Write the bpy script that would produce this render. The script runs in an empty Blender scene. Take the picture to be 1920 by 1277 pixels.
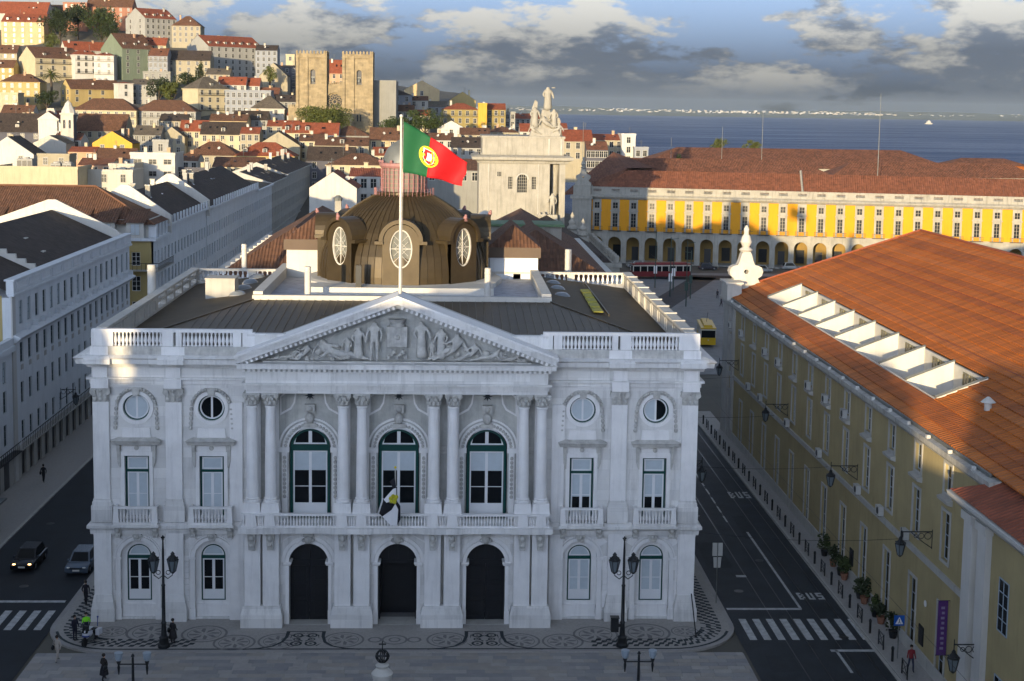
import bpy, bmesh, math, random, zlib
from math import sin, cos, pi, radians, sqrt, atan2
from mathutils import Vector, Matrix
from mathutils.geometry import tessellate_polygon
random.seed(7)
SC = bpy.context.scene
COL = SC.collection
# ---------------------------------------------------------------- camera
CX, CY, CZ = 3.4567, -100.0, 36.7328
YAW, PIT, ROL, FPX, SHY = .04415, -.107317, .015302, 2700.0, -146.72
fwd = Vector((sin(YAW)*cos(PIT), cos(YAW)*cos(PIT), sin(PIT)))
rgt0 = Vector((cos(YAW), -sin(YAW), 0)); up0 = rgt0.cross(fwd)
rgt = rgt0*cos(ROL)+up0*sin(ROL); upv = -rgt0*sin(ROL)+up0*cos(ROL)
cam = bpy.data.cameras.new('camera'); camo = bpy.data.objects.new('camera', cam); COL.objects.link(camo)
cam.sensor_width = 36; cam.lens = FPX/1920*36; cam.shift_y = SHY/1920; cam.clip_start = .5; cam.clip_end = 40000
camo.matrix_world = Matrix(((rgt.x, upv.x, -fwd.x, CX), (rgt.y, upv.y, -fwd.y, CY), (rgt.z, upv.z, -fwd.z, CZ), (0, 0, 0, 1)))
SC.camera = camo
def ray(x, y): return fwd+rgt*((x-960)/FPX)+upv*((638.5+SHY-y)/FPX)
def atY(x, y, Y): d = ray(x, y); return Vector((CX, CY, CZ))+d*((Y-CY)/d.y)
def atZ(x, y, Z): d = ray(x, y); return Vector((CX, CY, CZ))+d*((Z-CZ)/d.z)
# ---------------------------------------------------------------- light and sky
SUN_AZ, SUN_EL = radians(19.5), radians(4.7)      # light travels towards +Y, 19.5 deg towards +X
W = bpy.data.worlds.new('World'); SC.world = W; W.use_nodes = True
nt = W.node_tree; nt.nodes.clear()
def N(t, typ, **kw):
    n = t.nodes.new(typ)
    for k, v in kw.items():
        if k.startswith('i_'):
            k = k[2:]; k = int(k) if k.isdigit() else k.replace('_', ' ')
            n.inputs[k].default_value = v
        else: setattr(n, k, v)
    return n
def L(t, a, b): t.links.new(a, b)
sky = N(nt, 'ShaderNodeTexSky', sky_type='NISHITA', sun_disc=False, sun_elevation=SUN_EL, sun_rotation=radians(180)+SUN_AZ, altitude=40, air_density=1.0, dust_density=3.3, ozone_density=3.0)
tc = N(nt, 'ShaderNodeTexCoord')
# clouds: noise in direction space, stretched along the horizon, lit from the sun side
sep = N(nt, 'ShaderNodeSeparateXYZ'); L(nt, tc.outputs['Generated'], sep.inputs[0])
def mth(t, op, a, b=None, c=None, clamp=False):
    n = N(t, 'ShaderNodeMath', operation=op, use_clamp=clamp)
    for i, q in enumerate((a, b, c)):
        if q is None: continue
        if isinstance(q, (int, float)): n.inputs[i].default_value = q
        else: L(t, q, n.inputs[i])
    return n.outputs[0]
az = mth(nt, 'ARCTAN2', sep.outputs[0], sep.outputs[1])
# elevation is stretched near the horizon so that clouds grow with height
elv = mth(nt, 'ARCSINE', sep.outputs[2])
elp = mth(nt, 'DIVIDE', elv, mth(nt, 'ADD', mth(nt, 'MULTIPLY', mth(nt, 'ABSOLUTE', elv), 2.5), 1.0))
def cloudnoise(daz, dele, det, sc=1.0):
    c = N(nt, 'ShaderNodeCombineXYZ')
    L(nt, mth(nt, 'ADD', mth(nt, 'MULTIPLY', az, 11.0*sc), daz), c.inputs[0])
    L(nt, mth(nt, 'ADD', mth(nt, 'MULTIPLY', elp, 34.0*sc), dele), c.inputs[1])
    c.inputs[2].default_value = 3.1
    n = N(nt, 'ShaderNodeTexNoise', i_Scale=1.0, i_Detail=det, i_Roughness=.6, i_Lacunarity=2.1)
    L(nt, c.outputs[0], n.inputs['Vector']); return n.outputs[0]
CA, CE = 4.7, 0.9; CLK = .30; CLF = .17
n1 = cloudnoise(CA, CE, 9); n2 = cloudnoise(CA-.16, CE+.5, 6); n3 = cloudnoise(CA+9.3, CE+4.4, 5, .5)
bank = mth(nt, 'MULTIPLY', mth(nt, 'EXPONENT', mth(nt, 'MULTIPLY', mth(nt, 'ABSOLUTE', elv), -46.0)), .26)      # slate cloud bank all round the horizon
body = mth(nt, 'ADD', mth(nt, 'ADD', n1, bank), mth(nt, 'MULTIPLY', mth(nt, 'SUBTRACT', n3, .5), .9))
mr = N(nt, 'ShaderNodeMapRange', interpolation_type='SMOOTHERSTEP', i_1=.47, i_2=.57); L(nt, body, mr.inputs[0])
lit = mth(nt, 'SUBTRACT', n1, n2)
mr2 = N(nt, 'ShaderNodeMapRange', interpolation_type='SMOOTHSTEP', i_1=-.07, i_2=.11); L(nt, lit, mr2.inputs[0])
hz_ = N(nt, 'ShaderNodeMapRange', interpolation_type='SMOOTHSTEP', i_1=.006, i_2=.028); L(nt, mth(nt, 'ABSOLUTE', elv), hz_.inputs[0])
ccol = N(nt, 'ShaderNodeMixRGB'); L(nt, mth(nt, 'MULTIPLY', mr2.outputs[0], hz_.outputs[0]), ccol.inputs[0])
ccol.inputs[1].default_value = (1.4, 1.68, 2.15, 1); ccol.inputs[2].default_value = (4.9, 4.8, 4.4, 1)
lum = N(nt, 'ShaderNodeRGBToBW'); L(nt, sky.outputs[0], lum.inputs[0])      # the low-sun sky is greyed towards blue, as camera white balance for shade does
cool = N(nt, 'ShaderNodeMixRGB', blend_type='MULTIPLY', i_0=1.0); L(nt, lum.outputs[0], cool.inputs[1]); cool.inputs[2].default_value = (.72, 1.02, 1.62, 1)
veil = N(nt, 'ShaderNodeMixRGB', i_0=.86); L(nt, cool.outputs[0], veil.inputs[2])
skm = N(nt, 'ShaderNodeMixRGB', blend_type='MULTIPLY', i_0=1.0); L(nt, sky.outputs[0], veil.inputs[1]); L(nt, veil.outputs[0], skm.inputs[1]); skm.inputs[2].default_value = (1.0, 1.0, 1.0, 1)
clm = N(nt, 'ShaderNodeMixRGB', blend_type='MULTIPLY', i_0=1.0); L(nt, ccol.outputs[0], clm.inputs[1]); L(nt, mth(nt, 'MAXIMUM', mth(nt, 'MULTIPLY', lum.outputs[0], CLK), CLF), clm.inputs[2])   # clouds are as bright as the sky round them allows
mx = N(nt, 'ShaderNodeMixRGB'); L(nt, mth(nt, 'MULTIPLY', mr.outputs[0], .92), mx.inputs[0]); L(nt, skm.outputs[0], mx.inputs[1]); L(nt, clm.outputs[0], mx.inputs[2])
bg = N(nt, 'ShaderNodeBackground', i_Strength=.15); L(nt, mx.outputs[0], bg.inputs[0])
wo = N(nt, 'ShaderNodeOutputWorld'); L(nt, bg.outputs[0], wo.inputs[0])
sun = bpy.data.lights.new('sun', 'SUN'); sun.energy = 2.35; sun.angle = radians(.5); sun.color = (1.0, .77, .44)
suno = bpy.data.objects.new('sun', sun); COL.objects.link(suno)
sd = Vector((sin(SUN_AZ)*cos(SUN_EL), cos(SUN_AZ)*cos(SUN_EL), -sin(SUN_EL)))
suno.rotation_euler = sd.to_track_quat('-Z', 'Y').to_euler(); suno.location = (-40, -90, 60)
SC.view_settings.view_transform = 'Standard'; SC.view_settings.look = 'None'; SC.view_settings.gamma = 1.0
SC.view_settings.exposure = 1.85
SC.render.engine = 'CYCLES'; SC.cycles.use_denoising = True; SC.cycles.max_bounces = 4; SC.cycles.diffuse_bounces = 3; SC.cycles.glossy_bounces = 2; SC.cycles.adaptive_threshold = .02
SC.cycles.caustics_reflective = False; SC.cycles.caustics_refractive = False
# ---------------------------------------------------------------- materials
MATS = {}
def mat(name, col, rough=.75, var=.12, sc=.6, bump=0., bsc=8., metal=0., stain=0., uvtile=None, spec=.4, emit=None, brick=None):
    if name in MATS: return MATS[name]
    m = bpy.data.materials.new(name); m.use_nodes = True; MATS[name] = m
    t = m.node_tree; b = t.nodes['Principled BSDF']
    b.inputs['Roughness'].default_value = rough; b.inputs['Metallic'].default_value = metal; b.inputs['Specular IOR Level'].default_value = spec
    if emit:
        b.inputs['Emission Color'].default_value = (*emit[:3], 1); b.inputs['Emission Strength'].default_value = emit[3]
    if not var and not uvtile:
        b.inputs['Base Color'].default_value = (*col, 1); return m
    geo = N(t, 'ShaderNodeNewGeometry')
    nz = N(t, 'ShaderNodeTexNoise', i_Scale=sc, i_Detail=6, i_Roughness=.62); L(t, geo.outputs['Position'], nz.inputs['Vector'])
    rmp = N(t, 'ShaderNodeMapRange', i_1=.3, i_2=.7, i_3=1-var, i_4=1+var*.7); L(t, nz.outputs[0], rmp.inputs[0])
    fac = rmp.outputs[0]
    if stain:   # rain streaks and grime: noise drawn out vertically
        mp = N(t, 'ShaderNodeMapping'); mp.inputs['Scale'].default_value = (1.7, 1.7, .16); L(t, geo.outputs['Position'], mp.inputs[0])
        n2_ = N(t, 'ShaderNodeTexNoise', i_Scale=1.2, i_Detail=7, i_Roughness=.7); L(t, mp.outputs[0], n2_.inputs['Vector'])
        r2_ = N(t, 'ShaderNodeMapRange', i_1=.5, i_2=.78, i_3=1.0, i_4=1-stain); L(t, n2_.outputs[0], r2_.inputs[0])
        fac = mth(t, 'MULTIPLY', fac, r2_.outputs[0])
    hgt = None
    if brick:   # ashlar: slight tone change from block to block, thin joints
        mp = N(t, 'ShaderNodeMapping'); mp.inputs['Rotation'].default_value = (pi/2, 0, 0); L(t, geo.outputs['Position'], mp.inputs[0])
        bk = N(t, 'ShaderNodeTexBrick', offset=.5, i_Scale=1.0, i_Mortar_Size=.006, i_Brick_Width=brick[0], i_Row_Height=brick[1])
        bk.inputs['Color1'].default_value = (1, 1, 1, 1); bk.inputs['Color2'].default_value = (1-brick[2],)*3+(1,); bk.inputs['Mortar'].default_value = (.72,)*3+(1,)
        L(t, mp.outputs[0], bk.inputs['Vector'])
        sv = N(t, 'ShaderNodeSeparateColor'); L(t, bk.outputs[0], sv.inputs[0]); fac = mth(t, 'MULTIPLY', fac, sv.outputs[0])
    if uvtile:  # (tile width, course height, depth)
        uv = N(t, 'ShaderNodeUVMap'); sx = N(t, 'ShaderNodeSeparateXYZ'); L(t, uv.outputs[0], sx.inputs[0])
        u = mth(t, 'DIVIDE', sx.outputs[0], uvtile[0]); v = mth(t, 'DIVIDE', sx.outputs[1], uvtile[1])
        wn = N(t, 'ShaderNodeTexWhiteNoise', noise_dimensions='2D'); cb = N(t, 'ShaderNodeCombineXYZ')
        L(t, mth(t, 'FLOOR', u), cb.inputs[0]); L(t, mth(t, 'FLOOR', v), cb.inputs[1]); L(t, cb.outputs[0], wn.inputs['Vector'])
        fac = mth(t, 'MULTIPLY', fac, mth(t, 'ADD', mth(t, 'MULTIPLY', wn.outputs[0], uvtile[2]), 1-uvtile[2]*.6))
        wu = mth(t, 'ABSOLUTE', mth(t, 'SUBTRACT', mth(t, 'FRACT', u), .5)); wv = mth(t, 'FRACT', v)
        hgt = mth(t, 'ADD', mth(t, 'MULTIPLY', mth(t, 'COSINE', mth(t, 'MULTIPLY', wu, 6.28)), -.5), mth(t, 'MULTIPLY', wv, -.5))
    mxc = N(t, 'ShaderNodeMixRGB', blend_type='MULTIPLY', i_0=1.0); mxc.inputs[1].default_value = (*col, 1)
    cc = N(t, 'ShaderNodeCombineColor')
    for i in range(3): L(t, fac, cc.inputs[i])
    L(t, cc.outputs[0], mxc.inputs[2]); L(t, mxc.outputs[0], b.inputs['Base Color'])
    if hgt is not None:
        bp = N(t, 'ShaderNodeBump', i_Strength=1.0, i_Distance=.07); L(t, hgt, bp.inputs['Height']); L(t, bp.outputs[0], b.inputs['Normal'])
    elif bump:
        n3_ = N(t, 'ShaderNodeTexNoise', i_Scale=bsc, i_Detail=5); L(t, geo.outputs['Position'], n3_.inputs['Vector'])
        bp = N(t, 'ShaderNodeBump', i_Strength=bump, i_Distance=.05); L(t, n3_.outputs[0], bp.inputs['Height']); L(t, bp.outputs[0], b.inputs['Normal'])
    return m
marble = mat('marble', (.76, .75, .73), .6, .10, .5, bump=.2, stain=.38, brick=(2.3, .74, .17))
marble2 = mat('marble_carved', (.50, .49, .46), .7, .24, 2.2, bump=.6, bsc=12, stain=.35)
marble3 = mat('marble_smooth', (.78, .77, .76), .5, .09, .7, stain=.22)
marbled = mat('marble_shade_tone', (.46, .46, .435), .75, .2, 1.2, bump=.4, bsc=10, stain=.35)  # stained marble, darkened further: shade of recesses put into the colour
limewhite = mat('lime_white', (.50, .49, .465), .85, .07, .5, stain=.16)
palewall = mat('pale_blue_white', (.62, .65, .68), .85, .08, .4, stain=.18)
parapw = mat('parapet_white', (.50, .48, .435), .8, .12, .8, stain=.3)
roofwhite = mat('roof_white', (.52, .505, .465), .7, .08, .8, stain=.15)
green = mat('green_joinery', (.002, .052, .044), .35, .1)
whitewood = mat('white_joinery', (.70, .71, .72), .4, .05)
glassd = mat('window_glass_dark', (.006, .008, .010), .12, 0, spec=.22)
glassb = mat('window_glass_far', (.012, .014, .016), .2, 0, spec=.25)
blind = mat('white_blind', (.46, .52, .56), .7, .06, 2)
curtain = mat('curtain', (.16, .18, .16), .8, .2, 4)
doord = mat('door_wood_and_dark', (.010, .011, .014), .35, .2, 3)
ironm = mat('black_iron', (.012, .014, .016), .45, .1)
copper = mat('dome_metal', (.060, .044, .023), .45, .22, .9, metal=.35, stain=.25)
copperd = mat('roof_metal', (.070, .051, .028), .55, .2, .6, metal=.15, stain=.2)
seamm = mat('seam_metal', (.075, .060, .040), .45, .1, metal=.4)
flatroof = mat('flat_roof_felt', (.082, .060, .034), .8, .22, .7)
bluefloor = mat('terrace_floor', (.30, .33, .40), .6, .35, 1.3)
tilebrown = mat('tile_brown', (.125, .060, .034), .85, .18, .5, uvtile=(.34, .55, .5))
tiledark = mat('tile_dark', (.050, .036, .029), .85, .25, .5, uvtile=(.34, .55, .5))
tilered = mat('tile_red', (.235, .062, .028), .85, .16, .4, uvtile=(.4, .6, .35))
tileold = mat('tile_old', (.155, .062, .034), .85, .22, .35, uvtile=(.42, .7, .55))
tilegrey = mat('tile_grey', (.105, .088, .068), .85, .2, .4, uvtile=(.4, .6, .4))
tileorange = mat('tile_orange', (.42, .112, .011), .85, .12, .35, uvtile=(.42, .77, .34))
tilespot = mat('tile_lichen', (.185, .066, .034), .9, .25, .8, uvtile=(.5, .7, .4))
ochre = mat('ochre_render', (.355, .29, .148), .9, .13, .35, stain=.22)
yellow = mat('yellow_render', (.60, .265, .010), .9, .06, .3, stain=.12)
paley = mat('pale_yellow_render', (.42, .33, .14), .9, .08, .4, stain=.15)
stoneg = mat('grey_stone', (.40, .39, .36), .8, .12, .8, stain=.25)
stonew = mat('warm_white_stone', (.31, .295, .255), .85, .16, .5, stain=.45, bump=.3)
sestone = mat('cathedral_stone', (.30, .240, .145), .9, .26, .35, bump=.6, bsc=2.0, stain=.3, brick=(1.6, .8, .25))
asphalt = mat('asphalt', (.010, .014, .019), .75, .45, .25, bump=.2, bsc=25)
setts = mat('setts', (.017, .022, .028), .7, .45, .5, bump=.5, bsc=12)
paving = mat('limestone_paving', (.30, .29, .28), .75, .15, .5, bump=.2)
calcada = mat('calcada', (.33, .315, .295), .8, .14, 6, bump=.3, bsc=18)
calcgrey = mat('calcada_grey', (.165, .16, .16), .8, .15, 6)
calcdark = mat('calcada_dark', (.022, .030, .036), .8, .15, 6)
roadwhite = mat('road_paint', (.42, .43, .43), .7, .35, 2.2)
railsteel = mat('rail_steel', (.04, .042, .045), .35, .2, metal=.6)
pinkiron = mat('pink_iron', (.30, .15, .145), .6, .15)
leadgrey = mat('lead_grey', (.16, .17, .165), .5, .2, metal=.3)
concrete = mat('concrete', (.36, .35, .33), .85, .18, .6, stain=.2)
leaf = mat('leaf', (.042, .060, .014), .6, .45, .35)
leafd = mat('leaf_dark', (.026, .038, .011), .6, .4, .3)
leafl = mat('leaf_light', (.085, .098, .020), .6, .35, .4)
bark = mat('bark', (.06, .045, .032), .9, .3, 2)
skin = mat('skin', (.40, .25, .18), .6, .05)
# ---------------------------------------------------------------- mesh helpers
class MB:
    def __init__(s): s.v = []; s.f = []; s.m = []; s.uv = {}
    def add(s, vs, fs, m=0):
        o = len(s.v); s.v += [tuple(p) for p in vs]
        for f in fs: s.f.append(tuple(i+o for i in f)); s.m.append(m)
    def box(s, x0, y0, z0, x1, y1, z1, m=0):
        s.add([(x0,y0,z0),(x1,y0,z0),(x1,y1,z0),(x0,y1,z0),(x0,y0,z1),(x1,y0,z1),(x1,y1,z1),(x0,y1,z1)],
              [(0,3,2,1),(4,5,6,7),(0,1,5,4),(1,2,6,5),(2,3,7,6),(3,0,4,7)], m)
        return s
    def frust(s, cx, cy, z0, z1, a0, b0, a1, b1, m=0):   # tapered box: half sizes a,b at z0 and z1
        s.add([(cx-a0,cy-b0,z0),(cx+a0,cy-b0,z0),(cx+a0,cy+b0,z0),(cx-a0,cy+b0,z0),(cx-a1,cy-b1,z1),(cx+a1,cy-b1,z1),(cx+a1,cy+b1,z1),(cx-a1,cy+b1,z1)],
              [(0,3,2,1),(4,5,6,7),(0,1,5,4),(1,2,6,5),(2,3,7,6),(3,0,4,7)], m); return s
    def lathe(s, prof, seg=12, cx=0, cy=0, z=0, m=0, sx=1, sy=1, a0=0, a1=2*pi, cap=True):
        full = abs(a1-a0-2*pi) < 1e-6; n = seg if full else seg+1; o = len(s.v)
        for r, h in prof:
            for k in range(n):
                a = a0+(a1-a0)*k/seg; s.v.append((cx+r*cos(a)*sx, cy+r*sin(a)*sy, z+h))
        for i in range(len(prof)-1):
            for k in range(seg):
                k2 = (k+1) % n; s.f.append((o+i*n+k, o+i*n+k2, o+(i+1)*n+k2, o+(i+1)*n+k)); s.m.append(m)
        if cap and full:
            s.f.append(tuple(o+k for k in reversed(range(n)))); s.m.append(m)
            q = o+(len(prof)-1)*n; s.f.append(tuple(q+k for k in range(n))); s.m.append(m)
        return s
    def tube(s, pts, r, seg=6, m=0, cap=True):
        rs = r if isinstance(r, (list, tuple)) else [r]*len(pts); pts = [Vector(p) for p in pts]; o = len(s.v); ref = None
        for i, p in enumerate(pts):
            d = (pts[min(i+1, len(pts)-1)]-pts[max(i-1, 0)]); d = d.normalized() if d.length > 1e-9 else Vector((0, 0, 1))
            if ref is None: ref = Vector((0, 0, 1)) if abs(d.z) < .9 else Vector((1, 0, 0))
            a = d.cross(ref).normalized(); b = d.cross(a)
            for k in range(seg): t = 2*pi*k/seg; s.v.append(tuple(p+(a*cos(t)+b*sin(t))*rs[i]))
        for i in range(len(pts)-1):
            for k in range(seg):
                k2 = (k+1) % seg; s.f.append((o+i*seg+k, o+i*seg+k2, o+(i+1)*seg+k2, o+(i+1)*seg+k)); s.m.append(m)
        if cap:
            s.f.append(tuple(o+k for k in reversed(range(seg)))); s.m.append(m)
            q = o+(len(pts)-1)*seg; s.f.append(tuple(q+k for k in range(seg))); s.m.append(m)
        return s
    def ball(s, c, r, seg=8, ring=5, m=0, sc=(1, 1, 1)):
        s.lathe([(r*sin(pi*max(.02, min(.98, i/ring))), -r*cos(pi*i/ring)*sc[2]) for i in range(ring+1)], seg, c[0], c[1], c[2], m, sc[0], sc[1]); return s
    def prism(s, pts, y0, y1, m=0):   # polygon (x,z) extruded along y
        n = len(pts); o = len(s.v)
        s.v += [(x, y0, z) for x, z in pts]+[(x, y1, z) for x, z in pts]
        s.f.append(tuple(o+i for i in range(n))); s.f.append(tuple(o+n+i for i in reversed(range(n)))); s.m += [m, m]
        for i in range(n): j = (i+1) % n; s.f.append((o+j, o+i, o+n+i, o+n+j)); s.m.append(m)
        return s
    def sweep(s, prof, path, m=0, close=False):   # profile (out, z) swept along plan path [(x,y)...], out = to the right of travel
        P = [Vector(p) for p in path]; n = len(P); k = len(prof); o = len(s.v)
        for i in range(n):
            dirs = []
            if i > 0 or close: dirs.append((P[i]-P[i-1]).normalized())
            if i < n-1 or close: dirs.append((P[(i+1) % n]-P[i]).normalized())
            nr = [Vector((d.y, -d.x)) for d in dirs]; q = sum(nr, Vector((0, 0)))
            q = q/(q.length_squared)*(2 if len(nr) == 2 else 1) if len(nr) == 2 else nr[0]
            for a, z in prof: s.v.append((P[i].x+q.x*a, P[i].y+q.y*a, z))
        for i in range(n if close else n-1):
            j = (i+1) % n
            for a in range(k):
                b = (a+1) % k; s.f.append((o+i*k+a, o+j*k+a, o+j*k+b, o+i*k+b)); s.m.append(m)
        if not close:
            s.f.append(tuple(o+a for a in range(k))); s.f.append(tuple(o+(n-1)*k+a for a in reversed(range(k)))); s.m += [m, m]
        return s
    def roofpoly(s, pts, m=0):  # plane polygon with uv: u along first edge, v up the slope
        P = [Vector(p) for p in pts]; u = (P[1]-P[0]).normalized(); nn = (P[1]-P[0]).cross(P[-1]-P[0]).normalized(); v = nn.cross(u)
        o = len(s.v); s.v += [tuple(p) for p in P]; fi = len(s.f); s.f.append(tuple(range(o, o+len(P)))); s.m.append(m)
        s.uv[fi] = [((p-P[0]).dot(u), (p-P[0]).dot(v)) for p in P]; return s
    def mesh(s, name, mats, smooth=False, fixn=True):
        me = bpy.data.meshes.new(name); me.from_pydata(s.v, [], s.f)
        for q in (mats if isinstance(mats, (list, tuple)) else [mats]): me.materials.append(q)
        if any(s.m): me.polygons.foreach_set('material_index', s.m)
        if s.uv:
            ul = me.uv_layers.new(name='UVMap')
            for fi, uvs in s.uv.items():
                p = me.polygons[fi]
                for k, li in enumerate(p.loop_indices): ul.data[li].uv = uvs[k]
        elif fixn:
            bm = bmesh.new(); bm.from_mesh(me); bmesh.ops.recalc_face_normals(bm, faces=bm.faces); bm.to_mesh(me); bm.free()
        if smooth:
            me.shade_smooth()
            try: me.set_sharp_from_angle(angle=radians(38))
            except Exception: pass
        return me
    def obj(s, name, mats, parent=None, smooth=False, loc=None, rz=0, fixn=True):
        return ob(name, s.mesh(name, mats, smooth, fixn), parent, loc, rz)
def ob(name, me, parent=None, loc=None, rz=0, scale=None, rot=None):
    o = bpy.data.objects.new(name, me); COL.objects.link(o)
    if parent is not None: o.parent = parent
    if loc is not None: o.location = loc
    if rot is not None: o.rotation_euler = rot
    elif rz: o.rotation_euler = (0, 0, rz)
    if scale is not None: o.scale = scale
    return o
def tag(o, label=None, cat=None, group=None, kind=None):
    if label: o['label'] = label
    if cat: o['category'] = cat
    if group: o['group'] = group
    if kind: o['kind'] = kind
    return o
def thing(name, label, cat, loc=(0, 0, 0), rz=0, group=None):
    return tag(ob(name, None, None, loc, rz), label, cat, group)
def copy_tree(o, parent=None):
    c = o.copy(); COL.objects.link(c); c.parent = parent
    for ch in list(o.children): copy_tree(ch, c)
    return c
def arc(cx, cz, r, a0, a1, n, rx=None):
    return [(cx+(rx or r)*cos(a0+(a1-a0)*i/n), cz+r*sin(a0+(a1-a0)*i/n)) for i in range(n+1)]
def arched(cx, w, z0, zs, n=12):   # opening outline: straight sides, round head
    r = w/2; return [(cx-r, z0), (cx+r, z0)]+arc(cx, zs, r, 0, pi, n)
def rect(x0, z0, x1, z1): return [(x0, z0), (x1, z0), (x1, z1), (x0, z1)]
def panel(outline, holes, y0, dep, mb=None, m=0, mr_=None):   # wall sheet in the xz plane with openings, reveals dep deep
    s = mb or MB(); loops = [[Vector((x, z, 0)) for x, z in q] for q in [outline]+holes]
    flat = [p for q in loops for p in q]; o = len(s.v); s.v += [(p.x, y0, p.y) for p in flat]
    for t in tessellate_polygon(loops):
        a, b, c = (flat[i] for i in t)
        if (b-a).cross(c-a).z < 0: t = (t[0], t[2], t[1])
        s.f.append(tuple(o+i for i in t)); s.m.append(m)
    for qi, q in enumerate([outline]+holes):
        k = len(q); o2 = len(s.v); s.v += [(x, y0, z) for x, z in q]+[(x, y0+dep, z) for x, z in q]
        A = sum(q[i][0]*q[(i+1) % k][1]-q[(i+1) % k][0]*q[i][1] for i in range(k))
        for i in range(k):
            j = (i+1) % k; f = (o2+i, o2+j, o2+k+j, o2+k+i)
            if (A > 0) == (qi == 0): f = tuple(reversed(f))
            s.f.append(f); s.m.append(m if mr_ is None else mr_)
    return s
def ring_prof(outer, inner, y0, y1, mb=None, m=0):   # band between two outlines of equal length, front at y0 back at y1
    s = mb or MB(); k = len(outer); o = len(s.v)
    s.v += [(x, y0, z) for x, z in outer]+[(x, y0, z) for x, z in inner]+[(x, y1, z) for x, z in outer]+[(x, y1, z) for x, z in inner]
    for i in range(k):
        j = (i+1) % k
        s.f += [(o+i, o+j, o+k+j, o+k+i), (o+2*k+i, o+2*k+j, o+j, o+i), (o+k+i, o+k+j, o+3*k+j, o+3*k+i)]; s.m += [m]*3
    return s
def arcband(cx, cz, r0, r1, y0, y1, a0=0, a1=pi, n=16, mb=None, m=0):   # open arch band
    s = mb or MB()
    for i in range(n):
        t0 = a0+(a1-a0)*i/n; t1 = a0+(a1-a0)*(i+1)/n
        s.prism([(cx+r0*cos(t0), cz+r0*sin(t0)), (cx+r1*cos(t0), cz+r1*sin(t0)), (cx+r1*cos(t1), cz+r1*sin(t1)), (cx+r0*cos(t1), cz+r0*sin(t1))], y0, y1, m)
    return s
_cache = {}
def cached(key, fn):
    if key not in _cache: _cache[key] = fn()
    return _cache[key]
def skin_mesh(name, joints, edges, radii, mats, matfn=None, sub=1):
    me = bpy.data.meshes.new(name); me.from_pydata([tuple(j) for j in joints], edges, [])
    o = bpy.data.objects.new(name+'_skel', me); COL.objects.link(o)
    md = o.modifiers.new('s', 'SKIN'); md.use_smooth_shade = True
    for i, r in enumerate(radii): me.skin_vertices[0].data[i].radius = (r, r) if not isinstance(r, tuple) else r
    me.skin_vertices[0].data[0].use_root = True
    o.modifiers.new('u', 'SUBSURF').levels = sub
    dg = bpy.context.evaluated_depsgraph_get(); dg.update()
    out = bpy.data.meshes.new_from_object(o.evaluated_get(dg)); out.name = name
    bpy.data.objects.remove(o); bpy.data.meshes.remove(me); out.materials.clear()
    for q in mats: out.materials.append(q)
    for p in out.polygons:
        p.use_smooth = True
        if matfn: p.material_index = matfn(p.center)
    return out
# ================================================================ ground, roads, pavements
def sheet(name, x0, y0, x1, y1, z, m, nx=1, ny=1):
    b = MB()
    for i in range(nx):
        for j in range(ny):
            xa, xb, ya, yb = x0+(x1-x0)*i/nx, x0+(x1-x0)*(i+1)/nx, y0+(y1-y0)*j/ny, y0+(y1-y0)*(j+1)/ny
            b.add([(xa, ya, z), (xb, ya, z), (xb, yb, z), (xa, yb, z)], [(0, 1, 2, 3)])
    return tag(b.obj(name, m, fixn=False), kind='structure')
road_l = sheet('road', -33.4, -90, -24.0, 150, .004, asphalt)
road_r = sheet('road', 24.0, -90, 33.2, 150, .004, setts)
road_x = sheet('road', -200, 152, 160, 158, .006, setts)
tag(MB().box(-38.2, -30, -.2, -33.4, 150, .12).obj('pavement', calcada), kind='structure')
pav_r = tag(MB().box(33.2, -30, -.2, 35.6, 72, .12).obj('pavement', calcada), kind='structure')
MB().box(-33.4, -30, -.2, -33.1, 150, .11).obj('kerb', stoneg, None)
tag(bpy.data.objects['kerb'], kind='structure')
tag(MB().box(32.9, -30, -.2, 33.2, 72, .11).obj('kerb', stoneg), kind='structure')
# the square: stone slabs
sq = tag(MB().box(-23.8, -100, -.3, 23.8, -6.02, -.03).obj('square_paving', paving), kind='structure')
slabm = [mat('slab_%d' % i, c, .7, .12, 1.2, bump=.15) for i, c in enumerate([(.27, .265, .26), (.33, .315, .30), (.235, .235, .24), (.30, .28, .255)])]
cnt = 0; rest = MB(); yy = -11.95; row = 0
while yy < -6.1:
    dy = .60; xx = -23.7-(row % 2)*.6; row += 1
    while xx < 23.7:
        wd = random.choice((.95, 1.2, 1.2, 1.5)); a, c = max(xx, -23.75), min(xx+wd, 23.75)
        if c-a > .15:
            zz = random.uniform(-.004, .004); q = MB().box(a+.008, yy+.008, -.1, c-.008, yy+dy-.008, .004+zz)
            if cnt < 300 and -20.5 < a < 21 : q.obj('slab', random.choice(slabm), sq); cnt += 1
            else:
                o_ = len(rest.v); rest.v += q.v; rest.f += [tuple(i+o_ for i in f) for f in q.f]; rest.m += [random.randrange(4)]*6
        xx += wd
    yy += dy
tag(rest.obj('slab', slabm, sq), kind='stuff')
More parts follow.
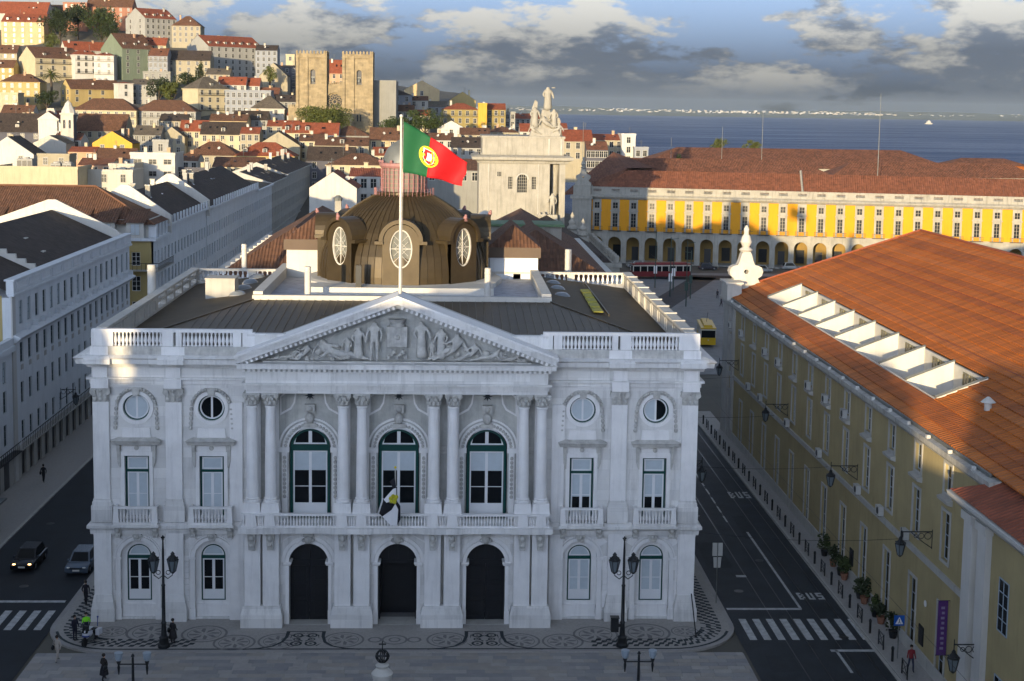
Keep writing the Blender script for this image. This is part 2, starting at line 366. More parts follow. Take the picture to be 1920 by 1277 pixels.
# pavement round the hall, rounded at the two front corners
R = 5.2; XS = 24.1
edge = [(-XS, 48)]+[(-XS+R-R*cos(t), -6+R-R*sin(t)) for t in [i*pi/2/10 for i in range(11)]]+[(XS-R+R*sin(t), -6+R-R*cos(t)) for t in [i*pi/2/10 for i in range(11)]]+[(XS, 48)]
b = MB(); n = len(edge)
b.add([(x, y, .10) for x, y in edge]+[(x, y, -.2) for x, y in edge], [tuple(range(n))]+[(i, n+i, n+i+1, i+1) for i in range(n-1)])
hp = tag(b.obj('pavement', calcada), kind='structure')
def strip(path, o0, o1, z, m, name, par):   # flat band beside a path (offset to the left of travel = inside)
    b = MB(); P = [Vector(p) for p in path]; pts = []
    for i in range(len(P)):
        d = (P[min(i+1, len(P)-1)]-P[max(i-1, 0)]).normalized(); nn = Vector((-d.y, d.x)); pts += [P[i]+nn*o0, P[i]+nn*o1]
    b.add([(p.x, p.y, z) for p in pts], [(2*i, 2*i+2, 2*i+3, 2*i+1) for i in range(len(P)-1)])
    return b.obj(name, m, par, fixn=False)
strip(edge, 0.02, .34, .106, paving, 'kerb_stone', hp)
fe = edge[3:-3]; strip(fe, .36, .56, .106, calcdark, 'dark_border', hp)
# chequered bands at the corners
ck = MB()
def chk(u0, u1, path):
    P = [Vector(p) for p in path]; seg = [0]
    for i in range(1, len(P)): seg.append(seg[-1]+(P[i]-P[i-1]).length)
    def at(s):
        for i in range(1, len(P)):
            if s <= seg[i] or i == len(P)-1:
                d = (P[i]-P[i-1]).normalized(); return P[i-1]+d*(s-seg[i-1]), Vector((-d.y, d.x))
    st = .36; k = int(seg[-1]/st)
    for i in range(k):
        for j in range(int((u1-u0)/st)):
            if (i+j) % 2: continue
            q = []
            for di, dj in ((0, 0), (1, 0), (1, 1), (0, 1)):
                p, nn = at((i+di+dj*.35)*st); q.append(p+nn*(u0+(j+dj)*st))
            ck.add([(p.x, p.y, .108) for p in q], [(0, 1, 2, 3)])
chk(.9, 2.35, [(-XS, 16)]+edge[1:12]+[(-13.5, -6)])
chk(.9, 2.35, [(13.5, -6)]+edge[12:23]+[(XS, 20)])
tag(ck.obj('chequer_stones', calcdark, hp, fixn=False), kind='stuff')
def flatring(b, cx, cy, r0, r1, z=.108, n=28, m=0, sy=1.0):
    for i in range(n):
        a, c = 2*pi*i/n, 2*pi*(i+1)/n
        b.add([(cx+r0*cos(a), cy+sy*r0*sin(a), z), (cx+r1*cos(a), cy+sy*r1*sin(a), z), (cx+r1*cos(c), cy+sy*r1*sin(c), z), (cx+r0*cos(c), cy+sy*r0*sin(c), z)], [(0, 1, 2, 3)], m)
def rosette(cx, cy, r):
    b = MB(); flatring(b, cx, cy, r*.9, r, m=0); flatring(b, cx, cy, r*.70, r*.74)
    for k in range(8):
        a = 2*pi*k/8+.2; d = Vector((cos(a), sin(a))); nn = Vector((-d.y, d.x))
        p = [d*r*.14, d*r*.38+nn*r*.12, d*r*.66+nn*r*.03, d*r*.62-nn*r*.10, d*r*.36-nn*r*.06]
        b.add([(cx+q.x, cy+q.y, .108) for q in p], [tuple(range(5))])
    return b.obj('rosette', calcgrey, hp, fixn=False)
for cx_, cy_, r_ in ((-16.9, -2.4, 1.75), (-13.2, -2.7, 1.6), (-10.9, -4.35, 1.45), (-9.4+1.5, -4.1, 1.45), (-2.9-.6, -3.85, 1.42), (3.0+.6, -3.85, 1.42), (8.6, -4.1, 1.45), (11.6, -4.2, 1.45), (14.0, -2.9, 1.6), (17.6, -2.5, 1.75), (-19.6, -2.3, 1.0), (20.4, -2.3, 1.0)): rosette(cx_, cy_, r_)
b = MB(); flatring(b, 0, -3.85, .75, .9); flatring(b, -1.35, -3.85, .35, .5); flatring(b, 1.35, -3.85, .35, .5); flatring(b, 0, -3.85, .3, .42); b.obj('rosette', calcgrey, hp, fixn=False)
# black and white mats before the two side doors
for dx in (-6.2, 6.2):
    b = MB(); zf = .109
    for s in (-1, 1):
        pl = [(1.36, -2.35), (1.36, -3.2), (1.55, -4.2), (2.1, -4.95), (3.0, -5.35), (4.0, -5.5)]
        for i in range(len(pl)-1):
            (xa, ya), (xb, yb) = pl[i], pl[i+1]; w0, w1 = .26*(1-.13*i), .26*(1-.13*(i+1))
            b.add([(dx+s*xa, ya, zf), (dx+s*(xa-w0), ya-.1*i*.4, zf), (dx+s*(xb-w1), yb-.1*(i+1)*.4, zf), (dx+s*xb, yb, zf)], [(0, 1, 2, 3)])
    b.add([(dx-1.36, -2.35, zf), (dx-1.36, -2.22, zf), (dx+1.36, -2.22, zf), (dx+1.36, -2.35, zf)], [(0, 1, 2, 3)])
    for s in (-1, 1):
        for cy_, r_, a0 in ((-3.0, .36, .5), (-4.55, .42, 2.6), (-3.75, .26, .2)):
            flatring(b, dx+s*.50, cy_, r_*.62, r_, zf, 16)
            flatring(b, dx+s*.50, cy_, 0.02, r_*.25, zf, 8)
        for (xa, ya, xb, yb, w) in ((.05, -3.05, .55, -3.65, .16), (.1, -4.1, .62, -3.5, .13), (.9, -4.95, 1.25, -4.45, .14), (.05, -2.6, .8, -2.5, .12), (.9, -2.9, 1.0, -3.7, .1), (.1, -4.3, .9, -4.2, .1)):
            d = Vector((xb-xa, yb-ya)).normalized(); nn = Vector((-d.y, d.x))*w/2
            b.add([(dx+s*(xa+nn.x), ya+nn.y, zf), (dx+s*xb, yb, zf), (dx+s*(xa-nn.x), ya-nn.y, zf)], [(0, 1, 2)])
    b.obj('door_mat_mosaic', calcdark, hp, fixn=False)
# road paint
def paint(x0, y0, x1, y1, par, z=.009, sk=0):
    b = MB(); b.add([(x0, y0, z), (x1, y0, z), (x1+sk, y1, z), (x0+sk, y1, z)], [(0, 1, 2, 3)]); return b.obj('crossing_stripe' if y1-y0 > 2 else 'road_marking', roadwhite, par, fixn=False)
for k in range(8): paint(-25.2-1.03*k, -1.7, -24.68-1.03*k, 2.2, road_l)
paint(-33, 3.9, -24.5, 4.35, road_l)
for k in range(9): paint(24.75+1.0*k, -3.7, 25.27+1.0*k, .45, road_r)
paint(24.3, 2.35, 29.9, 2.75, road_r)
paint(29.75, 2.6, 29.95, 22, road_r)
for k in range(14): paint(28.6+.02*k, 25+3.1*k, 28.75+.02*k, 27+3.1*k, road_r)
paint(30.2, -9.6, 30.4, -5.6, road_r); paint(29.9, -5.9, 33.0, -5.5, road_r)
def letters(txt, x, y, w, h):   # block letters painted on the road
    G = {'B': ['110', '101', '110', '101', '110'], 'U': ['101', '101', '101', '101', '111'], 'S': ['111', '100', '111', '001', '111']}
    for k, ch in enumerate(txt):
        b = MB()
        for r, line in enumerate(G[ch]):
            for c, q in enumerate(line):
                if q == '1': xa = x+k*w*1.45+c*w/3; ya = y+h-(r+1)*h/5; b.add([(xa, ya, .0095), (xa+w/3, ya, .0095), (xa+w/3, ya+h/5, .0095), (xa, ya+h/5, .0095)], [(0, 1, 2, 3)])
        b.obj('road_letter', roadwhite, road_r, fixn=False)
letters('BUS', 30.3, 4.6, .5, 1.5); letters('BUS', 30.6, 33, .5, 2.2)
for xr in (27.25, 28.70, 30.75, 32.2):
    b = MB().box(xr-.04, -40, -.05, xr+.04, 150, .0065); b.obj('tram_rail', railsteel, road_r)
b = MB().box(26.5, 9.8, .005, 27.3, 10.3, .010); b.obj('road_marking', roadwhite, road_r)
for road_, pts in ((road_l, ((-28.5, 7.5), (-31.0, 24))), (road_r, ((26.0, 6.5), (29.2, 14.0), (26.2, 27), (31.5, -3.2)))):
    for x, y in pts: MB().lathe([(.36, 0), (.36, .006)], 16, z=.006).obj('manhole_cover', railsteel, road_, False, (x, y, 0))
pm1 = mat('asphalt_patch', (.022, .026, .031), .8, .3, 1.5)
for road_, x0, y0, x1, y1 in ((road_l, -27.6, 14, -25.9, 19), (road_l, -32.4, -5.5, -30.1, -2.6), (road_r, 24.6, 12, 26.6, 19), (road_r, 29.3, 20, 30.5, 27), (road_r, 25.0, -9.5, 27.0, -6.5)):
    b = MB(); b.add([(x0, y0, .0065), (x1+.1, y0+.2, .0065), (x1, y1, .0065), (x0+.15, y1-.1, .0065)], [(0, 1, 2, 3)]); b.obj('asphalt_patch', pm1, road_, fixn=False)
plaza = sheet('plaza_paving', 21.8, 97, 150, 222, .010, mat('plaza_stone', (.20, .20, .20), .8, .2, .6), 1, 1)
for (x0, y0, x1, y1, w_) in ((36, 97, 37, 150, 5.5), (37, 150, 60, 214, 5.5), (22, 216, 150, 206, 9)):
    d = Vector((x1-x0, y1-y0)).normalized(); nn = Vector((-d.y, d.x))*w_/2; b = MB(); b.add([(x0+nn.x, y0+nn.y, .016), (x0-nn.x, y0-nn.y, .016), (x1-nn.x, y1-nn.y, .016), (x1+nn.x, y1+nn.y, .016)], [(0, 1, 2, 3)]); tag(b.obj('road', setts), kind='structure')
# ================================================================ city hall
hall = thing('city_hall', 'white marble city hall with columned portico, carved pediment and brown metal dome', 'building')
WX = (-18.30, -13.08, 13.08, 18.30)          # wing bays
DXs = (-6.2, 0.05, 6.3)                      # portico bays
# wing walls
for s in (-1, 1):
    xa, xb = sorted((s*10.3, s*21.25)); holes = []
    for x in WX:
        if x*s < 0: continue
        holes += [rect(x-.86, 7.6, x+.86, 11.98), [(x+.93*cos(2*pi*i/28), 15.42+.93*sin(2*pi*i/28)) for i in range(28)], arched(x, 2.5, .22, 4.62, 16)]
    panel(rect(xa, 0, xb, 18.0), holes, .24, .5).obj('wall', marble, hall)
    for x in WX:
        if x*s < 0: continue
        panel(rect(x-1.45, 0.1, x+1.45, 6.3), [arched(x, 1.72, 1.36, 4.62, 16)], .60, .35).obj('window_recess', marble3, hall)
# portico walls: upper loggia wall and ground floor
panel(rect(-10.35, 7.0, 10.35, 17.0), [arched(x, 2.95, 7.45, 12.55, 18) for x in DXs], .35, .45).obj('portico_wall', marbled, hall)  # loggia shade carried by the darker wall colour
panel(rect(-10.45, 0, 10.45, 7.2), [arched(x, 2.76, .12, 4.55, 18) for x in DXs], -.75, 1.0).obj('portico_base_wall', marble, hall)
MB().box(-21.1, 1.7, 0, 21.1, 37.5, 18.6).obj('core_wall', palewall, hall)
MB().box(-10.0, .55, .05, 10.0, 1.68, .12).obj('lobby_floor', calcgrey, hall)
# side walls
for s in (-1, 1):
    b = MB(); b.box(min(s*21.12, s*21.25), .3, 0, max(s*21.12, s*21.25), 37.4, 18.6); b.obj('side_wall', marble, hall)
# pilasters of the wings: lower and upper order
def pil(x, w=1.12):
    MB().box(x-w*.54, -.08, 2.0, x+w*.54, .5, 6.45).obj('pilaster', marble3, hall)
    MB().frust(x, .2, 1.0, 2.0, w*.72, .52, w*.56, .36).box(x-w*.74, -.34, 0, x+w*.74, .5, 1.02).obj('pilaster_base', marble, hall)
    MB().box(x-w*.5, 0, 8.9, x+w*.5, .5, 15.85).obj('pilaster', marble3, hall)
    MB().box(x-w*.66, -.16, 7.28, x+w*.66, .5, 8.45).box(x-w*.6, -.1, 8.45, x+w*.6, .5, 8.72).box(x-w*.55, -.05, 8.72, x+w*.55, .5, 8.92).obj('pilaster_pedestal', marble, hall)
    ob('pilaster_capital', cached('pcap', pcap), hall, (x, 0, 15.85))
def pcap():
    b = MB(); b.box(-.56, 0, 0, .56, .45, .85).box(-.68, -.14, .85, .68, .45, .98)
    for i in (-1, 0, 1): b.ball((i*.38, -.05, .22), .17, 6, 4, sc=(1, .6, 1.3)); b.ball((i*.4, -.08, .50), .15, 6, 4, sc=(1, .6, 1.2))
    for s in (-1, 1):
        b.add([], []); bb = MB().lathe([(.2, 0), (.21, .2)], 10); b.add([(v[0]+s*.52, v[2]-.18, v[1]+.72) for v in bb.v], bb.f)
    b.ball((0, -.12, .82), .12, 6, 4); return b.mesh('pilaster_capital', marble2, True)
for x in (-20.72, -15.68, 15.68, 20.72): pil(x)
for x in (-11.35, 11.35):
    MB().box(x-.5, .04, 0, x+.5, .5, 6.4).obj('pilaster', marble3, hall); MB().box(x-.45, .06, 7.3, x+.45, .5, 15.85).obj('pilaster', marble3, hall)
# belt courses and entablature of the wings (swept round the corners)
def wingsweep(prof, name, m=marble, back=37.5, inn=10.6):
    for s in (-1, 1):
        path = [(s*inn, .24), (s*21.25, .24), (s*21.25, back)]
        if s > 0: pass
        else: path = path[::-1]
        MB().sweep(prof, path).obj(name, m, hall)
wingsweep([(0, 6.4), (.30, 6.4), (.34, 6.75), (.52, 6.85), (.52, 7.05), (.2, 7.28), (0, 7.28)], 'belt_course')
wingsweep([(0, 6.2), (.12, 6.2), (.16, 6.4), (0, 6.4)], 'belt_course')
wingsweep([(0, 16.85), (.12, 16.85), (.12, 17.10), (.22, 17.14), (.22, 17.40), (.42, 17.46), (.42, 17.6), (0, 17.6)], 'architrave')
wingsweep([(0, 17.6), (.10, 17.6), (.10, 18.3), (0, 18.3)], 'frieze')
wingsweep([(0, 18.3), (.34, 18.32), (.45, 18.6), (.95, 18.66), (1.0, 18.98), (1.14, 19.1), (.35, 19.38), (0, 19.38)], 'cornice')
for x in (-20.72, -15.68, 15.68, 20.72):
    MB().box(x-.5, -.05, 17.52, x+.5, .3, 18.3).obj('frieze_block', marble3, hall)
    MB().box(x-.6, -.28, 16.86, x+.6, .3, 17.5).obj('architrave_block', marble3, hall)
    MB().frust(x, -.3, 19.0, 19.2, .95, .75, .8, .5).box(x-.9, -1.02, 18.68, x+.9, .1, 19.0).obj('cornice_block', marble, hall)
# windows of the wings
def leafwin(x, y, z0, z1, w, pw, ph0, ph1, dark0, nm='window'):
    """two white casement leaves inside a green frame; panes as separate parts. dark0: fraction of blind from the top"""
    f = MB(); f.box(x-w/2, y, z0, x-w/2+.12, y+.1, z1).box(x+w/2-.12, y, z0, x+w/2, y+.1, z1).box(x-w/2+.12, y, z1-.09, x+w/2-.12, y+.1, z1)
    return f.obj(nm, green, hall)
def pane(par, x0, z0, x1, z1, y, m): return MB().box(x0, y, z0, x1, y+.02, z1).obj('pane', m, par)
def casement(par, x0, x1, z0, z1, y, kick, blindf, mid=None, dark=glassd):
    """one glazed leaf: stiles, rails, kick panel, mid bar; blind drawn blindf of the way down"""
    c = MB(); st = .10
    c.box(x0, y, z0, x0+st, y+.06, z1).box(x1-st, y, z0, x1, y+.06, z1).box(x0+st, y, z1-st, x1-st, y+.06, z1).box(x0+st, y, z0, x1-st, y+.06, z0+kick)
    if kick > .3: c.box(x0+st+.05, y-.015, z0+.1, x1-st-.05, y, z0+kick-.1)
    if mid: c.box(x0+st, y+.005, mid-.025, x1-st, y+.05, mid+.025)
    c.obj('casement', whitewood, par)
    za, zb = z0+kick, z1-st; zm = zb-(zb-za)*blindf
    if blindf > .01: pane(par, x0+st, zm, x1-st, zb, y+.035, blind)
    if blindf < .99: pane(par, x0+st, za, x1-st, zm, y+.03, dark)
random.seed(3)
for x in WX:
    # first-floor french window
    f = MB(); f.box(x-.84, .42, 7.62, x-.72, .6, 11.96).box(x+.72, .42, 7.62, x+.84, .6, 11.96).box(x-.72, .42, 11.86, x+.72, .6, 11.96).box(x-.72, .40, 10.78, x+.72, .6, 10.96)
    wn = f.obj('window', green, hall); bl = 1.0 if x < 0 else (.62 if x < 15 else .62)
    c = MB(); c.box(x-.72, .46, 10.96, x-.60, .52, 11.86).box(x+.6, .46, 10.96, x+.72, .52, 11.86).box(x-.6, .46, 11.74, x+.6, .52, 11.86).box(x-.6, .46, 10.96, x+.6, .52, 11.08).obj('casement', whitewood, wn)
    pane(wn, x-.6, 11.08, x+.6, 11.74, .49, blind)
    for s in (-1, 1): casement(wn, x+min(0, s*.72), x+max(0, s*.72), 7.62, 10.78, .46, .45, bl, 9.2)
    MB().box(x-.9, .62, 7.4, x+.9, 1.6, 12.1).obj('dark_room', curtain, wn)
    # round window
    rw = ring_prof([(x+.93*cos(2*pi*i/28), 15.42+.93*sin(2*pi*i/28)) for i in range(28)], [(x+.84*cos(2*pi*i/28), 15.42+.84*sin(2*pi*i/28)) for i in range(28)], .40, .6).obj('round_window', green, hall)
    ring_prof([(x+.84*cos(2*pi*i/28), 15.42+.84*sin(2*pi*i/28)) for i in range(28)], [(x+.74*cos(2*pi*i/28), 15.42+.74*sin(2*pi*i/28)) for i in range(28)], .44, .52).box(x-.07, .45, 14.66, x+.07, .51, 16.18).obj('casement', whitewood, rw)
    for s in (-1, 1):
        h = [(x+s*.05, 14.69)]+[(x+s*.745*cos(a), 15.42+.745*sin(a)) for a in [-pi/2+.08+i*(pi-.16)/14 for i in range(15)]]+[(x+s*.05, 16.15)]
        dk = glassd if (x == WX[1] or (x == WX[3] and s > 0)) else blind
        MB().prism(h, .475, .49).obj('pane', dk, rw)
    # frame mouldings, garland of blocks and keystone round the oculus
    ring_prof([(x+1.2*cos(2*pi*i/28), 15.42+1.2*sin(2*pi*i/28)) for i in range(28)], [(x+.93*cos(2*pi*i/28), 15.42+.93*sin(2*pi*i/28)) for i in range(28)], .14, .26).obj('oculus_frame', marble3, hall)
    arcband(x, 15.42, 1.30, 1.46, .08, .25, .1, pi-.1, 14).obj('oculus_hood', marble2, hall)
    for s in (-1, 1):
        for k in range(5): MB().ball((x+s*(1.38+.02*k), .14, 15.35-.34*k), .16, 6, 4, sc=(.9, .7, 1)).obj('garland_block', marble2, hall, True)
        for k in range(6): a = .35+k*.19; MB().ball((x+s*1.38*cos(a), .05, 15.42+1.38*sin(a)), .13, 6, 4).obj('garland_block', marble2, hall, True)
    MB().prism([(x-.2, 16.3), (x+.2, 16.3), (x+.3, 16.86), (x-.3, 16.86)], -.02, .25).obj('keystone', marble2, hall)
    # window surround with hood on consoles and tablet
    ring_prof([(x-1.12, 7.3), (x+1.12, 7.3), (x+1.12, 12.3), (x-1.12, 12.3)], [(x-.86, 7.3), (x+.86, 7.3), (x+.86, 11.98), (x-.86, 11.98)], .12, .26).obj('window_surround', marble3, hall)
    MB().box(x-1.0, .16, 12.3, x+1.0, .25, 12.82).box(x-.8, .12, 12.4, x+.8, .16, 12.72).obj('hood_frieze', marble3, hall)
    MB().lathe([(.17, 0), (.17, .05), (.08, .09)], 12).obj('rosette_boss', marble2, hall, True, (x, .12, 12.56)).rotation_euler = (pi/2, 0, 0)
    MB().sweep([(0, 12.82), (.42, 12.84), (.5, 13.05), (.55, 13.12), (.1, 13.3), (0, 13.3)], [(x-1.2, .25), (x-1.2, .2), (x+1.2, .2), (x+1.2, .25)]).obj('window_hood', marble2, hall)
    MB().prism([(x-1.0, 13.3), (x+1.0, 13.3), (x+.94, 13.98), (x-.94, 13.98)], .12, .25).obj('tablet', marble3, hall)
    for s in (-1, 1):
        MB().prism([(x+s*1.12, 12.82), (x+s*1.38, 12.82), (x+s*1.32, 11.6), (x+s*1.2, 11.2), (x+s*1.12, 11.2)], -.02, .25).box(x+s*1.25-.1, -.1, 12.4, x+s*1.25+.1, .0, 12.8).obj('console', marble2, hall)
    # ground-floor arched window
    fr = ring_prof(arched(x, 1.70, 1.36, 4.62, 16), [(x-.76, 1.43), (x+.76, 1.43)]+arc(x, 4.62, .76, 0, pi, 16), .66, .8).box(x-.76, .64, 4.42, x+.76, .8, 4.66).obj('arched_window', green, hall)
    wn = fr
    f2 = MB(); o1 = [(x-.76, 4.66), (x+.76, 4.66)]+arc(x, 4.66, .76, 0.02, pi-.02, 14); o2 = [(x-.64, 4.76), (x+.64, 4.76)]+arc(x, 4.7, .64, 0.09, pi-.09, 14)
    ring_prof(o1, o2, .68, .74, f2).obj('casement', whitewood, wn)
    MB().prism([(x-.64, 4.74)]+[(x+.66, 4.74)]+arc(x, 4.7, .66, 0.06, pi-.06, 14), .71, .72).obj('pane', blind, wn)
    for s in (-1, 1): casement(wn, x+min(0, s*.76), x+max(0, s*.76), 1.43, 4.42, .68, .72, 0.0 if x < 0 else 1.0, 3.05, glassd)
    MB().box(x-.9, .95, 1.0, x+.9, 1.6, 6.0).obj('dark_room', curtain, wn)
    arcband(x, 4.62, 1.25, 1.52, .12, .26).obj('arch_moulding', marble3, hall)
    arcband(x, 4.62, 1.56, 1.66, .16, .26).obj('arch_moulding', marble3, hall)
    for s in (-1, 1):
        MB().box(x+s*1.4-.16, .14, .9, x+s*1.4+.16, .26, 4.5).obj('arch_jamb', marble3, hall)
        MB().box(x+s*1.45-.28, .08, 4.5, x+s*1.45+.28, .26, 4.66).obj('impost', marble3, hall)
        MB().box(x+s*1.42-.22, .1, 0, x+s*1.42+.22, .26, .92).obj('jamb_base', marble3, hall)
        for k in range(9): MB().box(x+s*1.92-.24, .19, 1.0+.42*k, x+s*1.92+.24, .26, 1.39+.42*k).obj('quoin', marble3, hall)
        for k, a in enumerate((.55, .95)): 
            ca, sa = cos(a), sin(a)
            MB().prism([(x+s*1.7*ca, 4.62+1.7*sa), (x+s*1.7*cos(a+.34), 4.62+1.7*sin(a+.34)), (x+s*2.25*cos(a+.34), min(6.2, 4.62+2.3*sin(a+.34))), (x+s*2.3*ca, min(6.15, 4.62+2.3*sa))], .18, .26).obj('voussoir', marble3, hall)
    MB().box(x-1.2, .45, 0.0, x+1.2, .6, 1.1).obj('apron_panel', marble3, hall)
    MB().prism([(x-.2, 5.9), (x+.2, 5.9), (x+.34, 6.3), (x, 6.55), (x-.34, 6.3)], -.06, .26).ball((x, -.05, 6.2), .17, 6, 4).obj('keystone', marble2, hall)
# balusters
def balu(h, r):
    return cached(('bal', h, r), lambda: MB().lathe([(r*.75, 0), (r*.75, h*.08), (r*.5, h*.12), (r, h*.36), (r*.85, h*.5), (r*.38, h*.8), (r*.7, h*.92), (r*.75, h)], 8, cap=False).mesh('baluster', marble3, True))
def balrow(par, x0, x1, y, z0, z1, n, r):
    for k in range(n): ob('baluster', balu(round(z1-z0, 3), r), par, (x0+(x1-x0)*(k+.5)/n, y, z0))
# small balconies
for x in WX:
    bc = MB().box(x-1.62, -.78, 7.05, x+1.62, .24, 7.22).box(x-1.52, -.66, 7.22, x+1.52, .24, 7.4).obj('balcony', marble, hall)
    MB().box(x-1.5, -.62, 8.36, x+1.5, -.38, 8.5).box(x-1.5, -.38, 8.36, x-1.3, .2, 8.5).box(x+1.3, -.38, 8.36, x+1.5, .2, 8.5).obj('rail', marble3, bc)
    for s in (-1, 1): MB().frust(x+s*1.34, -.5, 7.4, 8.36, .22, .16, .15, .12).obj('post', marble3, bc)
    balrow(bc, x-1.13, x+1.13, -.5, 7.4, 8.36, 10, .09)
    for s in (-1, 1):
        MB().prism([(x+s*1.3-.26, 7.05), (x+s*1.3+.26, 7.05), (x+s*1.3+.16, 6.2), (x+s*1.3-.16, 6.2)], -.3, .2).ball((x+s*1.3, -.32, 6.75), .22, 6, 4).ball((x+s*1.3, -.2, 6.35), .15, 6, 4).obj('bracket', marble2, bc)
# ---- portico ground floor: paired piers on blocks, doors
PR = ((-10.07, -8.79), (-3.78, -2.45), (2.54, 3.9), (8.83, 10.1))
for a, c in PR:
    MB().box(a-.82, -1.62, 0, c+.82, -.7, 1.05).frust((a+c)/2, -1.1, 1.05, 1.62, (c-a)/2+.80, .50, (c-a)/2+.66, .38).obj('pier_base', marble, hall)
    for x in (a, c): MB().box(x-.56, -1.30, 1.6, x+.56, -.7, 6.9).obj('pier', marble3, hall)
    MB().tube([((a+c)/2, -.95, 1.65), ((a+c)/2, -.95, 6.8)], .06, 8).obj('downpipe', stoneg, hall)
    for x in (a, c):
        MB().prism([(x-.3, 6.95), (x+.3, 6.95), (x+.2, 5.75), (x-.2, 5.75)], -1.72, -1.25).ball((x, -1.72, 6.6), .25, 6, 4).ball((x, -1.66, 6.1), .2, 6, 4).obj('bracket', marble2, hall)
for i, x in enumerate(DXs):
    MB().sweep([(0, 4.38), (.12, 4.38), (.2, 4.55), (.2, 4.64), (0, 4.64)], [(x-1.75, -.75), (x-1.38, -.75), (x-1.38, .1)]).obj('impost', marble3, hall)
    MB().sweep([(0, 4.38), (.12, 4.38), (.2, 4.55), (.2, 4.64), (0, 4.64)], [(x+1.38, .1), (x+1.38, -.75), (x+1.75, -.75)]).obj('impost', marble3, hall)
    arcband(x, 4.6, 1.38, 1.62, -.86, -.74).obj('arch_moulding', marble3, hall)
    arcband(x, 4.6, 1.70, 1.92, -.81, -.74).obj('arch_moulding', marble3, hall)
    for s in (-1, 1): 
        MB().box(x+s*1.5-.12, -.84, 0, x+s*1.5+.12, -.74, 4.4).obj('door_jamb', marble3, hall); MB().box(x+s*1.53-.17, -.88, 0, x+s*1.53+.17, -.70, 1.1).obj('jamb_base', marble3, hall)
        ring_prof([(x+s*.75, 6.75), (x+s*1.7, 6.75), (x+s*1.95, 6.6), (x+s*1.95, 6.0)], [(x+s*.9, 6.68), (x+s*1.68, 6.68), (x+s*1.88, 6.55), (x+s*1.88, 6.2)], -.79, -.74).obj('spandrel_frame', marble3, hall)
    MB().ball((x, -.95, 6.3), .32, 8, 6).box(x-.36, -1.1, 6.52, x+.36, -.75, 6.85).ball((x-.3, -.95, 6.25), .16, 6, 4).ball((x+.3, -.95, 6.25), .16, 6, 4).obj('keystone_head', marble2, hall, True)
    dr = MB().box(x-1.40, .02, 4.30, x+1.40, .16, 4.55).prism([(x-1.38, 4.55)]+[(x+1.38, 4.55)]+arc(x, 4.55, 1.38, .01, pi-.01, 16), .06, .14).obj('door', doord, hall)
    for s in (-1, 0, 1): MB().box(x+s*.7-.04, .0, 4.6, x+s*.7+.04, .06, 5.6 if s else 5.9).obj('fanlight_bar', ironm, dr)
    if i != 1:
        for s in (-1, 1):
            lf = MB().box(x+min(0, s*1.38)+.01, .04, .14, x+max(0, s*1.38)-.01, .13, 4.30)
            for zz in ((.35, 1.5), (1.75, 2.75), (2.95, 4.1)):
                ring_prof(rect(x+s*.7-.5, zz[0], x+s*.7+.5, zz[1]), rect(x+s*.7-.38, zz[0]+.12, x+s*.7+.38, zz[1]-.12), .0, .05, lf)
            lf.obj('door_leaf', doord, dr)
            MB().ball((x+s*.12, -.03, 1.6), .05, 6, 4).obj('door_knob', railsteel, dr)
    else:
        for s in (-1, 1): MB().box(x+s*1.3-.05, .14, .14, x+s*1.3+.05, 1.5, 4.3).obj('door_leaf', doord, dr)
MB().box(-10.4, -1.0, -.1, 10.4, .6, .13).obj('doorstep', stoneg, hall)
# ---- long balcony of the portico
lb = MB().box(-10.95, -2.0, 7.03, 10.95, .35, 7.42).obj('balcony', marble, hall)
MB().box(-10.75, -1.86, 8.25, 10.75, -1.56, 8.4).obj('rail', marble3, lb)
MB().box(-10.75, -1.84, 7.42, 10.75, -1.6, 7.54).obj('rail_foot', marble3, lb)
for a, c in PR:
    MB().box(a-.75, -2.12, 7.02, c+.75, -1.95, 7.44).obj('slab_nosing', marble, lb)
    for x in (a, c): MB().frust(x, -1.72, 7.54, 8.26, .40, .19, .31, .15).obj('post', marble3, lb)
    balrow(lb, a+.42, c-.42, -1.71, 7.54, 8.25, 3, .085)
for (x0, x1) in ((-8.3, -4.25), (-1.98, 2.07), (4.38, 8.35)): balrow(lb, x0, x1, -1.71, 7.54, 8.25, 19, .085)
for s in (-1, 1): balrow(lb, min(s*10.5, s*10.72), max(s*10.5, s*10.72), -1.71, 7.54, 8.25, 1, .085)
for s in (-1, 1): MB().box(s*10.62-.12, -1.56, 8.25, s*10.62+.12, .2, 8.4).obj('rail', marble3, lb)
# ---- columns
def colm():
    pr = [(.48, 9.06), (.52, 9.10), (.52, 9.2), (.46, 9.25), (.46, 9.3), (.49, 9.34), (.42, 9.42)]+[(.42-.002*i**1.6, 9.42+.6*i) for i in range(1, 11)]
    pr += [(.355, 15.75), (.40, 15.8), (.40, 15.88), (.35, 15.92)]
    return MB().lathe([(r, z-9.06) for r, z in pr], 20).mesh('column', marble3, True)
def ccap():
    b = MB(); b.lathe([(.34, 0), (.36, .3), (.44, .72)], 14)
    for k in range(8):
        a = 2*pi*k/8; b.ball((.40*cos(a), .40*sin(a), .2), .13, 6, 4, sc=(1, 1, 1.5)); a += pi/8; b.ball((.44*cos(a), .44*sin(a), .45), .12, 6, 4, sc=(1, 1, 1.3))
    for sx in (-1, 1):
        for sy in (-1, 1): b.lathe([(.16, -.09), (.19, 0), (.16, .09)], 8, sx*.44, sy*.40, .70)
        bb = MB().lathe([(.19, 0), (.17, .12)], 10)
        b.add([(v[0]+sx*.42, -.40-v[2], v[1]+.68) for v in bb.v], bb.f)
    b.box(-.58, -.56, .76, .58, .56, .87); b.ball((0, -.5, .76), .1, 6, 4); return b.mesh('column_capital', marble2, True)
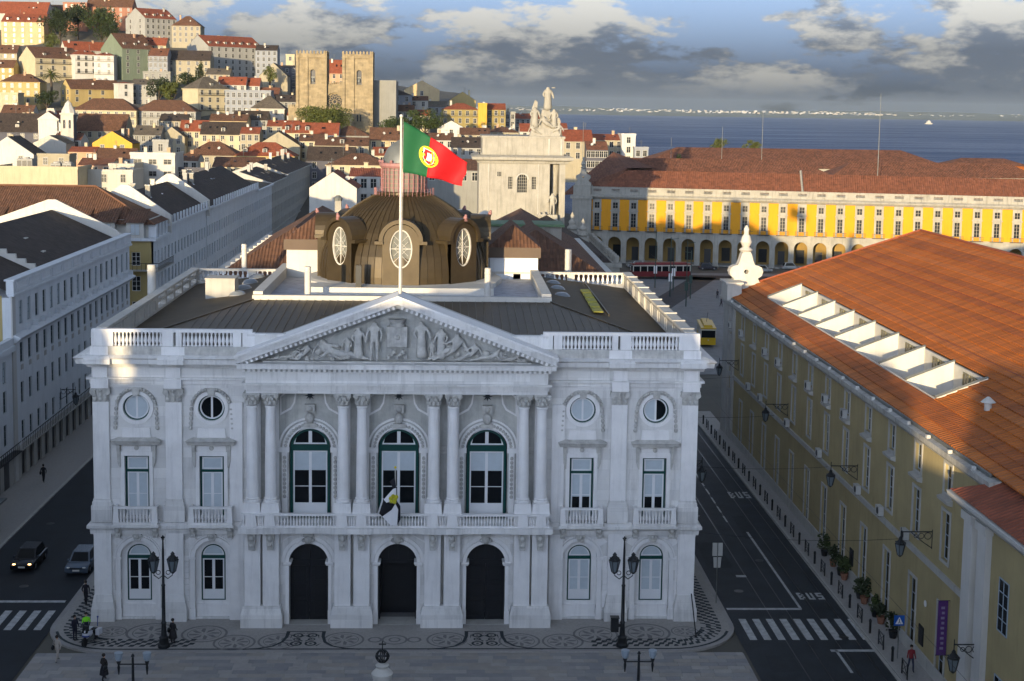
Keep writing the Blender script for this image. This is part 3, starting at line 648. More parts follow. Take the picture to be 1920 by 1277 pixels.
for a, c in PR:
    for x in (a, c):
        MB().frust(x, -1.05, 8.3, 9.08, .64, .62, .58, .56).obj('column_plinth', marble3, hall)
        ob('column', cached('colm', colm), hall, (x, -1.05, 9.06)); ob('column_capital', cached('ccap', ccap), hall, (x, -1.05, 15.96))
        MB().box(x-.42, .22, 8.3, x+.42, .5, 16.0).obj('pilaster', marble3, hall); ob('pilaster_capital', cached('pcap', pcap), hall, (x, .26, 15.95), scale=(.72, .8, .9))
    MB().box(a+.45, .28, 12.45, c-.45, .4, 12.7).box(a+.45, .28, 12.2, c-.45, .38, 12.32).obj('string_course', marble2, hall)
    MB().box(a-.6, -1.6, 7.42, c+.6, -.45, 8.3).obj('column_pedestal', marble3, hall)
# ---- arched windows of the loggia
for x in DXs:
    w = 1.40; wn = ring_prof([(x-w, 7.5), (x+w, 7.5)]+arc(x, 12.5, w, 0, pi, 18), [(x-w+.2, 7.6), (x+w-.2, 7.6)]+arc(x, 12.55, w-.19, 0, pi, 18), .46, .7).box(x-w+.1, .42, 12.35, x+w-.1, .7, 12.78).obj('arched_window', green, hall)
    f2 = MB(); ring_prof([(x-1.2, 12.80), (x+1.2, 12.80)]+arc(x, 12.80, 1.2, .01, pi-.01, 16), [(x-1.06, 12.9), (x+1.06, 12.9)]+arc(x, 12.84, 1.06, .06, pi-.06, 16), .5, .56, f2); f2.box(x-.12, .49, 12.85, x+.12, .55, 13.92)
    f2.obj('casement', whitewood, wn)
    for s in (-1, 1): MB().prism([(x+s*.1, 12.88)]+[(x+s*1.07*cos(a), 12.86+1.07*sin(a)) for a in [i*pi/2/10 for i in range(11)]][:-1]+[(x+s*.1, 13.92)], .53, .54).obj('pane', glassd, wn)
    for s in (-1, 1):
        x0, x1 = x+min(0, s*1.2), x+max(0, s*1.2)
        casement(wn, x0, x1, 7.5, 12.33, .52, 1.05, .36, 9.75)
        MB().prism([(x+s*1.1, 9.0), (x+s*.8, 9.0), (x+s*1.0, 10.6), (x+s*1.1, 10.6)], .57, .60).obj('curtain', curtain, wn)
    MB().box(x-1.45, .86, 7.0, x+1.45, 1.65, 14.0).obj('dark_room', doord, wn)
    arcband(x, 12.55, 1.48, 1.95, .22, .36, n=22).obj('arch_moulding', marble3, hall)
    arcband(x, 12.55, 2.08, 2.22, .18, .36, n=22).obj('arch_moulding', marble3, hall)
    for k in range(21): a = .12+k*(pi-.24)/20; MB().ball((x+1.72*cos(a), .18, 12.55+1.72*sin(a)), .12, 6, 4).obj('arch_leaf', marble2, hall, True)
    for s in (-1, 1):
        MB().box(x+s*1.78-.2, .22, 7.45, x+s*1.78+.2, .36, 12.3).obj('arch_jamb', marble3, hall)
        MB().box(x+s*1.86-.42, .12, 12.28, x+s*1.86+.42, .36, 12.62).obj('impost', marble3, hall)
        for k in range(10): MB().ball((x+s*1.78, .17, 9.1+.31*k), .13, 6, 4, sc=(1, .8, 1.1)).obj('garland_leaf', marble2, hall, True)
        ring_prof([(x+s*.95, 16.55), (x+s*1.75, 16.55), (x+s*2.1, 16.25), (x+s*2.1, 14.9), (x+s*1.3, 15.35), (x+s*1.05, 15.8)], [(x+s*1.06, 16.45), (x+s*1.72, 16.45), (x+s*2.0, 16.2), (x+s*2.0, 15.1), (x+s*1.4, 15.45), (x+s*1.16, 15.85)], .26, .36).obj('spandrel_frame', marble3, hall)
    MB().ball((x, .05, 14.75), .36, 8, 6, sc=(.9, .8, 1.1)).box(x-.36, -.1, 15.2, x+.36, .35, 15.75).ball((x, -.02, 15.45), .26, 8, 5).box(x-.42, .02, 14.1, x+.42, .34, 14.4).obj('keystone_head', marble2, hall, True)
    st = MB()
    for k in range(8):
        a = 2*pi*k/8; d = Vector((cos(a), sin(a))); nn = Vector((-d.y, d.x))*.09
        st.add([(x+nn.x, .22, 16.35+nn.y), (x+d.x*.38, .26, 16.35+d.y*.38), (x-nn.x, .22, 16.35-nn.y)], [(0, 1, 2)])
    st.obj('star_ornament', calcdark, hall)
MB().box(-1.9, 1.5, .1, 2.0, 1.66, 6.2).obj('lobby_dark_sheet', doord, hall)  # dark sheet painted in for the unlit depth of the lobby
# ---- entablature and pediment
MB().box(-10.44, -1.48, 16.83, 10.44, .3, 17.12).box(-10.54, -1.58, 17.12, 10.54, .3, 17.42).box(-10.72, -1.80, 17.42, 10.72, .3, 17.56).obj('architrave', marble, hall)
MB().box(-10.46, -1.51, 17.56, 10.46, .3, 18.36).obj('frieze', marble, hall)
dm = MB().box(-.09, -.2, 0, .09, 0, .22).mesh('dentil', marble3)
for k in range(62): ob('dentil', dm, hall, (-10.55+k*.346, -1.56, 18.38))
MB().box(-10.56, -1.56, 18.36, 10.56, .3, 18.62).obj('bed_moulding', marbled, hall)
MB().box(-10.98, -2.02, 18.62, 10.98, .3, 18.9).box(-11.05, -2.1, 18.9, 11.05, .3, 18.96).obj('cornice', marble, hall)
AP = 23.15; HW = 10.98; sl = (AP-18.96)/HW
panel([(-10.2, 18.9), (10.2, 18.9), (0, 18.9+10.2*sl)], [], -.62, .3).obj('tympanum', marbled, hall)  # darker ground paints the shade outlines behind the figures
th = math.atan(sl)
for s in (-1, 1):
    def rak(u0, u1, y0, y1, d0, d1, nm, m=marble):   # board along the rake, d = distance above the soffit line
        b = MB(); q = []
        for d in (d0, d1): q += [((s*HW*(1-u0)), 18.96+sl*HW*u0+d/cos(th)), ((s*HW*(1-u1)), 18.96+sl*HW*u1+d/cos(th))]
        b.prism([q[0], q[1], q[3], q[2]], y0, y1); return b.obj(nm, m, hall)
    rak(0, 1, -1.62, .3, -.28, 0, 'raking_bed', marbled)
    rak(0, 1, -1.98, .3, 0, .30, 'raking_cornice'); rak(-.012, 1, -2.12, .3, .30, .46, 'raking_cornice'); rak(-.014, 1, -2.22, .6, .46, .58, 'raking_cornice', marble3)
    rak(.12, 1, .6, 1.5, .40, .54, 'pediment_roof', limewhite)
    rd = MB().box(-.085, -.2, -.11, .085, 0, .11).mesh('dentil', marble3)
    for k in range(32):
        u = .03+k*.0304; ob('dentil', rd, hall, (s*HW*(1-u), -1.62, 18.96+sl*HW*u-.16), rot=(0, s*th, 0))
# relief: figures standing and reclining about a shield
def fig(name, J, m=marble2, sc=1.0, loc=(0, 0, 0), flip=1, par=None, thick=1.0, rz=0):
    """J: list of (x,y,z,r,parent)"""
    js = [(x*flip*sc, y*sc, z*sc) for x, y, z, r, p in J]; ed = [(p, i) for i, (_, _, _, _, p) in enumerate(J) if p >= 0]; rr = [r*sc*thick for _, _, _, r, _ in J]
    me = skin_mesh(name, js, ed, rr, [m], None, 1)
    return ob(name, me, par, loc, rz)
STAND = [(0, 0, 1.0, .17, -1), (0, 0, 1.25, .16, 0), (0, -.02, 1.45, .19, 1), (0, 0, 1.62, .08, 2), (0, -.03, 1.80, .12, 3),
         (.1, 0, .92, .12, 0), (.12, -.04, .5, .085, 5), (.12, 0, .06, .06, 6), (.13, -.14, .03, .045, 7),
         (-.1, 0, .92, .12, 0), (-.14, -.03, .5, .085, 9), (-.15, .02, .06, .06, 10), (-.17, -.12, .03, .045, 11),
         (.23, 0, 1.47, .07, 2), (.33, -.02, 1.2, .055, 13), (.28, -.12, .98, .045, 14), (.26, -.16, .9, .04, 15),
         (-.23, 0, 1.47, .07, 2), (-.34, -.02, 1.22, .055, 17), (-.36, -.1, .98, .045, 18), (-.36, -.14, .9, .04, 19)]
ROBED = [(0, 0, .9, .22, -1), (0, 0, 1.2, .18, 0), (0, -.02, 1.45, .2, 1), (0, 0, 1.62, .085, 2), (0, -.03, 1.80, .125, 3), (0, 0, .5, .26, 0), (.02, 0, .05, .3, 5),
         (.23, 0, 1.47, .08, 2), (.36, -.05, 1.2, .07, 7), (.42, -.12, .95, .05, 8), (-.23, 0, 1.47, .08, 2), (-.34, -.02, 1.2, .07, 10), (-.2, -.14, 1.05, .05, 11)]
SIT = [(0, 0, .35, .18, -1), (-.08, 0, .6, .16, 0), (-.12, 0, .85, .18, 1), (-.13, 0, 1.0, .075, 2), (-.12, -.03, 1.16, .115, 3),
       (.3, -.08, .5, .12, 0), (.62, -.1, .2, .08, 5), (.9, -.08, .06, .055, 6), (.3, .06, .3, .12, 0), (.75, .02, .2, .085, 8), (1.1, 0, .06, .055, 9),
       (.08, -.04, .86, .065, 2), (.35, -.1, .72, .05, 11), (.55, -.12, .85, .04, 12), (-.33, 0, .84, .065, 2), (-.5, 0, .55, .05, 14), (-.6, -.06, .3, .045, 15)]
LIE = [(0, 0, .22, .16, -1), (-.3, 0, .36, .15, 0), (-.52, 0, .55, .16, 1), (-.6, 0, .68, .07, 2), (-.64, -.02, .82, .105, 3), (.4, -.05, .3, .11, 0), (.8, -.05, .16, .08, 5), (1.2, -.03, .07, .05, 6),
       (.45, .03, .2, .1, 0), (.95, .03, .1, .07, 8), (1.3, 0, .05, .045, 9), (-.4, -.12, .4, .06, 2), (-.62, -.16, .2, .05, 11), (-.8, -.1, .08, .045, 12), (-.3, -.05, .62, .06, 2), (0, -.1, .55, .045, 14)]
rel = MB().box(-9.3, -1.2, 18.93, 9.3, -.6, 19.05).obj('relief', marble2, hall)
fig('relief_figure', STAND, loc=(-1.62, -1.15, 19.1), sc=1.55, par=rel); fig('relief_figure', ROBED, loc=(1.62, -1.12, 19.1), sc=1.56, par=rel)
for x, J, s_, fl in ((-2.75, ROBED, 1.3, 1), (-4.1, LIE, 1.75, 1), (-5.1, SIT, 1.35, 1), (-6.4, SIT, 1.0, -1), (-7.5, LIE, .9, -1), (3.0, ROBED, 1.3, -1), (3.9, SIT, 1.7, -1), (2.35, STAND, .75, 1), (5.2, SIT, 1.15, -1), (6.4, LIE, 1.1, -1), (8.0, LIE, .75, -1), (-3.5, ROBED, .9, -1), (-8.5, LIE, .5, -1), (7.2, SIT, .7, 1)):
    fig('relief_figure', J, loc=(x, -.98, 19.08), sc=s_, flip=fl, par=rel, thick=1.12)
MB().prism([(-.72, 20.1), (.62, 20.1), (.66, 21.5), (-.76, 21.5)], -1.3, -.62).obj('shield', marble2, rel)
MB().box(-.35, -1.36, 20.4, .25, -1.28, 21.1).ball((-.05, -1.36, 20.8), .2, 8, 5).obj('shield_emblem', marble2, rel)
MB().lathe([(.5, 0), (.55, .15), (.42, .2), (.62, .5)], 10).obj('mural_crown', marble2, rel, True, (-.05, -1.05, 21.52))
b = MB()
for k in range(7): b.ball((-.65+.2*k, -1.15, 19.35+.18*(k % 3)), .17, 6, 4)
b.obj('foliage_scroll', marble2, rel, True)
random.seed(5)
for x0, x1, n_ in ((-9.0, -3.4, 26), (2.4, 8.8, 24)):
    for k in range(n_):
        x = random.uniform(x0, x1); hmax = max(.12, (9.4-abs(x))*sl-.35); q = MB().ball((0, 0, 0), random.uniform(.10, .24), 7, 4, sc=(random.uniform(.8, 1.6), .6, random.uniform(.7, 1.3)))
        q.obj('relief_ornament', marble2, rel, True, (x, -.8, 19.05+random.uniform(.05, min(hmax*.75, 1.5))))
arcband(-7.0, 19.45, .22, .34, -1.15, -.95, 0, 2*pi, 14).obj('relief_wheel', marble2, rel)
# ---- roof edge: balustrades in front, parapets at the sides
for s in (-1, 1):
    xs = sorted((s*10.15, s*21.1))
    bt = MB().box(xs[0], -.42, 19.2, xs[1], .2, 19.86).obj('balustrade', marble2, hall)
    MB().box(xs[0]-(.1 if s < 0 else 0), -.36, 20.84, xs[1]+(.1 if s > 0 else 0), .16, 21.04).obj('rail', marble3, bt)
    for x, w in ((20.68, .55), (19.93, .2), (15.98, .38), (15.22, .2), (11.2, .3), (10.4, .42)):
        MB().box(s*x-w, -.32, 19.86, s*x+w, .12, 20.84).obj('post', marble3, bt)
    for x0, x1 in ((16.36, 19.72), (11.5, 15.0)):
        balrow(bt, min(s*x0, s*x1), max(s*x0, s*x1), -.1, 19.86, 20.84, 13, .125)
    for x, w in ((20.68, .62), (15.6, .8)): MB().box(s*x-w, -.46, 19.2, s*x+w, -.42, 19.84).obj('panel_block', marble3, bt)
    # blocking wall beside the pediment
    xa = sorted((s*7.2, s*10.5)); MB().box(xa[0], -.3, 19.6, xa[1], .2, 20.62).box(xa[0], -.38, 20.62, xa[1], .26, 20.78).obj('blocking_wall', marble, hall)
# side parapets: right solid with sunk panels, left partly pierced
MB().box(20.35, .2, 18.9, 20.85, 37.4, 20.9).box(20.2, .2, 20.9, 21.0, 37.4, 21.08).obj('parapet', parapw, hall)
for k in range(9):
    y0 = 2.0+k*3.95; ring_prof([(y0, 19.7), (y0+3.2, 19.7), (y0+3.2, 20.75), (y0, 20.75)], [(y0+.2, 19.85), (y0+3.0, 19.85), (y0+3.0, 20.6), (y0+.2, 20.6)], 0, .06).obj('parapet_panel', parapw, hall, loc=(20.29, 0, 0), rz=pi/2)
    MB().box(20.1, y0-.5, 21.08, 21.1, y0-.1, 21.16).obj('coping_stone', parapw, hall)
lp = MB().box(-20.9, .2, 18.9, -20.4, 18.0, 20.9).box(-21.0, .2, 20.9, -20.25, 37.4, 21.08).box(-20.9, 18, 18.9, -20.4, 37.4, 19.75)
for k in range(6): lp.box(-20.88, 18+k*3.72, 19.75, -20.42, 18.8+k*3.72, 20.9); lp.box(-20.82, 18.8+k*3.72, 20.22, -20.48, 21.75+k*3.72, 20.45)
lp.obj('parapet', parapw, hall)
for k in range(4): ring_prof([(1.5+k*4.2, 19.7), (5.0+k*4.2, 19.7), (5.0+k*4.2, 20.75), (1.5+k*4.2, 20.75)], [(1.7+k*4.2, 19.85), (4.8+k*4.2, 19.85), (4.8+k*4.2, 20.6), (1.7+k*4.2, 20.6)], 0, .06).obj('parapet_panel', parapw, hall, loc=(-20.34, 0, 0), rz=pi/2)
bb = MB().box(-20.9, 37.0, 18.9, 20.85, 37.4, 19.95).box(-20.9, 36.9, 20.85, 20.85, 37.5, 21.05).obj('balustrade', parapw, hall)
for k in range(88):
    x = -20.3+k*.465
    if abs(x) > 9 and k % 11: ob('baluster', balu(.9, .14), bb, (x, 37.2, 19.95))
for x in (-20.6, -15.2, -10, 10, 15.2, 20.5): MB().box(x-.35, 37.0, 19.95, x+.35, 37.4, 20.85).obj('post', parapw, bb)
# ---- metal roof: low hip with standing seams
ZO, ZI = 19.55, 20.62; XI0, XI1, YI = -12.6, 11.95, 18.5
npan = 64; pw = 40.4/npan
for k in range(npan):
    xa = -20.2+k*pw; xb = xa+pw
    def ytop(x):   # front slope is cut by the hip lines
        if x < XI0: return 1.0+(YI-1.0)*(x+20.4)/(XI0+20.4)
        if x > XI1: return 1.0+(YI-1.0)*(20.4-x)/(20.4-XI1)
        return YI
    zf = lambda y: ZO+(ZI-ZO)*(y-1.0)/(YI-1.0)
    ya, yb = ytop(xa), ytop(xb); b = MB()
    dz = random.uniform(-.008, .008)
    b.add([(xa, .3, zf(.3)+dz), (xb, .3, zf(.3)+dz), (xb, yb, zf(yb)+dz), (xa, ya, zf(ya)+dz)], [(0, 1, 2, 3)])
    b.obj('roof_panel', copperd, hall, fixn=False)
    s_ = MB().tube([(xa, .3, zf(.3)+.03), (xa, ya, zf(ya)+.03)], .028, 4); s_.obj('roof_seam', seamm, hall)
for s in (-1, 1):
    xi, xo = (XI0, -20.4) if s < 0 else (XI1, 20.4); b = MB()
    b.add([(xo, 1.0, ZO), (xo, 37.2, ZO), (xi, 37.2, ZI), (xi, YI, ZI)], [(0, 1, 2, 3)]); o = b.obj('flat_roof', flatroof, hall)
    MB().tube([(xo, 1.0, ZO+.05), (xi, YI, ZI+.05)], .06, 6).obj('hip_cap', seamm, hall)
MB().box(-20.4, 1.7, 18.4, 20.4, 37.2, 18.7).obj('roof_slab', concrete, hall)
# central terrace with white kerb, dome plinth
MB().box(XI0-.1, YI, 20.3, XI1+.1, YI+.55, 21.0).box(XI0-.1, YI+.55, 20.3, XI0+.7, 40.5, 21.25).box(XI1-.7, YI+.55, 20.3, XI1+.1, 40.5, 21.25).obj('terrace_kerb', roofwhite, hall)
MB().box(XI0+.7, YI+.55, 18.8, XI1-.7, 40.5, 20.36).obj('terrace_floor', bluefloor, hall)
for x in (-12.2, 11.5): MB().box(x-.04, 20, 20.7, x+.04, 39, 20.74).obj('kerb_joint', concrete, hall)
DC = (-.75, 33.8)
MB().lathe([(9.2, 0), (9.2, .5), (8.7, .62), (7.9, .66)], 16, DC[0], DC[1], 20.36).obj('dome_plinth', roofwhite, hall)
MB().box(-8.9, 24.3, 20.36, 7.4, 27.5, 20.98).obj('dome_plinth', roofwhite, hall)
prof = [(7.78, 20.9), (7.8, 21.6), (7.75, 22.4), (7.58, 23.4), (7.2, 24.4), (6.6, 25.4), (5.75, 26.4), (4.7, 27.3), (3.6, 28.0), (2.8, 28.45), (2.45, 28.6)]
dome = MB().lathe([(r-.06, z) for r, z in prof], 64, DC[0], DC[1]).obj('dome', seamm, hall, True)
npn = 72
def domepan():
    b = MB(); h = pi/npn*.96
    for i, (r, z) in enumerate(prof): b.v += [(r*sin(-h), -r*cos(h), z), (r*sin(h), -r*cos(h), z)]
    for i in range(len(prof)-1): b.f.append((2*i, 2*i+1, 2*i+3, 2*i+2)); b.m.append(0)
    for i, (r, z) in enumerate(prof): b.v += [((r+.055)*sin(h), -(r+.055)*cos(h), z+.03)]
    k = 2*len(prof)
    for i in range(len(prof)-1): b.f.append((2*i+1, k+i, k+i+1, 2*i+3)); b.m.append(0)
    return b.mesh('dome_panel', copper, fixn=False)
dpm = domepan()
for k in range(npn): ob('dome_panel', dpm, dome, (DC[0], DC[1], 0), 2*pi*k/npn)
# dormers with oval windows
def dormer():
    P = {}
    w = 1.62; out = [(-w, 20.9), (w, 20.9), (w, 24.75)]+arc(0, 24.75, 1.62, 0.0, pi, 12)[1:-1]+[(-w, 24.75)]
    eye = [(1.0*cos(2*pi*i/28), 24.2+1.72*sin(2*pi*i/28)) for i in range(28)]
    b = panel(out, [eye], -7.85, .45); 
    n = len(out); b2 = MB(); b2.v = [(x, -7.85+.0, z) for x, z in out]+[(x, -4.2, z) for x, z in out]
    for i in range(1, n-0):
        j = (i+1) % n
        if i == n-1: continue
        b2.f.append((j, i, n+i, n+j)); b2.m.append(0)
    b.add(b2.v, b2.f); b.add([(w, -7.85, 20.9), (w, -4.2, 20.9), (w, -4.2, 24.75), (w, -7.85, 24.75)], [(0, 1, 2, 3)]); b.add([(-w, -7.85, 20.9), (-w, -4.2, 20.9), (-w, -4.2, 24.75), (-w, -7.85, 24.75)], [(3, 2, 1, 0)])
    P['dormer'] = b.mesh('dormer', copper)
    h = arcband(0, 24.85, 1.6, 1.95, -8.05, -6.2, 0, pi, 14); h.box(-2.3, -8.05, 24.6, -1.55, -6.4, 24.88); h.box(1.55, -8.05, 24.6, 2.3, -6.4, 24.88)
    P['dormer_hood'] = h.mesh('dormer_hood', copper)
    P['eye_frame'] = ring_prof([(1.0*cos(2*pi*i/28), 24.2+1.72*sin(2*pi*i/28)) for i in range(28)], [(.9*cos(2*pi*i/28), 24.2+1.6*sin(2*pi*i/28)) for i in range(28)], -7.78, -7.6).mesh('eye_frame', roofwhite)
    g = MB().prism([(.95*cos(2*pi*i/28), 24.2+1.66*sin(2*pi*i/28)) for i in range(28)], -7.57, -7.55); P['pane'] = g.mesh('pane', mat('oval_glass', (.16, .165, .15), .2, .3, 2.0))
    m_ = MB(); m_.box(-.03, -7.7, 22.55, .03, -7.6, 25.85).box(-.93, -7.7, 24.17, .93, -7.6, 24.23)
    for k in (-1, 1):
        for q in (-.55, 0, .55): m_.tube([(-.62, -7.65, 24.2+k*0-.62*k*1.0+q), (.62, -7.65, 24.2+.62*k+q)], .022, 4)
    P['glazing_bar'] = m_.mesh('glazing_bar', roofwhite)
    P['finial'] = MB().ball((0, -8.0, 26.85), .2, 8, 5).ball((0, -8.05, 27.05), .13, 8, 5).box(-.15, -8.1, 26.55, .15, -7.85, 26.75).mesh('finial', pinkiron, True)
    return P
DP = dormer()
for k in range(8):
    a = 2*pi*k/8; d = ob('dormer', DP['dormer'], hall, (DC[0], DC[1], 0), a)
    for nm in ('dormer_hood', 'eye_frame', 'pane', 'glazing_bar', 'finial'): ob(nm, DP[nm], d)
# lantern
lt = MB().lathe([(2.5, 28.55), (2.5, 28.8), (2.3, 28.85)], 24, DC[0], DC[1]).obj('lantern', copper, hall)
for k in range(28):
    a = 2*pi*k/28; x, y = DC[0]+2.1*cos(a), DC[1]+2.1*sin(a); MB().tube([(x, y, 28.8), (x, y, 31.0)], .05, 4).obj('lantern_bar', pinkiron, lt)
for z in (29.2, 29.6, 30.0, 30.4, 30.8): MB().lathe([(2.13, 0), (2.13, .06), (2.06, .06), (2.06, 0)], 28, DC[0], DC[1], z, cap=False).obj('lantern_hoop', pinkiron, lt)
MB().lathe([(1.95, 28.8), (1.95, 31.0)], 24, DC[0], DC[1], cap=False).obj('lantern_glass', mat('lantern_glass', (.20, .18, .15), .3, .2, 2), lt)
MB().lathe([(2.15, 31.0), (2.3, 31.2), (2.3, 31.45), (2.1, 31.5)], 24, DC[0], DC[1]).obj('lantern_cornice', pinkiron, lt)
MB().lathe([(2.0, 31.45), (1.9, 32.0), (1.6, 32.7), (1.05, 33.25), (.4, 33.6), (.12, 33.8), (.1, 34.3)], 28, DC[0], DC[1]).obj('lantern_dome', leadgrey, lt, True)
for k in range(12): a = 2*pi*k/12; MB().ball((DC[0]+2.25*cos(a), DC[1]+2.25*sin(a), 31.6), .16, 6, 4).obj('crest', pinkiron, lt)
MB().tube([(DC[0]-2.5, DC[1]-2.0, 28.6), (DC[0]-2.5, DC[1]-2.0, 29.3)], .04, 4).obj('lantern_rail', pinkiron, lt)
for k in range(40): a = 2*pi*k/40; MB().tube([(DC[0]+2.75*cos(a), DC[1]+2.75*sin(a), 28.4), (DC[0]+2.75*cos(a), DC[1]+2.75*sin(a), 29.15)], .025, 4).obj('lantern_rail', pinkiron, lt)
# roof furniture
VP_ = []
for px, pyb, pyt, zb, r in ((577, 561, 500, 20.4, .27), (914, 563, 503, 20.4, .27), (285, 574, 497, 19.6, .36), (458, 508, 458, 20.2, .26), (1065, 512, 468, 20.2, .34)):
    p = atZ(px, pyb, zb); VP_.append((p.x, p.y, zb, atY(px, pyt, p.y).z, r))
for x, y, z0, z1, r in VP_:
    v = MB().lathe([(r, 0), (r, z1-z0-.5), (r*1.08, z1-z0-.48), (r*1.08, z1-z0-.4), (r, z1-z0-.38), (r, z1-z0), (r*.7, z1-z0+.04)], 14).obj('vent_pipe', roofwhite, hall, True, (x, y, z0))
    MB().lathe([(r*1.5, 0), (r*1.1, .12)], 14).obj('pipe_collar', seamm, v, True)
bubm = mat('bubble', (.20, .22, .24), .25, .1)
for px, py in ((446, 551), (458, 540), (470, 529), (483, 519), (1030, 521), (1036, 531), (1044, 541), (1053, 554)):
    p = atZ(px, py, 20.42); sk = MB().lathe([(.78, -.4), (.78, .06)], 18).obj('skylight', concrete, hall, loc=(p.x, p.y, 20.32)); MB().lathe([(.74, .04), (.64, .2), (.42, .34), (.15, .4)], 18).obj('skylight_bubble', bubm, sk, True)
ac = MB().frust(-16.1, 24.5, 19.9, 21.7, 1.25, 1.1, 1.25, 1.1).obj('plant_box', stoneg, hall); MB().box(-17.4, 23.3, 21.7, -14.8, 25.7, 21.78).obj('box_lid', stoneg, ac)  # white box coloured grey: its shade is put into the colour
ylw = mat('yellow_walkway', (.33, .30, .03), .7, .4, 2)
for k in range(5): MB().box(15.2+.05*k, 15.0+3.0*k, 20.32-.01*k, 16.0+.05*k, 17.4+3.0*k, 20.40).obj('walkway_plank', ylw, hall)
MB().box(16.25, 13.5, 20.2, 16.33, 35, 20.42).obj('cable_tray', seamm, hall)
for x in (-5.9, 3.2): MB().box(x-.55, 10.6, 20.1, x+.55, 11.6, 20.42).obj('roof_hatch', flatroof, hall)
MB().box(-4.6, 24.5, 20.9, -4.1, 25.0, 22.9).obj('pipe_stub', ironm, hall)
# stair heads behind the dome
for x0, x1, y0, zt, wm in ((-11.9, -7.0, 36.5, 24.0, roofwhite), (7.4, 12.0, 37.0, 23.4, palewall)):
    sh = MB().box(x0, y0, 20.3, x1, 46, zt-1.0).obj('stair_head', wm, hall)
    MB().box(x0-.25, y0-.25, zt-1.0, x1+.25, 46.2, zt).obj('fascia', mat('brown_fascia', (.10, .07, .05), .7), sh)
    b = MB(); xm = (x0+x1)/2
    b.roofpoly([(x0-.25, y0-.25, zt), (x1+.25, y0-.25, zt), (xm, y0+2.4, zt+2.0)]); b.roofpoly([(x1+.25, y0-.25, zt), (x1+.25, 46, zt), (xm, 46, zt+2.0), (xm, y0+2.4, zt+2.0)]); b.roofpoly([(x0-.25, 46, zt), (x0-.25, y0-.25, zt), (xm, y0+2.4, zt+2.0), (xm, 46, zt+2.0)])
    b.obj('stair_roof', tilebrown, sh, fixn=False)
# wings of the dome drum seen left and right (flat-topped box dormers)
# ---- flagpole and flag
fp = thing('flagpole', 'tall white flagpole rising from the pediment apex of the city hall', 'flagpole', (0.1, -.5, 22.9))
MB().lathe([(.11, 0), (.10, 6), (.07, 13.0), (.07, 13.05)], 10).obj('pole', roofwhite, fp, True); MB().ball((0, 0, 13.1), .13, 8, 5).obj('pole_ball', roofwhite, fp, True); MB().box(-.25, -.25, 0, .25, .25, .75).obj('pole_foot', marble, fp)
MB().tube([(.12, -.02, .9), (.14, -.02, 12.9)], .012, 4).obj('halyard', concrete, fp)
flg = mat('flag_green', (.004, .085, .028), .75, .06, 3); flr = mat('flag_red', (.52, .008, .012), .75, .06, 3); fly = mat('flag_yellow', (.72, .58, .01), .7, 0); flw = mat('flag_white', (.72, .72, .74), .7, 0); flb = mat('flag_blue', (.01, .03, .22), .7, 0)
def flagpt(u, v, off=0.0):   # u along the fly, v down the hoist (0..1); drooping, waving to the right
    a = Vector((.18, 0, 12.75)); top = Vector((4.62, 0, 9.95)); bot = Vector((.12, 0, 9.25)); 
    sag = .22*sin(pi*u)
    hv = (bot-a)*(1-u)+Vector((-.42, 0, -1.62))*u
    p = a+(top-a)*u+hv*v+Vector((0, 0, sag*.5))
    p.y += .42*sin(u*8.5-.6+v*1.3)*min(1, u*2.2)+off; p.x += .06*sin(v*9+u*4)*u; p.z += .05*sin(u*13)*u
    return p
fl = thing('national_flag', 'green and red flag with yellow armillary sphere flying from the flagpole', 'flag', (0.1, -.5, 22.9))
def cloth(u0, u1, m, nm, par):
    b = MB(); nu, nv = 22, 14
    for i in range(nu+1):
        for j in range(nv+1): b.v.append(tuple(flagpt(u0+(u1-u0)*i/nu, j/nv)))
    for i in range(nu):
        for j in range(nv): q = i*(nv+1)+j; b.f.append((q, q+1, q+nv+2, q+nv+1)); b.m.append(0)
    o = b.obj(nm, m, par, fixn=False)
    for p in o.data.polygons: p.use_smooth = True
    so = o.modifiers.new('thick', 'SOLIDIFY'); so.thickness = .008; so.offset = 0
    return o
cloth(0, .41, flg, 'green_field', fl); cloth(.41, 1, flr, 'red_field', fl)
ASP = 1.62
def disc_on(pts, m, nm, off, par):    # closed polygon in flag units centred on the emblem: (du, dv) in hoist heights
    b = MB(); 
    for side in (-1, 1):
        k = len(b.v); cen = (sum(p[0] for p in pts)/len(pts), sum(p[1] for p in pts)/len(pts))
        for p in [cen]+pts: b.v.append(tuple(flagpt(.41+p[0]/ASP, .5+p[1], side*off)))
        n_ = len(pts)
        for i in range(n_): b.f.append((k, k+1+i, k+1+(i+1) % n_)); b.m.append(0)
    return b.obj(nm, m, par, fixn=False)
def ringon(rx, ry, w, m, nm, off, rot=0, n=30):
    b = MB()
    for side in (-1, 1):
        k = len(b.v)
        for i in range(n):
            t = 2*pi*i/n
            for d in (1, 1-w): 
                x, y = rx*d*cos(t), ry*d*sin(t); b.v.append(tuple(flagpt(.41+(x*cos(rot)-y*sin(rot))/ASP, .5+x*sin(rot)+y*cos(rot), side*off)))
        for i in range(n): j = (i+1) % n; b.f.append((k+2*i, k+2*j, k+2*j+1, k+2*i+1)); b.m.append(0)
    return b.obj(nm, m, fl, fixn=False)
ringon(.25, .25, .14, fly, 'sphere_ring', .016); ringon(.25, .09, .22, fly, 'sphere_ring', .018, .35); ringon(.25, .12, .2, fly, 'sphere_ring', .020, -.7); ringon(.1, .25, .25, fly, 'sphere_ring', .022, .1); ringon(.25, .05, .5, fly, 'sphere_ring', .024, 0)
SH = lambda s: [(-.125*s, -.16*s), (.125*s, -.16*s), (.125*s, .05*s), (.09*s, .13*s), (0, .17*s), (-.09*s, .13*s), (-.125*s, .05*s)]
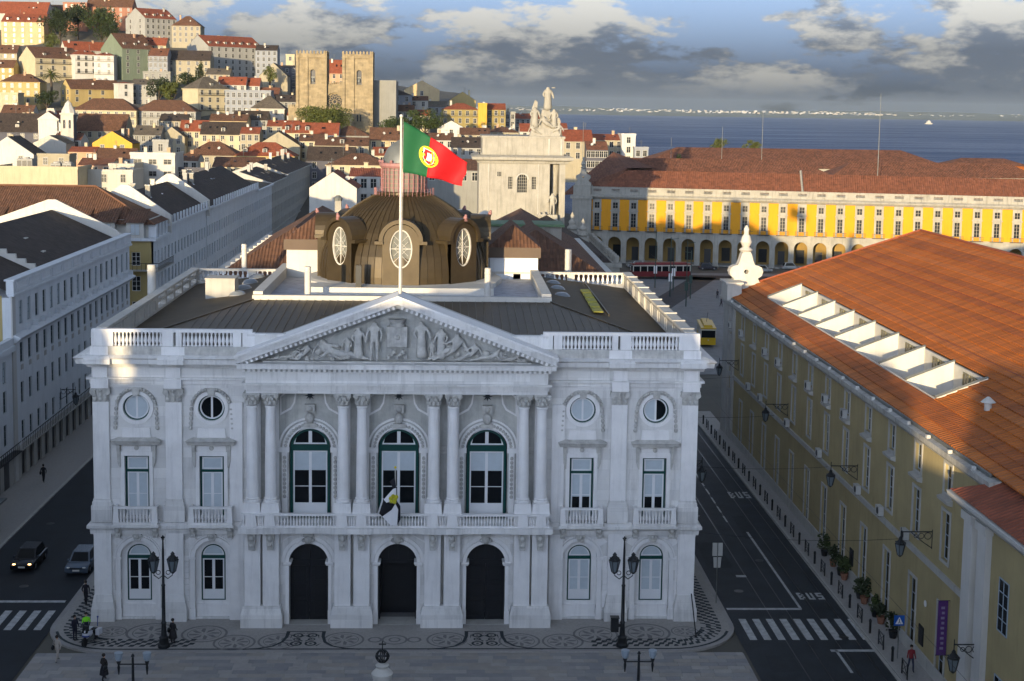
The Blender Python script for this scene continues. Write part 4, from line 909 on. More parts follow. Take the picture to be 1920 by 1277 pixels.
disc_on(SH(1.12), flw, 'shield_rim', .028, fl); disc_on(SH(1.02), flr, 'shield', .034, fl); disc_on(SH(.62), flw, 'inner_shield', .040, fl)
for x, y in ((0, -.06), (0, 0), (0, .06), (-.045, 0), (.045, 0)): disc_on([(x+.5*a*.33, y+.5*c*.33) for a, c in SH(.3)], flb, 'small_shield', .046, fl)
for x, y in ((-.1, -.14), (0, -.14), (.1, -.14), (-.105, -.02), (.105, -.02), (-.07, .1), (.07, .1)): disc_on([(x-.018, y-.02), (x+.018, y-.02), (x+.018, y+.02), (x-.018, y+.02)], fly, 'castle', .042, fl)
# city flag drooping from the balcony pole
cf = thing('city_flag', 'limp black and white gyronny flag drooping in front of the central balcony window', 'flag', (-.1, -1.9, 8.4))
MB().tube([(.05, .3, 0), (.05, -1.2, 3.6)], .045, 8).obj('pole', roofwhite, cf); MB().ball((.05, -1.22, 3.66), .09, 6, 4).obj('pole_ball', fly, cf)
fk = mat('flag_black', (.008, .008, .014), .8, 0)
for i, (poly, m) in enumerate([([(0, 2.9), (-.35, 2.6), (-.1, 2.1), (.12, 2.2)], fk), ([(.12, 2.2), (-.1, 2.1), (-.75, 1.35), (-.55, 1.15), (.1, 1.3)], flw), ([(-.75, 1.35), (-1.05, .35), (-.85, .1), (-.2, .6), (.05, 1.0), (-.5, 1.15)], fk), ([(-1.05, .35), (-.95, .95), (-.75, 1.45), (-.85, 1.4), (-1.15, .4)], flw), ([(.05, 1.0), (-.2, .6), (-.85, .1), (-.25, -.5), (.18, -.55), (.25, .6)], flw), ([(.1, 1.3), (.05, 1.0), (.25, .6), (.18, -.55), (.42, -.1), (.4, .9)], fk)]):
    b = MB(); b.v = [(x, -1.0+.15*sin(x*7+z*2)+.1*i*.2, z) for x, z in poly]+[(x, -.985+.15*sin(x*7+z*2)+.1*i*.2, z) for x, z in poly]; n_ = len(poly)
    b.f = [tuple(range(n_)), tuple(reversed(range(n_, 2*n_)))]+[(j, (j+1) % n_, n_+(j+1) % n_, n_+j) for j in range(n_)]; b.m = [0]*len(b.f); b.obj('cloth_gore', m, cf)
b = MB()
for x, z in ((-.25, 1.45), (-.1, 1.6), (.05, 1.4), (-.2, 1.25), (0, 1.2), (.12, 1.55)): b.ball((x, -1.12, z), .15, 6, 4, sc=(1, .35, 1))
b.obj('crest', mat('crest_yellow', (.45, .42, .02), .7, .3, 9), cf)
# ================================================================ street buildings
def winmesh(w, h, fm, gm, nx=2, nz=3, fr=.07, dep=.06, bar=.035):
    def mk():
        f = MB(); f.box(-w/2, 0, 0, -w/2+fr, dep, h).box(w/2-fr, 0, 0, w/2, dep, h).box(-w/2+fr, 0, h-fr, w/2-fr, dep, h).box(-w/2+fr, 0, 0, w/2-fr, dep, fr)
        for i in range(1, nx): x = -w/2+w*i/nx; f.box(x-bar, .005, fr, x+bar, dep-.005, h-fr)
        for j in range(1, nz): z = h*j/nz; f.box(-w/2+fr, .01, z-bar*.7, w/2-fr, dep-.01, z+bar*.7)
        return (f.mesh('window', fm), MB().box(-w/2+fr*.6, dep*.5, fr*.6, w/2-fr*.6, dep*.5+.02, h-fr*.6).mesh('pane', gm))
    return cached(('win', round(w, 2), round(h, 2), fm.name, gm.name, nx, nz, fr), mk)
def putwin(par, x, y, z, w, h, fm=whitewood, gm=glassd, nx=2, nz=3, fr=.07, rz=0, name='window'):
    f, g = winmesh(w, h, fm, gm, nx, nz, fr); o = ob(name, f, par, (x, y, z), rz); ob('pane', g, o); return o
rwin = random.Random(31)
def facade(par, x0, x1, z0, z1, wins, m, y=0., dep=.25, fm=whitewood, gm=glassd, nm='wall', surr=None, srm=None, bl=.16):
    """wins: (x, z, w, h, nx, nz)"""
    o = panel(rect(x0, z0, x1, z1), [rect(x-w/2, z, x+w/2, z+h) for x, z, w, h, *_ in wins], y, dep).obj(nm, m, par)
    for x, z, w, h, nx, nz in wins:
        q = putwin(par, x, y+dep-.1, z, w, h, fm, gm if rwin.random() > bl else blind, nx, nz)
        if surr:
            s_ = surr
            key = ('sur', w, h, s_, srm.name)
            ob('surround', cached(key, lambda: ring_prof(rect(-w/2-s_, -s_, w/2+s_, h+s_), rect(-w/2, 0, w/2, h), -.07, .02).mesh('surround', srm)), q, (0, -(dep-.1), 0))
    return o
# ---- long white building on the left street
lb_ = thing('street_building', 'long white four-storey building with a high parapet lining the left street', 'building', (-38, 37.5, 0), pi/2)
Lh = 50.5; cols = [2.9+2.71*k for k in range(18)]
wins = [(x, 15.1, 1.15, 2.3, 2, 3) for x in cols]+[(x, 11.3, 1.15, 2.0, 2, 3) for x in cols]+[(x, 7.3, 1.05, 2.1, 2, 3) for x in cols]+[(x, 3.7, 1.05, 1.9, 2, 3) for x in cols]
facade(lb_, 0, Lh, 3.2, 18.3, wins, palewall, fm=mat('teal_joinery', (.07, .12, .13), .4, 0))
MB().box(0, .25, 0, Lh, 21, 18.0).obj('core_wall', palewall, lb_)
MB().box(-.15, -.25, 18.3, Lh+.1, .45, 19.6).box(-.3, -.4, 19.6, Lh+.25, .6, 19.75).box(-.3, -.35, 18.15, Lh+.2, .3, 18.35).obj('parapet', palewall, lb_)
for k in range(12): ring_prof(rect(.8+4.15*k, 18.55, 4.5+4.15*k, 19.4), rect(.95+4.15*k, 18.68, 4.35+4.15*k, 19.27), -.31, -.24).obj('parapet_panel', palewall, lb_)
MB().sweep([(0, 13.6), (.35, 13.65), (.75, 14.0), (.85, 14.15), (.3, 14.4), (0, 14.4)], [(-.1, 0), (Lh, 0)]).obj('cornice', palewall, lb_)
for x in cols: MB().prism([(x+1.1, 14.1), (x+1.6, 14.1), (x+1.5, 14.9), (x+1.2, 14.9)], -.45, 0).obj('bracket', palewall, lb_)
MB().box(-.2, -.12, 0, .8, .02, 18.15).obj('corner_pilaster', limewhite, lb_)
g = panel(rect(0, 0, Lh, 3.15), [rect(x-.75, .05, x+.75, 2.85) for x in cols], .0, .3).obj('shopfront_wall', stoneg, lb_)
for x in cols: MB().box(x-.73, .2, .05, x+.73, .28, 2.83).obj('shop_door', doord, lb_)
bal = MB().box(0, -.75, 3.15, Lh, 0, 3.3).obj('balcony', stoneg, lb_)
MB().box(0, -.74, 4.15, Lh, -.68, 4.22).obj('rail', ironm, bal)
for k in range(84): MB().box(.3+.6*k-.03, -.73, 3.3, .3+.6*k+.03, -.69, 4.15).obj('rail_bar', ironm, bal)
for x, z in [(x, z) for x in cols for z in (10.6,)]: MB().box(x-.4, -.03, z, x+.4, 0, z+.5).obj('sunk_panel', stoneg, lb_)
b = MB(); RX = 9.7   # roof: ridge parallel to the street
b.roofpoly([(.3, .6, 18.6), (Lh-.6, .6, 18.6), (Lh-.6, RX, 22.7), (.3, RX, 22.7)]); b.roofpoly([(Lh-.6, 20.8, 18.4), (.3, 20.8, 18.4), (.3, RX, 22.7), (Lh-.6, RX, 22.7)]); b.obj('roof', tiledark, lb_, fixn=False)
for xw, top in ((Lh-.45, 24.0), (13.2, 23.5)):
    b = MB(); pts = [(.4, 18.3), (21, 18.3), (21, 20.0), (RX+.5, top), (RX-.5, top), (1.6, 20.2), (.9, 19.6)] if xw > 20 else [(.4, 18.3), (21, 18.3)]+[p for k in range(9) for p in ((20.4-1.18*k, 19.4+.48*k), (19.3-1.18*k, 19.4+.48*k))]+[p for k in range(9) for p in ((9.3-.98*k, 23.3-.5*k), (8.4-.98*k, 23.3-.5*k))]
    n_ = len(pts); b.v = [(xw, y, z) for y, z in pts]+[(xw+.45, y, z) for y, z in pts]; b.f = [tuple(range(n_)), tuple(reversed(range(n_, 2*n_)))]+[(j, (j+1) % n_, n_+(j+1) % n_, n_+j) for j in range(n_)]; b.m = [0]*len(b.f)
    b.obj('party_wall', roofwhite, lb_)
for (yy_, zz_) in ((3.5, 19.85), (6.2, 21.05)): MB().box(20+yy_, yy_, zz_+.02, 21.1+yy_, yy_+.5, zz_+.2).obj('roof_window', roofwhite, lb_)
MB().box(-.02, .9, 0, .0, 20, 18.2).obj('end_wall', paley, lb_)
lo = thing('street_building', 'lower white building with a flat parapet, at the left edge beside the street', 'building', (-38, 8, 0), pi/2)
cols2 = [1.6+2.8*k for k in range(10)]
facade(lo, 0, 29.2, 3.2, 13.0, [(x, z, 1.1, 2.1, 2, 3) for x in cols2 for z in (4.2, 7.4, 10.2)], palewall, fm=mat('teal_joinery', (.07, .12, .13), .4, 0))
MB().box(0, .25, 0, 29.2, 18, 12.9).obj('core_wall', palewall, lo); MB().box(0, -.4, 13.0, 29.2, 18, 13.5).box(0, -.2, 13.5, 29.2, .3, 14.2).obj('parapet', palewall, lo)
MB().box(0, 0, 0, 29.2, .25, 3.2).obj('shopfront_wall', stoneg, lo)
for x in cols2: MB().box(x-.75, -.03, .05, x+.75, 0, 2.8).obj('shop_door', doord, lo)
bal = MB().box(0, -.75, 3.15, 29.2, 0, 3.3).box(0, -.74, 4.15, 29.2, -.68, 4.22).obj('balcony', ironm, lo)
for k in range(48): MB().box(.3+.6*k-.03, -.73, 3.3, .3+.6*k+.03, -.69, 4.15).obj('rail_bar', ironm, bal)
# ---- row beyond the cross street
def rowbuild(y0, y1, eave, depth, wallm, roofm, ncol, rows, lab, rise=4.2, endm=None, x=-38, dorm=0, jm=mat('teal_joinery', (.07, .12, .13), .4, 0), gx=None, attic=None, hipnear=False, endwins=None):
    t = thing('row_house', lab, 'building', (x, y0, 0), pi/2, 'buildings along the left street'); Ln = y1-y0
    cs = [Ln*(k+.5)/ncol for k in range(ncol)]
    facade(t, 0, Ln, 0, eave, [(c, z, 1.05, hh, 2, 3) for c in cs for z, hh in rows], wallm, fm=jm)
    MB().box(0, .25, 0, Ln, depth, eave-.02).obj('core_wall', endm or wallm, t)
    MB().box(-.2, -.5, eave, Ln+.1, .3, eave+.35).box(-.05, -.25, eave*.38, Ln, .0, eave*.38+.25).obj('cornice', wallm, t)
    b = MB(); e = eave+.3; hm = depth/2; hn = hm*.9 if hipnear else 0
    b.roofpoly([(-.2, -.4, e), (Ln, -.4, e), (Ln, hm, e+rise), (hn, hm, e+rise)]); b.roofpoly([(Ln, depth, e), (-.2, depth, e), (hn, hm, e+rise), (Ln, hm, e+rise)])
    if hipnear: b.roofpoly([(-.2, depth, e), (-.2, -.4, e), (hn, hm, e+rise)])
    b.obj('roof', roofm, t, fixn=False)
    if not hipnear: MB().add([], []); q = MB(); q.v = [(0.02, 0, e), (0.02, depth, e), (0.02, hm, e+rise-.05)]; q.f = [(0, 1, 2)]; q.m = [0]; q.obj('gable', endm or wallm, t, fixn=False)
    q = MB(); q.v = [(Ln-.02, 0, e), (Ln-.02, depth, e), (Ln-.02, hm, e+rise-.05)]; q.f = [(0, 1, 2)]; q.m = [0]; q.obj('gable', wallm, t, fixn=False)
    for k in range(dorm):
        c = Ln*(k+.5)/dorm; d = MB().box(c-.75, .3, e, c+.75, 2.2, e+1.9).obj('dormer', roofwhite, t); putwin(d, c, .26, e+.3, .95, 1.35)
        MB().box(c-.9, .1, e+1.9, c+.9, 2.6, e+2.02).obj('dormer_roof', roofm, d)
    if attic:
        for c in cs: MB().box(c-.45, -.5, eave+.35, c+.45, -.3, eave+1.5).obj('attic_window', palewall, t)
    for k in range(max(2, int(Ln/9))):
        cx_ = rwin.uniform(.1, .9)*Ln; cy_ = rwin.uniform(.3, .6)*depth; zc = e+rise*min(1, cy_/hm)*(1 if cy_ < hm else .8); c = MB().box(cx_-.4, cy_-.35, zc-1.5, cx_+.4, cy_+.35, zc+1.6).obj('chimney', rwin.choice((roofwhite, stonew, concrete)), t); MB().box(cx_-.5, cy_-.45, zc+1.6, cx_+.5, cy_+.45, zc+1.75).obj('chimney_cap', stoneg, c)
    for k in range(int(Ln/7)): cx_ = rwin.uniform(.08, .92)*Ln; q = MB(); y_ = hm*rwin.uniform(.3, .6); z_ = e+rise*y_/hm; q.add([(cx_-.45, y_, z_+.08), (cx_+.45, y_, z_+.08), (cx_+.45, y_+1.1, z_+.08+1.1*rise/hm), (cx_-.45, y_+1.1, z_+.08+1.1*rise/hm)], [(0, 1, 2, 3)]); q.obj('roof_window', glassb, t, fixn=False)
    for (yw, z, w, h) in endwins or []:
        putwin(t, -.03, yw, z, w, h, jm, glassd, 2, 3, rz=-pi/2)
    return t
RW = [(3.0, 2.1), (6.6, 2.1), (10.2, 2.1), (13.8, 1.9)]
HMattic = roofwhite
cb_ = thing('row_house', 'cream corner building with long brown tiled hip roof and white dormers', 'building', (-38, 103, 0), pi/2, 'buildings along the left street')
facade(cb_, 0, 10, 0, 17.3, [(c, z, 1.05, h_, 2, 3) for c in (1.4, 3.8, 6.2, 8.6) for z, h_ in RW], palewall)
panel(rect(-45, 0, 0, 17.3), [rect(-3-4*k, z, -1.8-4*k, z+h_) for k in range(8) for z, h_ in RW], 0, .25).obj('wall', paley, cb_, rz=-pi/2)
for k in range(8):
    for z, h_ in RW: putwin(cb_, .12, 2.4+4*k, z, 1.2, h_, rz=-pi/2)
MB().box(.26, .26, 0, 10, 45, 17.2).obj('core_wall', paley, cb_)
MB().box(-.5, -.5, 17.3, 10, 45, 17.7).obj('cornice', palewall, cb_); MB().box(.8, .8, 17.7, 10, 45, 20.2).obj('attic_wall', HMattic, cb_)
b = MB(); b.roofpoly([(-.3, 45, 19.6), (-.3, -.3, 19.6), (9, 10.0, 24.3), (9, 45, 24.3)]); b.roofpoly([(-.3, -.3, 19.6), (10.2, -.3, 19.6), (10.2, 10, 24.3), (9, 10, 24.3)]); b.roofpoly([(18, 45, 19.6), (9, 45, 24.3), (9, 10, 24.3), (18, 10, 19.6)]); b.obj('roof', tilebrown, cb_, fixn=False)
MB().tube([(-.3, -.3, 19.7), (9, 10, 24.4), (9, 45, 24.4)], .14, 6).obj('ridge_tile', tilebrown, cb_)
for k in range(8):   # dormers along the side that faces the square
    d = MB().box(-.35, 1.2+4.0*k, 17.7, 2.2, 3.6+4.0*k, 20.0).obj('dormer', roofwhite, cb_); putwin(d, -.40, 2.4+4.0*k, 18.1, 1.3, 1.6, stoneg, blind, 2, 1, rz=-pi/2)
    q = MB(); q.roofpoly([(-.9, 3.9+4*k, 19.9), (-.9, .9+4*k, 19.9), (3.4, .9+4*k, 21.6), (3.4, 3.9+4*k, 21.6)]); q.obj('dormer_roof', tilebrown, d, fixn=False)
for c in (1.4, 3.8, 6.2, 8.6): MB().box(c-.5, -.3, 17.7, c+.5, .9, 19.6).obj('attic_window', palewall, cb_)
cbb = MB().box(-1.1, -1.0, 13.1, 10, 0, 13.25).box(-1.1, 0, 13.1, 0, 9, 13.25).obj('balcony', stoneg, cb_)
for k in range(19): MB().box(-1.05+.6*k, -.98, 13.25, -1.0+.6*k, -.93, 14.2).obj('rail_bar', ironm, cbb)
for k in range(16): MB().box(-1.08, -.98+.6*k, 13.25, -1.03, -.93+.6*k, 14.2).obj('rail_bar', ironm, cbb)
MB().box(-1.1, -1.0, 14.2, 10, -.93, 14.27).box(-1.1, -.93, 14.2, -1.03, 9, 14.27).obj('rail', ironm, cbb)
rowbuild(113.1, 147, 18.6, 13, palewall, tiledark, 13, RW, 'pale street house with dark red roof behind the cream corner building', rise=4.4, attic=1, endm=roofwhite)
for yy_ in (113.1, 147.1): q = MB(); q.prism([(-.6, 17.5), (13.4, 17.5), (13.4, 19.6), (6.6, 24.6), (5.6, 24.6), (-.6, 20.2)], 0, .5); q.obj('party_wall', roofwhite, bpy.data.objects['row_house.001'], False, (yy_-113.1, 0, 0), pi/2).scale = (1, -1, 1)
rowbuild(147.7, 152, 18.6, 12, palewall, tiledark, 2, RW, 'narrow taller pale house with an iron balcony in the left street row', rise=2.5)
rowbuild(152.1, 212, 18.4, 15, palewall, tiledark, 22, RW, 'long grey-white street house with slate-dark roof and attic windows', rise=4.6, attic=1, endm=stoneg)
rowbuild(212.1, 238, 17.8, 15, palewall, tilegrey, 9, RW, 'pale street house with roof balustrade farther down the left street', rise=1.2)
rowbuild(238.1, 268, 18.0, 15, stoneg, tiledark, 10, RW, 'dim street house with dark cornice far down the left street', rise=2.5)
rowbuild(268.1, 330, 18.6, 15, stoneg, tiledark, 20, RW, 'last grey house at the far end of the left street row', rise=3.0)
# ---- block behind the hall: U of tiled roofs
rb = thing('rear_block', 'office block behind the city hall with brown tiled roofs and low balustrade', 'building', (0, 0, 0))
MB().box(-21.0, 46.5, 0, 21.0, 96, 18.6).obj('wall', palewall, rb)
MB().box(-21.3, 46.3, 18.6, 21.3, 96.2, 19.0).obj('cornice', roofwhite, rb)
def hipr(t, x0, x1, y0, y1, e, rise, m, nm='roof', axis='y'):
    b = MB()
    if axis == 'y':
        xm = (x0+x1)/2; h = (x1-x0)/2
        b.roofpoly([(x0, y0, e), (x1, y0, e), (xm, y0+h, e+rise)]); b.roofpoly([(x1, y0, e), (x1, y1, e), (xm, y1-h, e+rise), (xm, y0+h, e+rise)]); b.roofpoly([(x1, y1, e), (x0, y1, e), (xm, y1-h, e+rise)]); b.roofpoly([(x0, y1, e), (x0, y0, e), (xm, y0+h, e+rise), (xm, y1-h, e+rise)])
    else:
        ym = (y0+y1)/2; h = (y1-y0)/2
        b.roofpoly([(x0, y0, e), (x1, y0, e), (x1-h, ym, e+rise), (x0+h, ym, e+rise)]); b.roofpoly([(x1, y0, e), (x1, y1, e), (x1-h, ym, e+rise)]); b.roofpoly([(x1, y1, e), (x0, y1, e), (x0+h, ym, e+rise), (x1-h, ym, e+rise)]); b.roofpoly([(x0, y1, e), (x0, y0, e), (x0+h, ym, e+rise)])
    return b.obj(nm, m, t, fixn=False)
hipr(rb, -20.6, -5.5, 47.5, 96, 19.0, 4.6, tilebrown); hipr(rb, 5.0, 20.6, 47.5, 96, 19.0, 4.6, tilebrown); hipr(rb, -12, 12, 80, 96.0, 19.02, 4.2, tilebrown, axis='x')
for x, y in ((-9.0, 62), (-4.5, 70)): c = MB().box(x-.35, y-.35, 19, x+.35, y+.35, 26.0).obj('chimney', stonew, rb); MB().lathe([(.45, 0), (.5, .3), (.2, .6)], 8).obj('chimney_cowl', leadgrey, c, True, (x, y, 26.0))
for k in range(12): MB().box(-20.2+.2, 47.9+3.6*k, 19.0, -19.6+.2, 48.3+3.6*k, 19.7).obj('parapet_post', roofwhite, rb)
for x, y, r in ((4.6, 60.5, 1.05), (7.4, 61, .85)):
    ds = thing('satellite_dish', 'large white satellite dish on the roofs behind the dome' if r > 1 else 'smaller white satellite dish on a mast right of the dome', 'dish', (x, y, 22.0)); b = MB().lathe([(.05, 0), (r*.5, .06), (r, .28)], 18, cap=False)
    d = b.obj('reflector', roofwhite, ds, True, (0, 0, 2.3)); d.rotation_euler = (radians(60), 0, radians(-40)); MB().tube([(0, 0, -1.5), (0, 0, 2.3)], .07, 6).obj('mast', leadgrey, ds); MB().tube([(0, 0, 2.3), (-.5, -.6, 2.6)], .03, 4).obj('feed_arm', leadgrey, ds)
gh = thing('roof_shed', 'green-roofed shed on the roofs right of the dome', 'shed', (7.5, 66, 21)); MB().box(0, 0, -2, 9, 5, 2.0).obj('wall', stonew, gh); MB().box(-.3, -.3, 2.0, 9.3, 5.3, 2.3).obj('roof', mat('green_sheet', (.10, .17, .09), .7), gh)
# ================================================================ right: ochre ministry block
mb_ = thing('ministry_block', 'long ochre ministry building with orange tiled roof on the right street', 'building', (35.3, 62, 0), -pi/2)
def yx(Y): return 62-Y     # local x along the facade
ys = [-11.85+5.85*k for k in range(13)]; LW = 62+19.5
wins = []
for Y in ys: wins += [(yx(Y), .35, 1.45, 5.0, 2, 4), (yx(Y), 8.35, 1.35, 3.15, 2, 4), (yx(Y), 12.75, 1.3, 1.85, 2, 2)]
facade(mb_, 0, LW, 0, 15.2, wins, ochre, dep=.3, fm=mat('blue_joinery', (.30, .36, .42), .4, 0), surr=.2, srm=stoneg)
MB().box(0, .3, 0, LW, 40, 15.1).obj('core_wall', ochre, mb_)
MB().box(-.2, -.16, 7.1, LW, 0, 7.5).obj('string_course', stoneg, mb_); MB().box(-.1, -.1, 0, LW, 0, 1.0).obj('plinth', stoneg, mb_)
MB().sweep([(0, 14.9), (.3, 14.95), (.5, 15.25), (.72, 15.35), (.76, 15.72), (0, 15.78)], [(-.6, 0), (LW+1, 0)]).obj('cornice', mat('weathered_cornice', (.40, .39, .36), .85, .3, 1.2, stain=.5, bump=.4), mb_)
for k in range(20): MB().box(1.5+4.1*k, -.7, 15.7, 1.75+4.1*k, -.45, 15.95).obj('gutter_outlet', limewhite, mb_)
MB().box(-.4, -.34, 15.76, LW, -.22, 15.98).obj('gutter', leadgrey, mb_)
for Y in ys:
    MB().sweep([(0, 12.1), (.35, 12.2), (.4, 12.4), (0, 12.5)], [(yx(Y)-.95, 0), (yx(Y)+.95, 0)]).obj('window_hood', stoneg, mb_)
MB().box(-.3, -.3, 0, 2.6, 0, 15.0).obj('corner_pilaster', stoneg, mb_); MB().box(4.2, -.25, 0, 5.3, 0, 15.0).obj('pilaster', stoneg, mb_)
# orange roof built course by course, with the sunken roof terraces cut in
EX, EZ, SLP = -.2, 15.95, .40     # local y of the eave, height, slope; ridge 20 m in
OR = [tileorange, tileorange, mat('tile_orange_worn', (.34, .088, .011), .8, .22, .5, uvtile=(.42, .77, .4)), mat('tile_orange_pale', (.45, .128, .016), .75, .2, .4, uvtile=(.42, .77, .36))]
ncourse = 26; rc = 20.0/ncourse
def roofz(y): return EZ+(y-EX)*SLP
n0, n1 = 2.25, 5.75            # notch in local y
xa_, xb_ = yx(51.0), yx(-2.5)
for k in range(ncourse):
    y0, y1 = EX+k*rc, EX+(k+1)*rc+.05; x0, x1 = max(-.2, -.2+(y0-EX)*.35), LW+8
    def strip_(xs, xe):
        b = MB(); jz = rwin.uniform(-.02, .025); z0, z1 = roofz(y0)+.085+jz, roofz(y1)+.0+jz
        b.roofpoly([(xs, y0, z0), (xe, y0, z0), (xe, y1, z1), (xs, y1, z1)]); b.roofpoly([(xs, y0, z0-.11), (xe, y0, z0-.11), (xe, y0, z0), (xs, y0, z0)]); b.obj('tile_course', rwin.choice(OR), mb_, fixn=False)
    if y0+rc*.5 > n0 and y0+rc*.5 < n1: strip_(x0, xa_); strip_(xb_, x1)
    else: strip_(x0, x1)
b = MB(); yr = EX+20.0; zr = roofz(yr)
b.roofpoly([(LW+8, 41, EZ), (-.2, 41, EZ), (6.8, yr, zr), (LW+8, yr, zr)]); b.roofpoly([(-.2, 41, EZ), (-.2, EX, EZ), (6.8, yr, zr)]); b.obj('roof', tileorange, mb_, fixn=False)
MB().tube([(6.8, yr, zr+.05), (LW+8, yr, zr+.05)], .14, 6).obj('ridge_tile', tilered, mb_); MB().tube([(-.2, EX, EZ+.08), (6.8, yr, zr+.08)], .14, 6).obj('hip_tile', tilered, mb_)
for off in (7.4, 12.9): MB().box(8, EX+off, roofz(EX+off)+.0, LW, EX+off+.12, roofz(EX+off)+.09).obj('ridge_vent', tilered, mb_)
# terraces: floor, back wall with glazing, dividing walls
MB().box(xa_, n0, 15.3, xb_, n1+2, 15.9).obj('terrace_floor', mat('terrace_tile', (.45, .36, .26), .8), mb_)
nb = 8; bw = (xb_-xa_)/nb
for k in range(nb+1):
    x = xa_+k*bw; b = MB(); b.v = [(x-.1, n0, 15.9), (x-.1, n1+.05, 15.9), (x-.1, n1+.05, roofz(n1)+.12), (x-.1, n0, roofz(n0)+.12)]; b.v += [(v[0]+.2, v[1], v[2]) for v in b.v]; b.f = [(0, 1, 2, 3), (7, 6, 5, 4), (0, 4, 5, 1), (1, 5, 6, 2), (2, 6, 7, 3), (3, 7, 4, 0)]; b.m = [0]*6; b.obj('terrace_wall', roofwhite, mb_)
    q = MB(); q.tube([(x, n0-.1, roofz(n0)+.16), (x, n1+.1, roofz(n1)+.16)], .1, 4); q.obj('wall_cap', leadgrey, mb_)
MB().box(xa_, n1, 15.9, xb_, n1+.2, roofz(n1)-.05).obj('terrace_back_wall', roofwhite, mb_)
for k in range(nb):
    for j in range(3): putwin(mb_, xa_+(k+.42+.22*j)*bw, n1-.08, 15.95, 1.25, 2.1, mat('olive_joinery', (.16, .15, .09), .5), glassb, 2, 1)
    MB().box(xa_+k*bw+.15, n0-.02, 15.9, xa_+(k+1)*bw-.15, n0+.05, roofz(n0)+.02).obj('terrace_curb', limewhite, mb_)
v = MB().lathe([(.25, 0), (.25, .5), (.5, .55), (.1, .9)], 10).obj('roof_vent', roofwhite, mb_, True, (yx(-8.5), 3.6, roofz(3.6)-.05))
# near pavilion of the same block: pilasters and its own roof corner
pv = MB().box(LW, -1.4, 0, LW+28, 30, 14.6).obj('pavilion_wall', ochre, mb_)
for x in (LW+.7, LW+2.9): MB().box(x-.65, -1.75, 0, x+.65, -1.4, 13.6).box(x-.8, -1.9, 13.4, x+.8, -1.4, 13.9).obj('pavilion_pilaster', limewhite, mb_)
MB().sweep([(0, 13.9), (.4, 14.0), (.9, 14.5), (.95, 14.75), (0, 14.75)], [(LW-.2, -1.2), (LW-.2, -1.5), (LW+28, -1.5)]).obj('pavilion_cornice', limewhite, mb_)
b = MB(); b.roofpoly([(LW-1.0, -2.3, 14.85), (LW+28, -2.3, 14.85), (LW+28, 10, 19.6), (LW+9, 10, 19.6)]); b.roofpoly([(LW-1.0, 20, 14.85), (LW-1.0, -2.3, 14.85), (LW+9, 10, 19.6), (LW+9, 20, 19.6)]); b.obj('pavilion_roof', tilered, mb_, fixn=False)
for k in range(4): putwin(mb_, LW+5.6+4.2*k, -1.45, 2.6, 1.4, 3.4, mat('blue_joinery', (.30, .36, .42), .4, 0), glassd, 2, 4, name='window'); putwin(mb_, LW+5.6+4.2*k, -1.45, 8.5, 1.4, 3.0, mat('blue_joinery', (.30, .36, .42), .4, 0), glassd, 2, 4)
# dormer-like shed on the far slope and rear roof
rr_ = thing('rear_ministry_roof', 'low brown-tiled rear range seen beyond the orange ridge at the right edge', 'building', (84, 60, 0)); MB().box(-8, 0, 0, 60, 24, 17.0).obj('wall', stonew, rr_); hipr(rr_, -8.5, 60, -1, 25, 17.0, 4.6, tileold, axis='x'); MB().box(9, -4, 15, 22, 2, 21.0).obj('white_gable', roofwhite, rr_)
# ================================================================ yellow arcaded wing across the great square
YW0, YW1 = Vector((35.6, 244.0, 0)), Vector((139.0, 221.0, 0)); ang = atan2(YW1.y-YW0.y, YW1.x-YW0.x)
yw = thing('yellow_wing', 'long yellow arcaded wing with white parapet and spotted red roof across the square', 'building', YW0, ang); LY = (YW1-YW0).length+18; nb_ = 28; bw = 4.38
bx0 = 3.3
arc_c = [bx0+bw*k for k in range(nb_)]
panel(rect(1.0, 0, LY, 7.45), [arched(c, 3.1, .0, 4.7, 12) for c in arc_c], -.05, .9).obj('arcade_wall', stonew, yw)
MB().box(1, 6.5, 0, LY, 6.8, 7.4).obj('arcade_back_wall', mat('arcade_shade_ochre', (.26, .17, .05), .9, .1), yw); MB().box(1, 0, -.3, LY, 6.5, .08).obj('arcade_floor', stoneg, yw); MB().box(1, .86, 7.0, LY, 6.5, 7.3).obj('arcade_ceiling', stonew, yw)  # back wall darkened: arcade shade put into its colour
for k, c in enumerate(arc_c):
    if k % 2 == 0: MB().box(c-.8, 6.4, .1, c+.8, 6.5, 3.4).obj('arcade_door', doord, yw)
    else: MB().box(c-1.0, 6.38, .6, c+1.0, 6.5, 3.8).obj('arcade_window', glassb, yw)
MB().box(.9, -.2, 7.45, LY, .1, 7.75).obj('string_course', stonew, yw)
facade(yw, 1.0, LY, 7.75, 15.3, [(c, 8.6, 1.25, 3.3, 2, 4) for c in arc_c]+[(c, 13.0, 1.25, 1.5, 2, 2) for c in arc_c], yellow, dep=.2, fm=mat('cream_joinery', (.30, .27, .22), .5, 0), gm=glassb, bl=0)
MB().box(0, .2, 0, 1.0, 14, 15.2).box(1.0, 6.8, 0, LY, 14, 15.2).box(1.0, .25, 7.4, LY, 6.8, 15.2).obj('core_wall', stonew, yw)
sm = MB(); ring_prof(rect(-1.05, -.85, 1.05, 6.9), [(-.63, 0), (.63, 0), (.63, 3.3), (-.63, 3.3)], -.06, .02, sm)
smo = MB().box(-1.02, -.06, -.85, -.63, .01, 6.7).box(.63, -.06, -.85, 1.02, .01, 6.7).box(-.63, -.06, 3.3, .63, .01, 4.4).box(-.63, -.06, 5.9, .63, .01, 6.7).box(-1.2, -.28, 3.75, 1.2, -.06, 4.0).mesh('bay_surround', stonew)
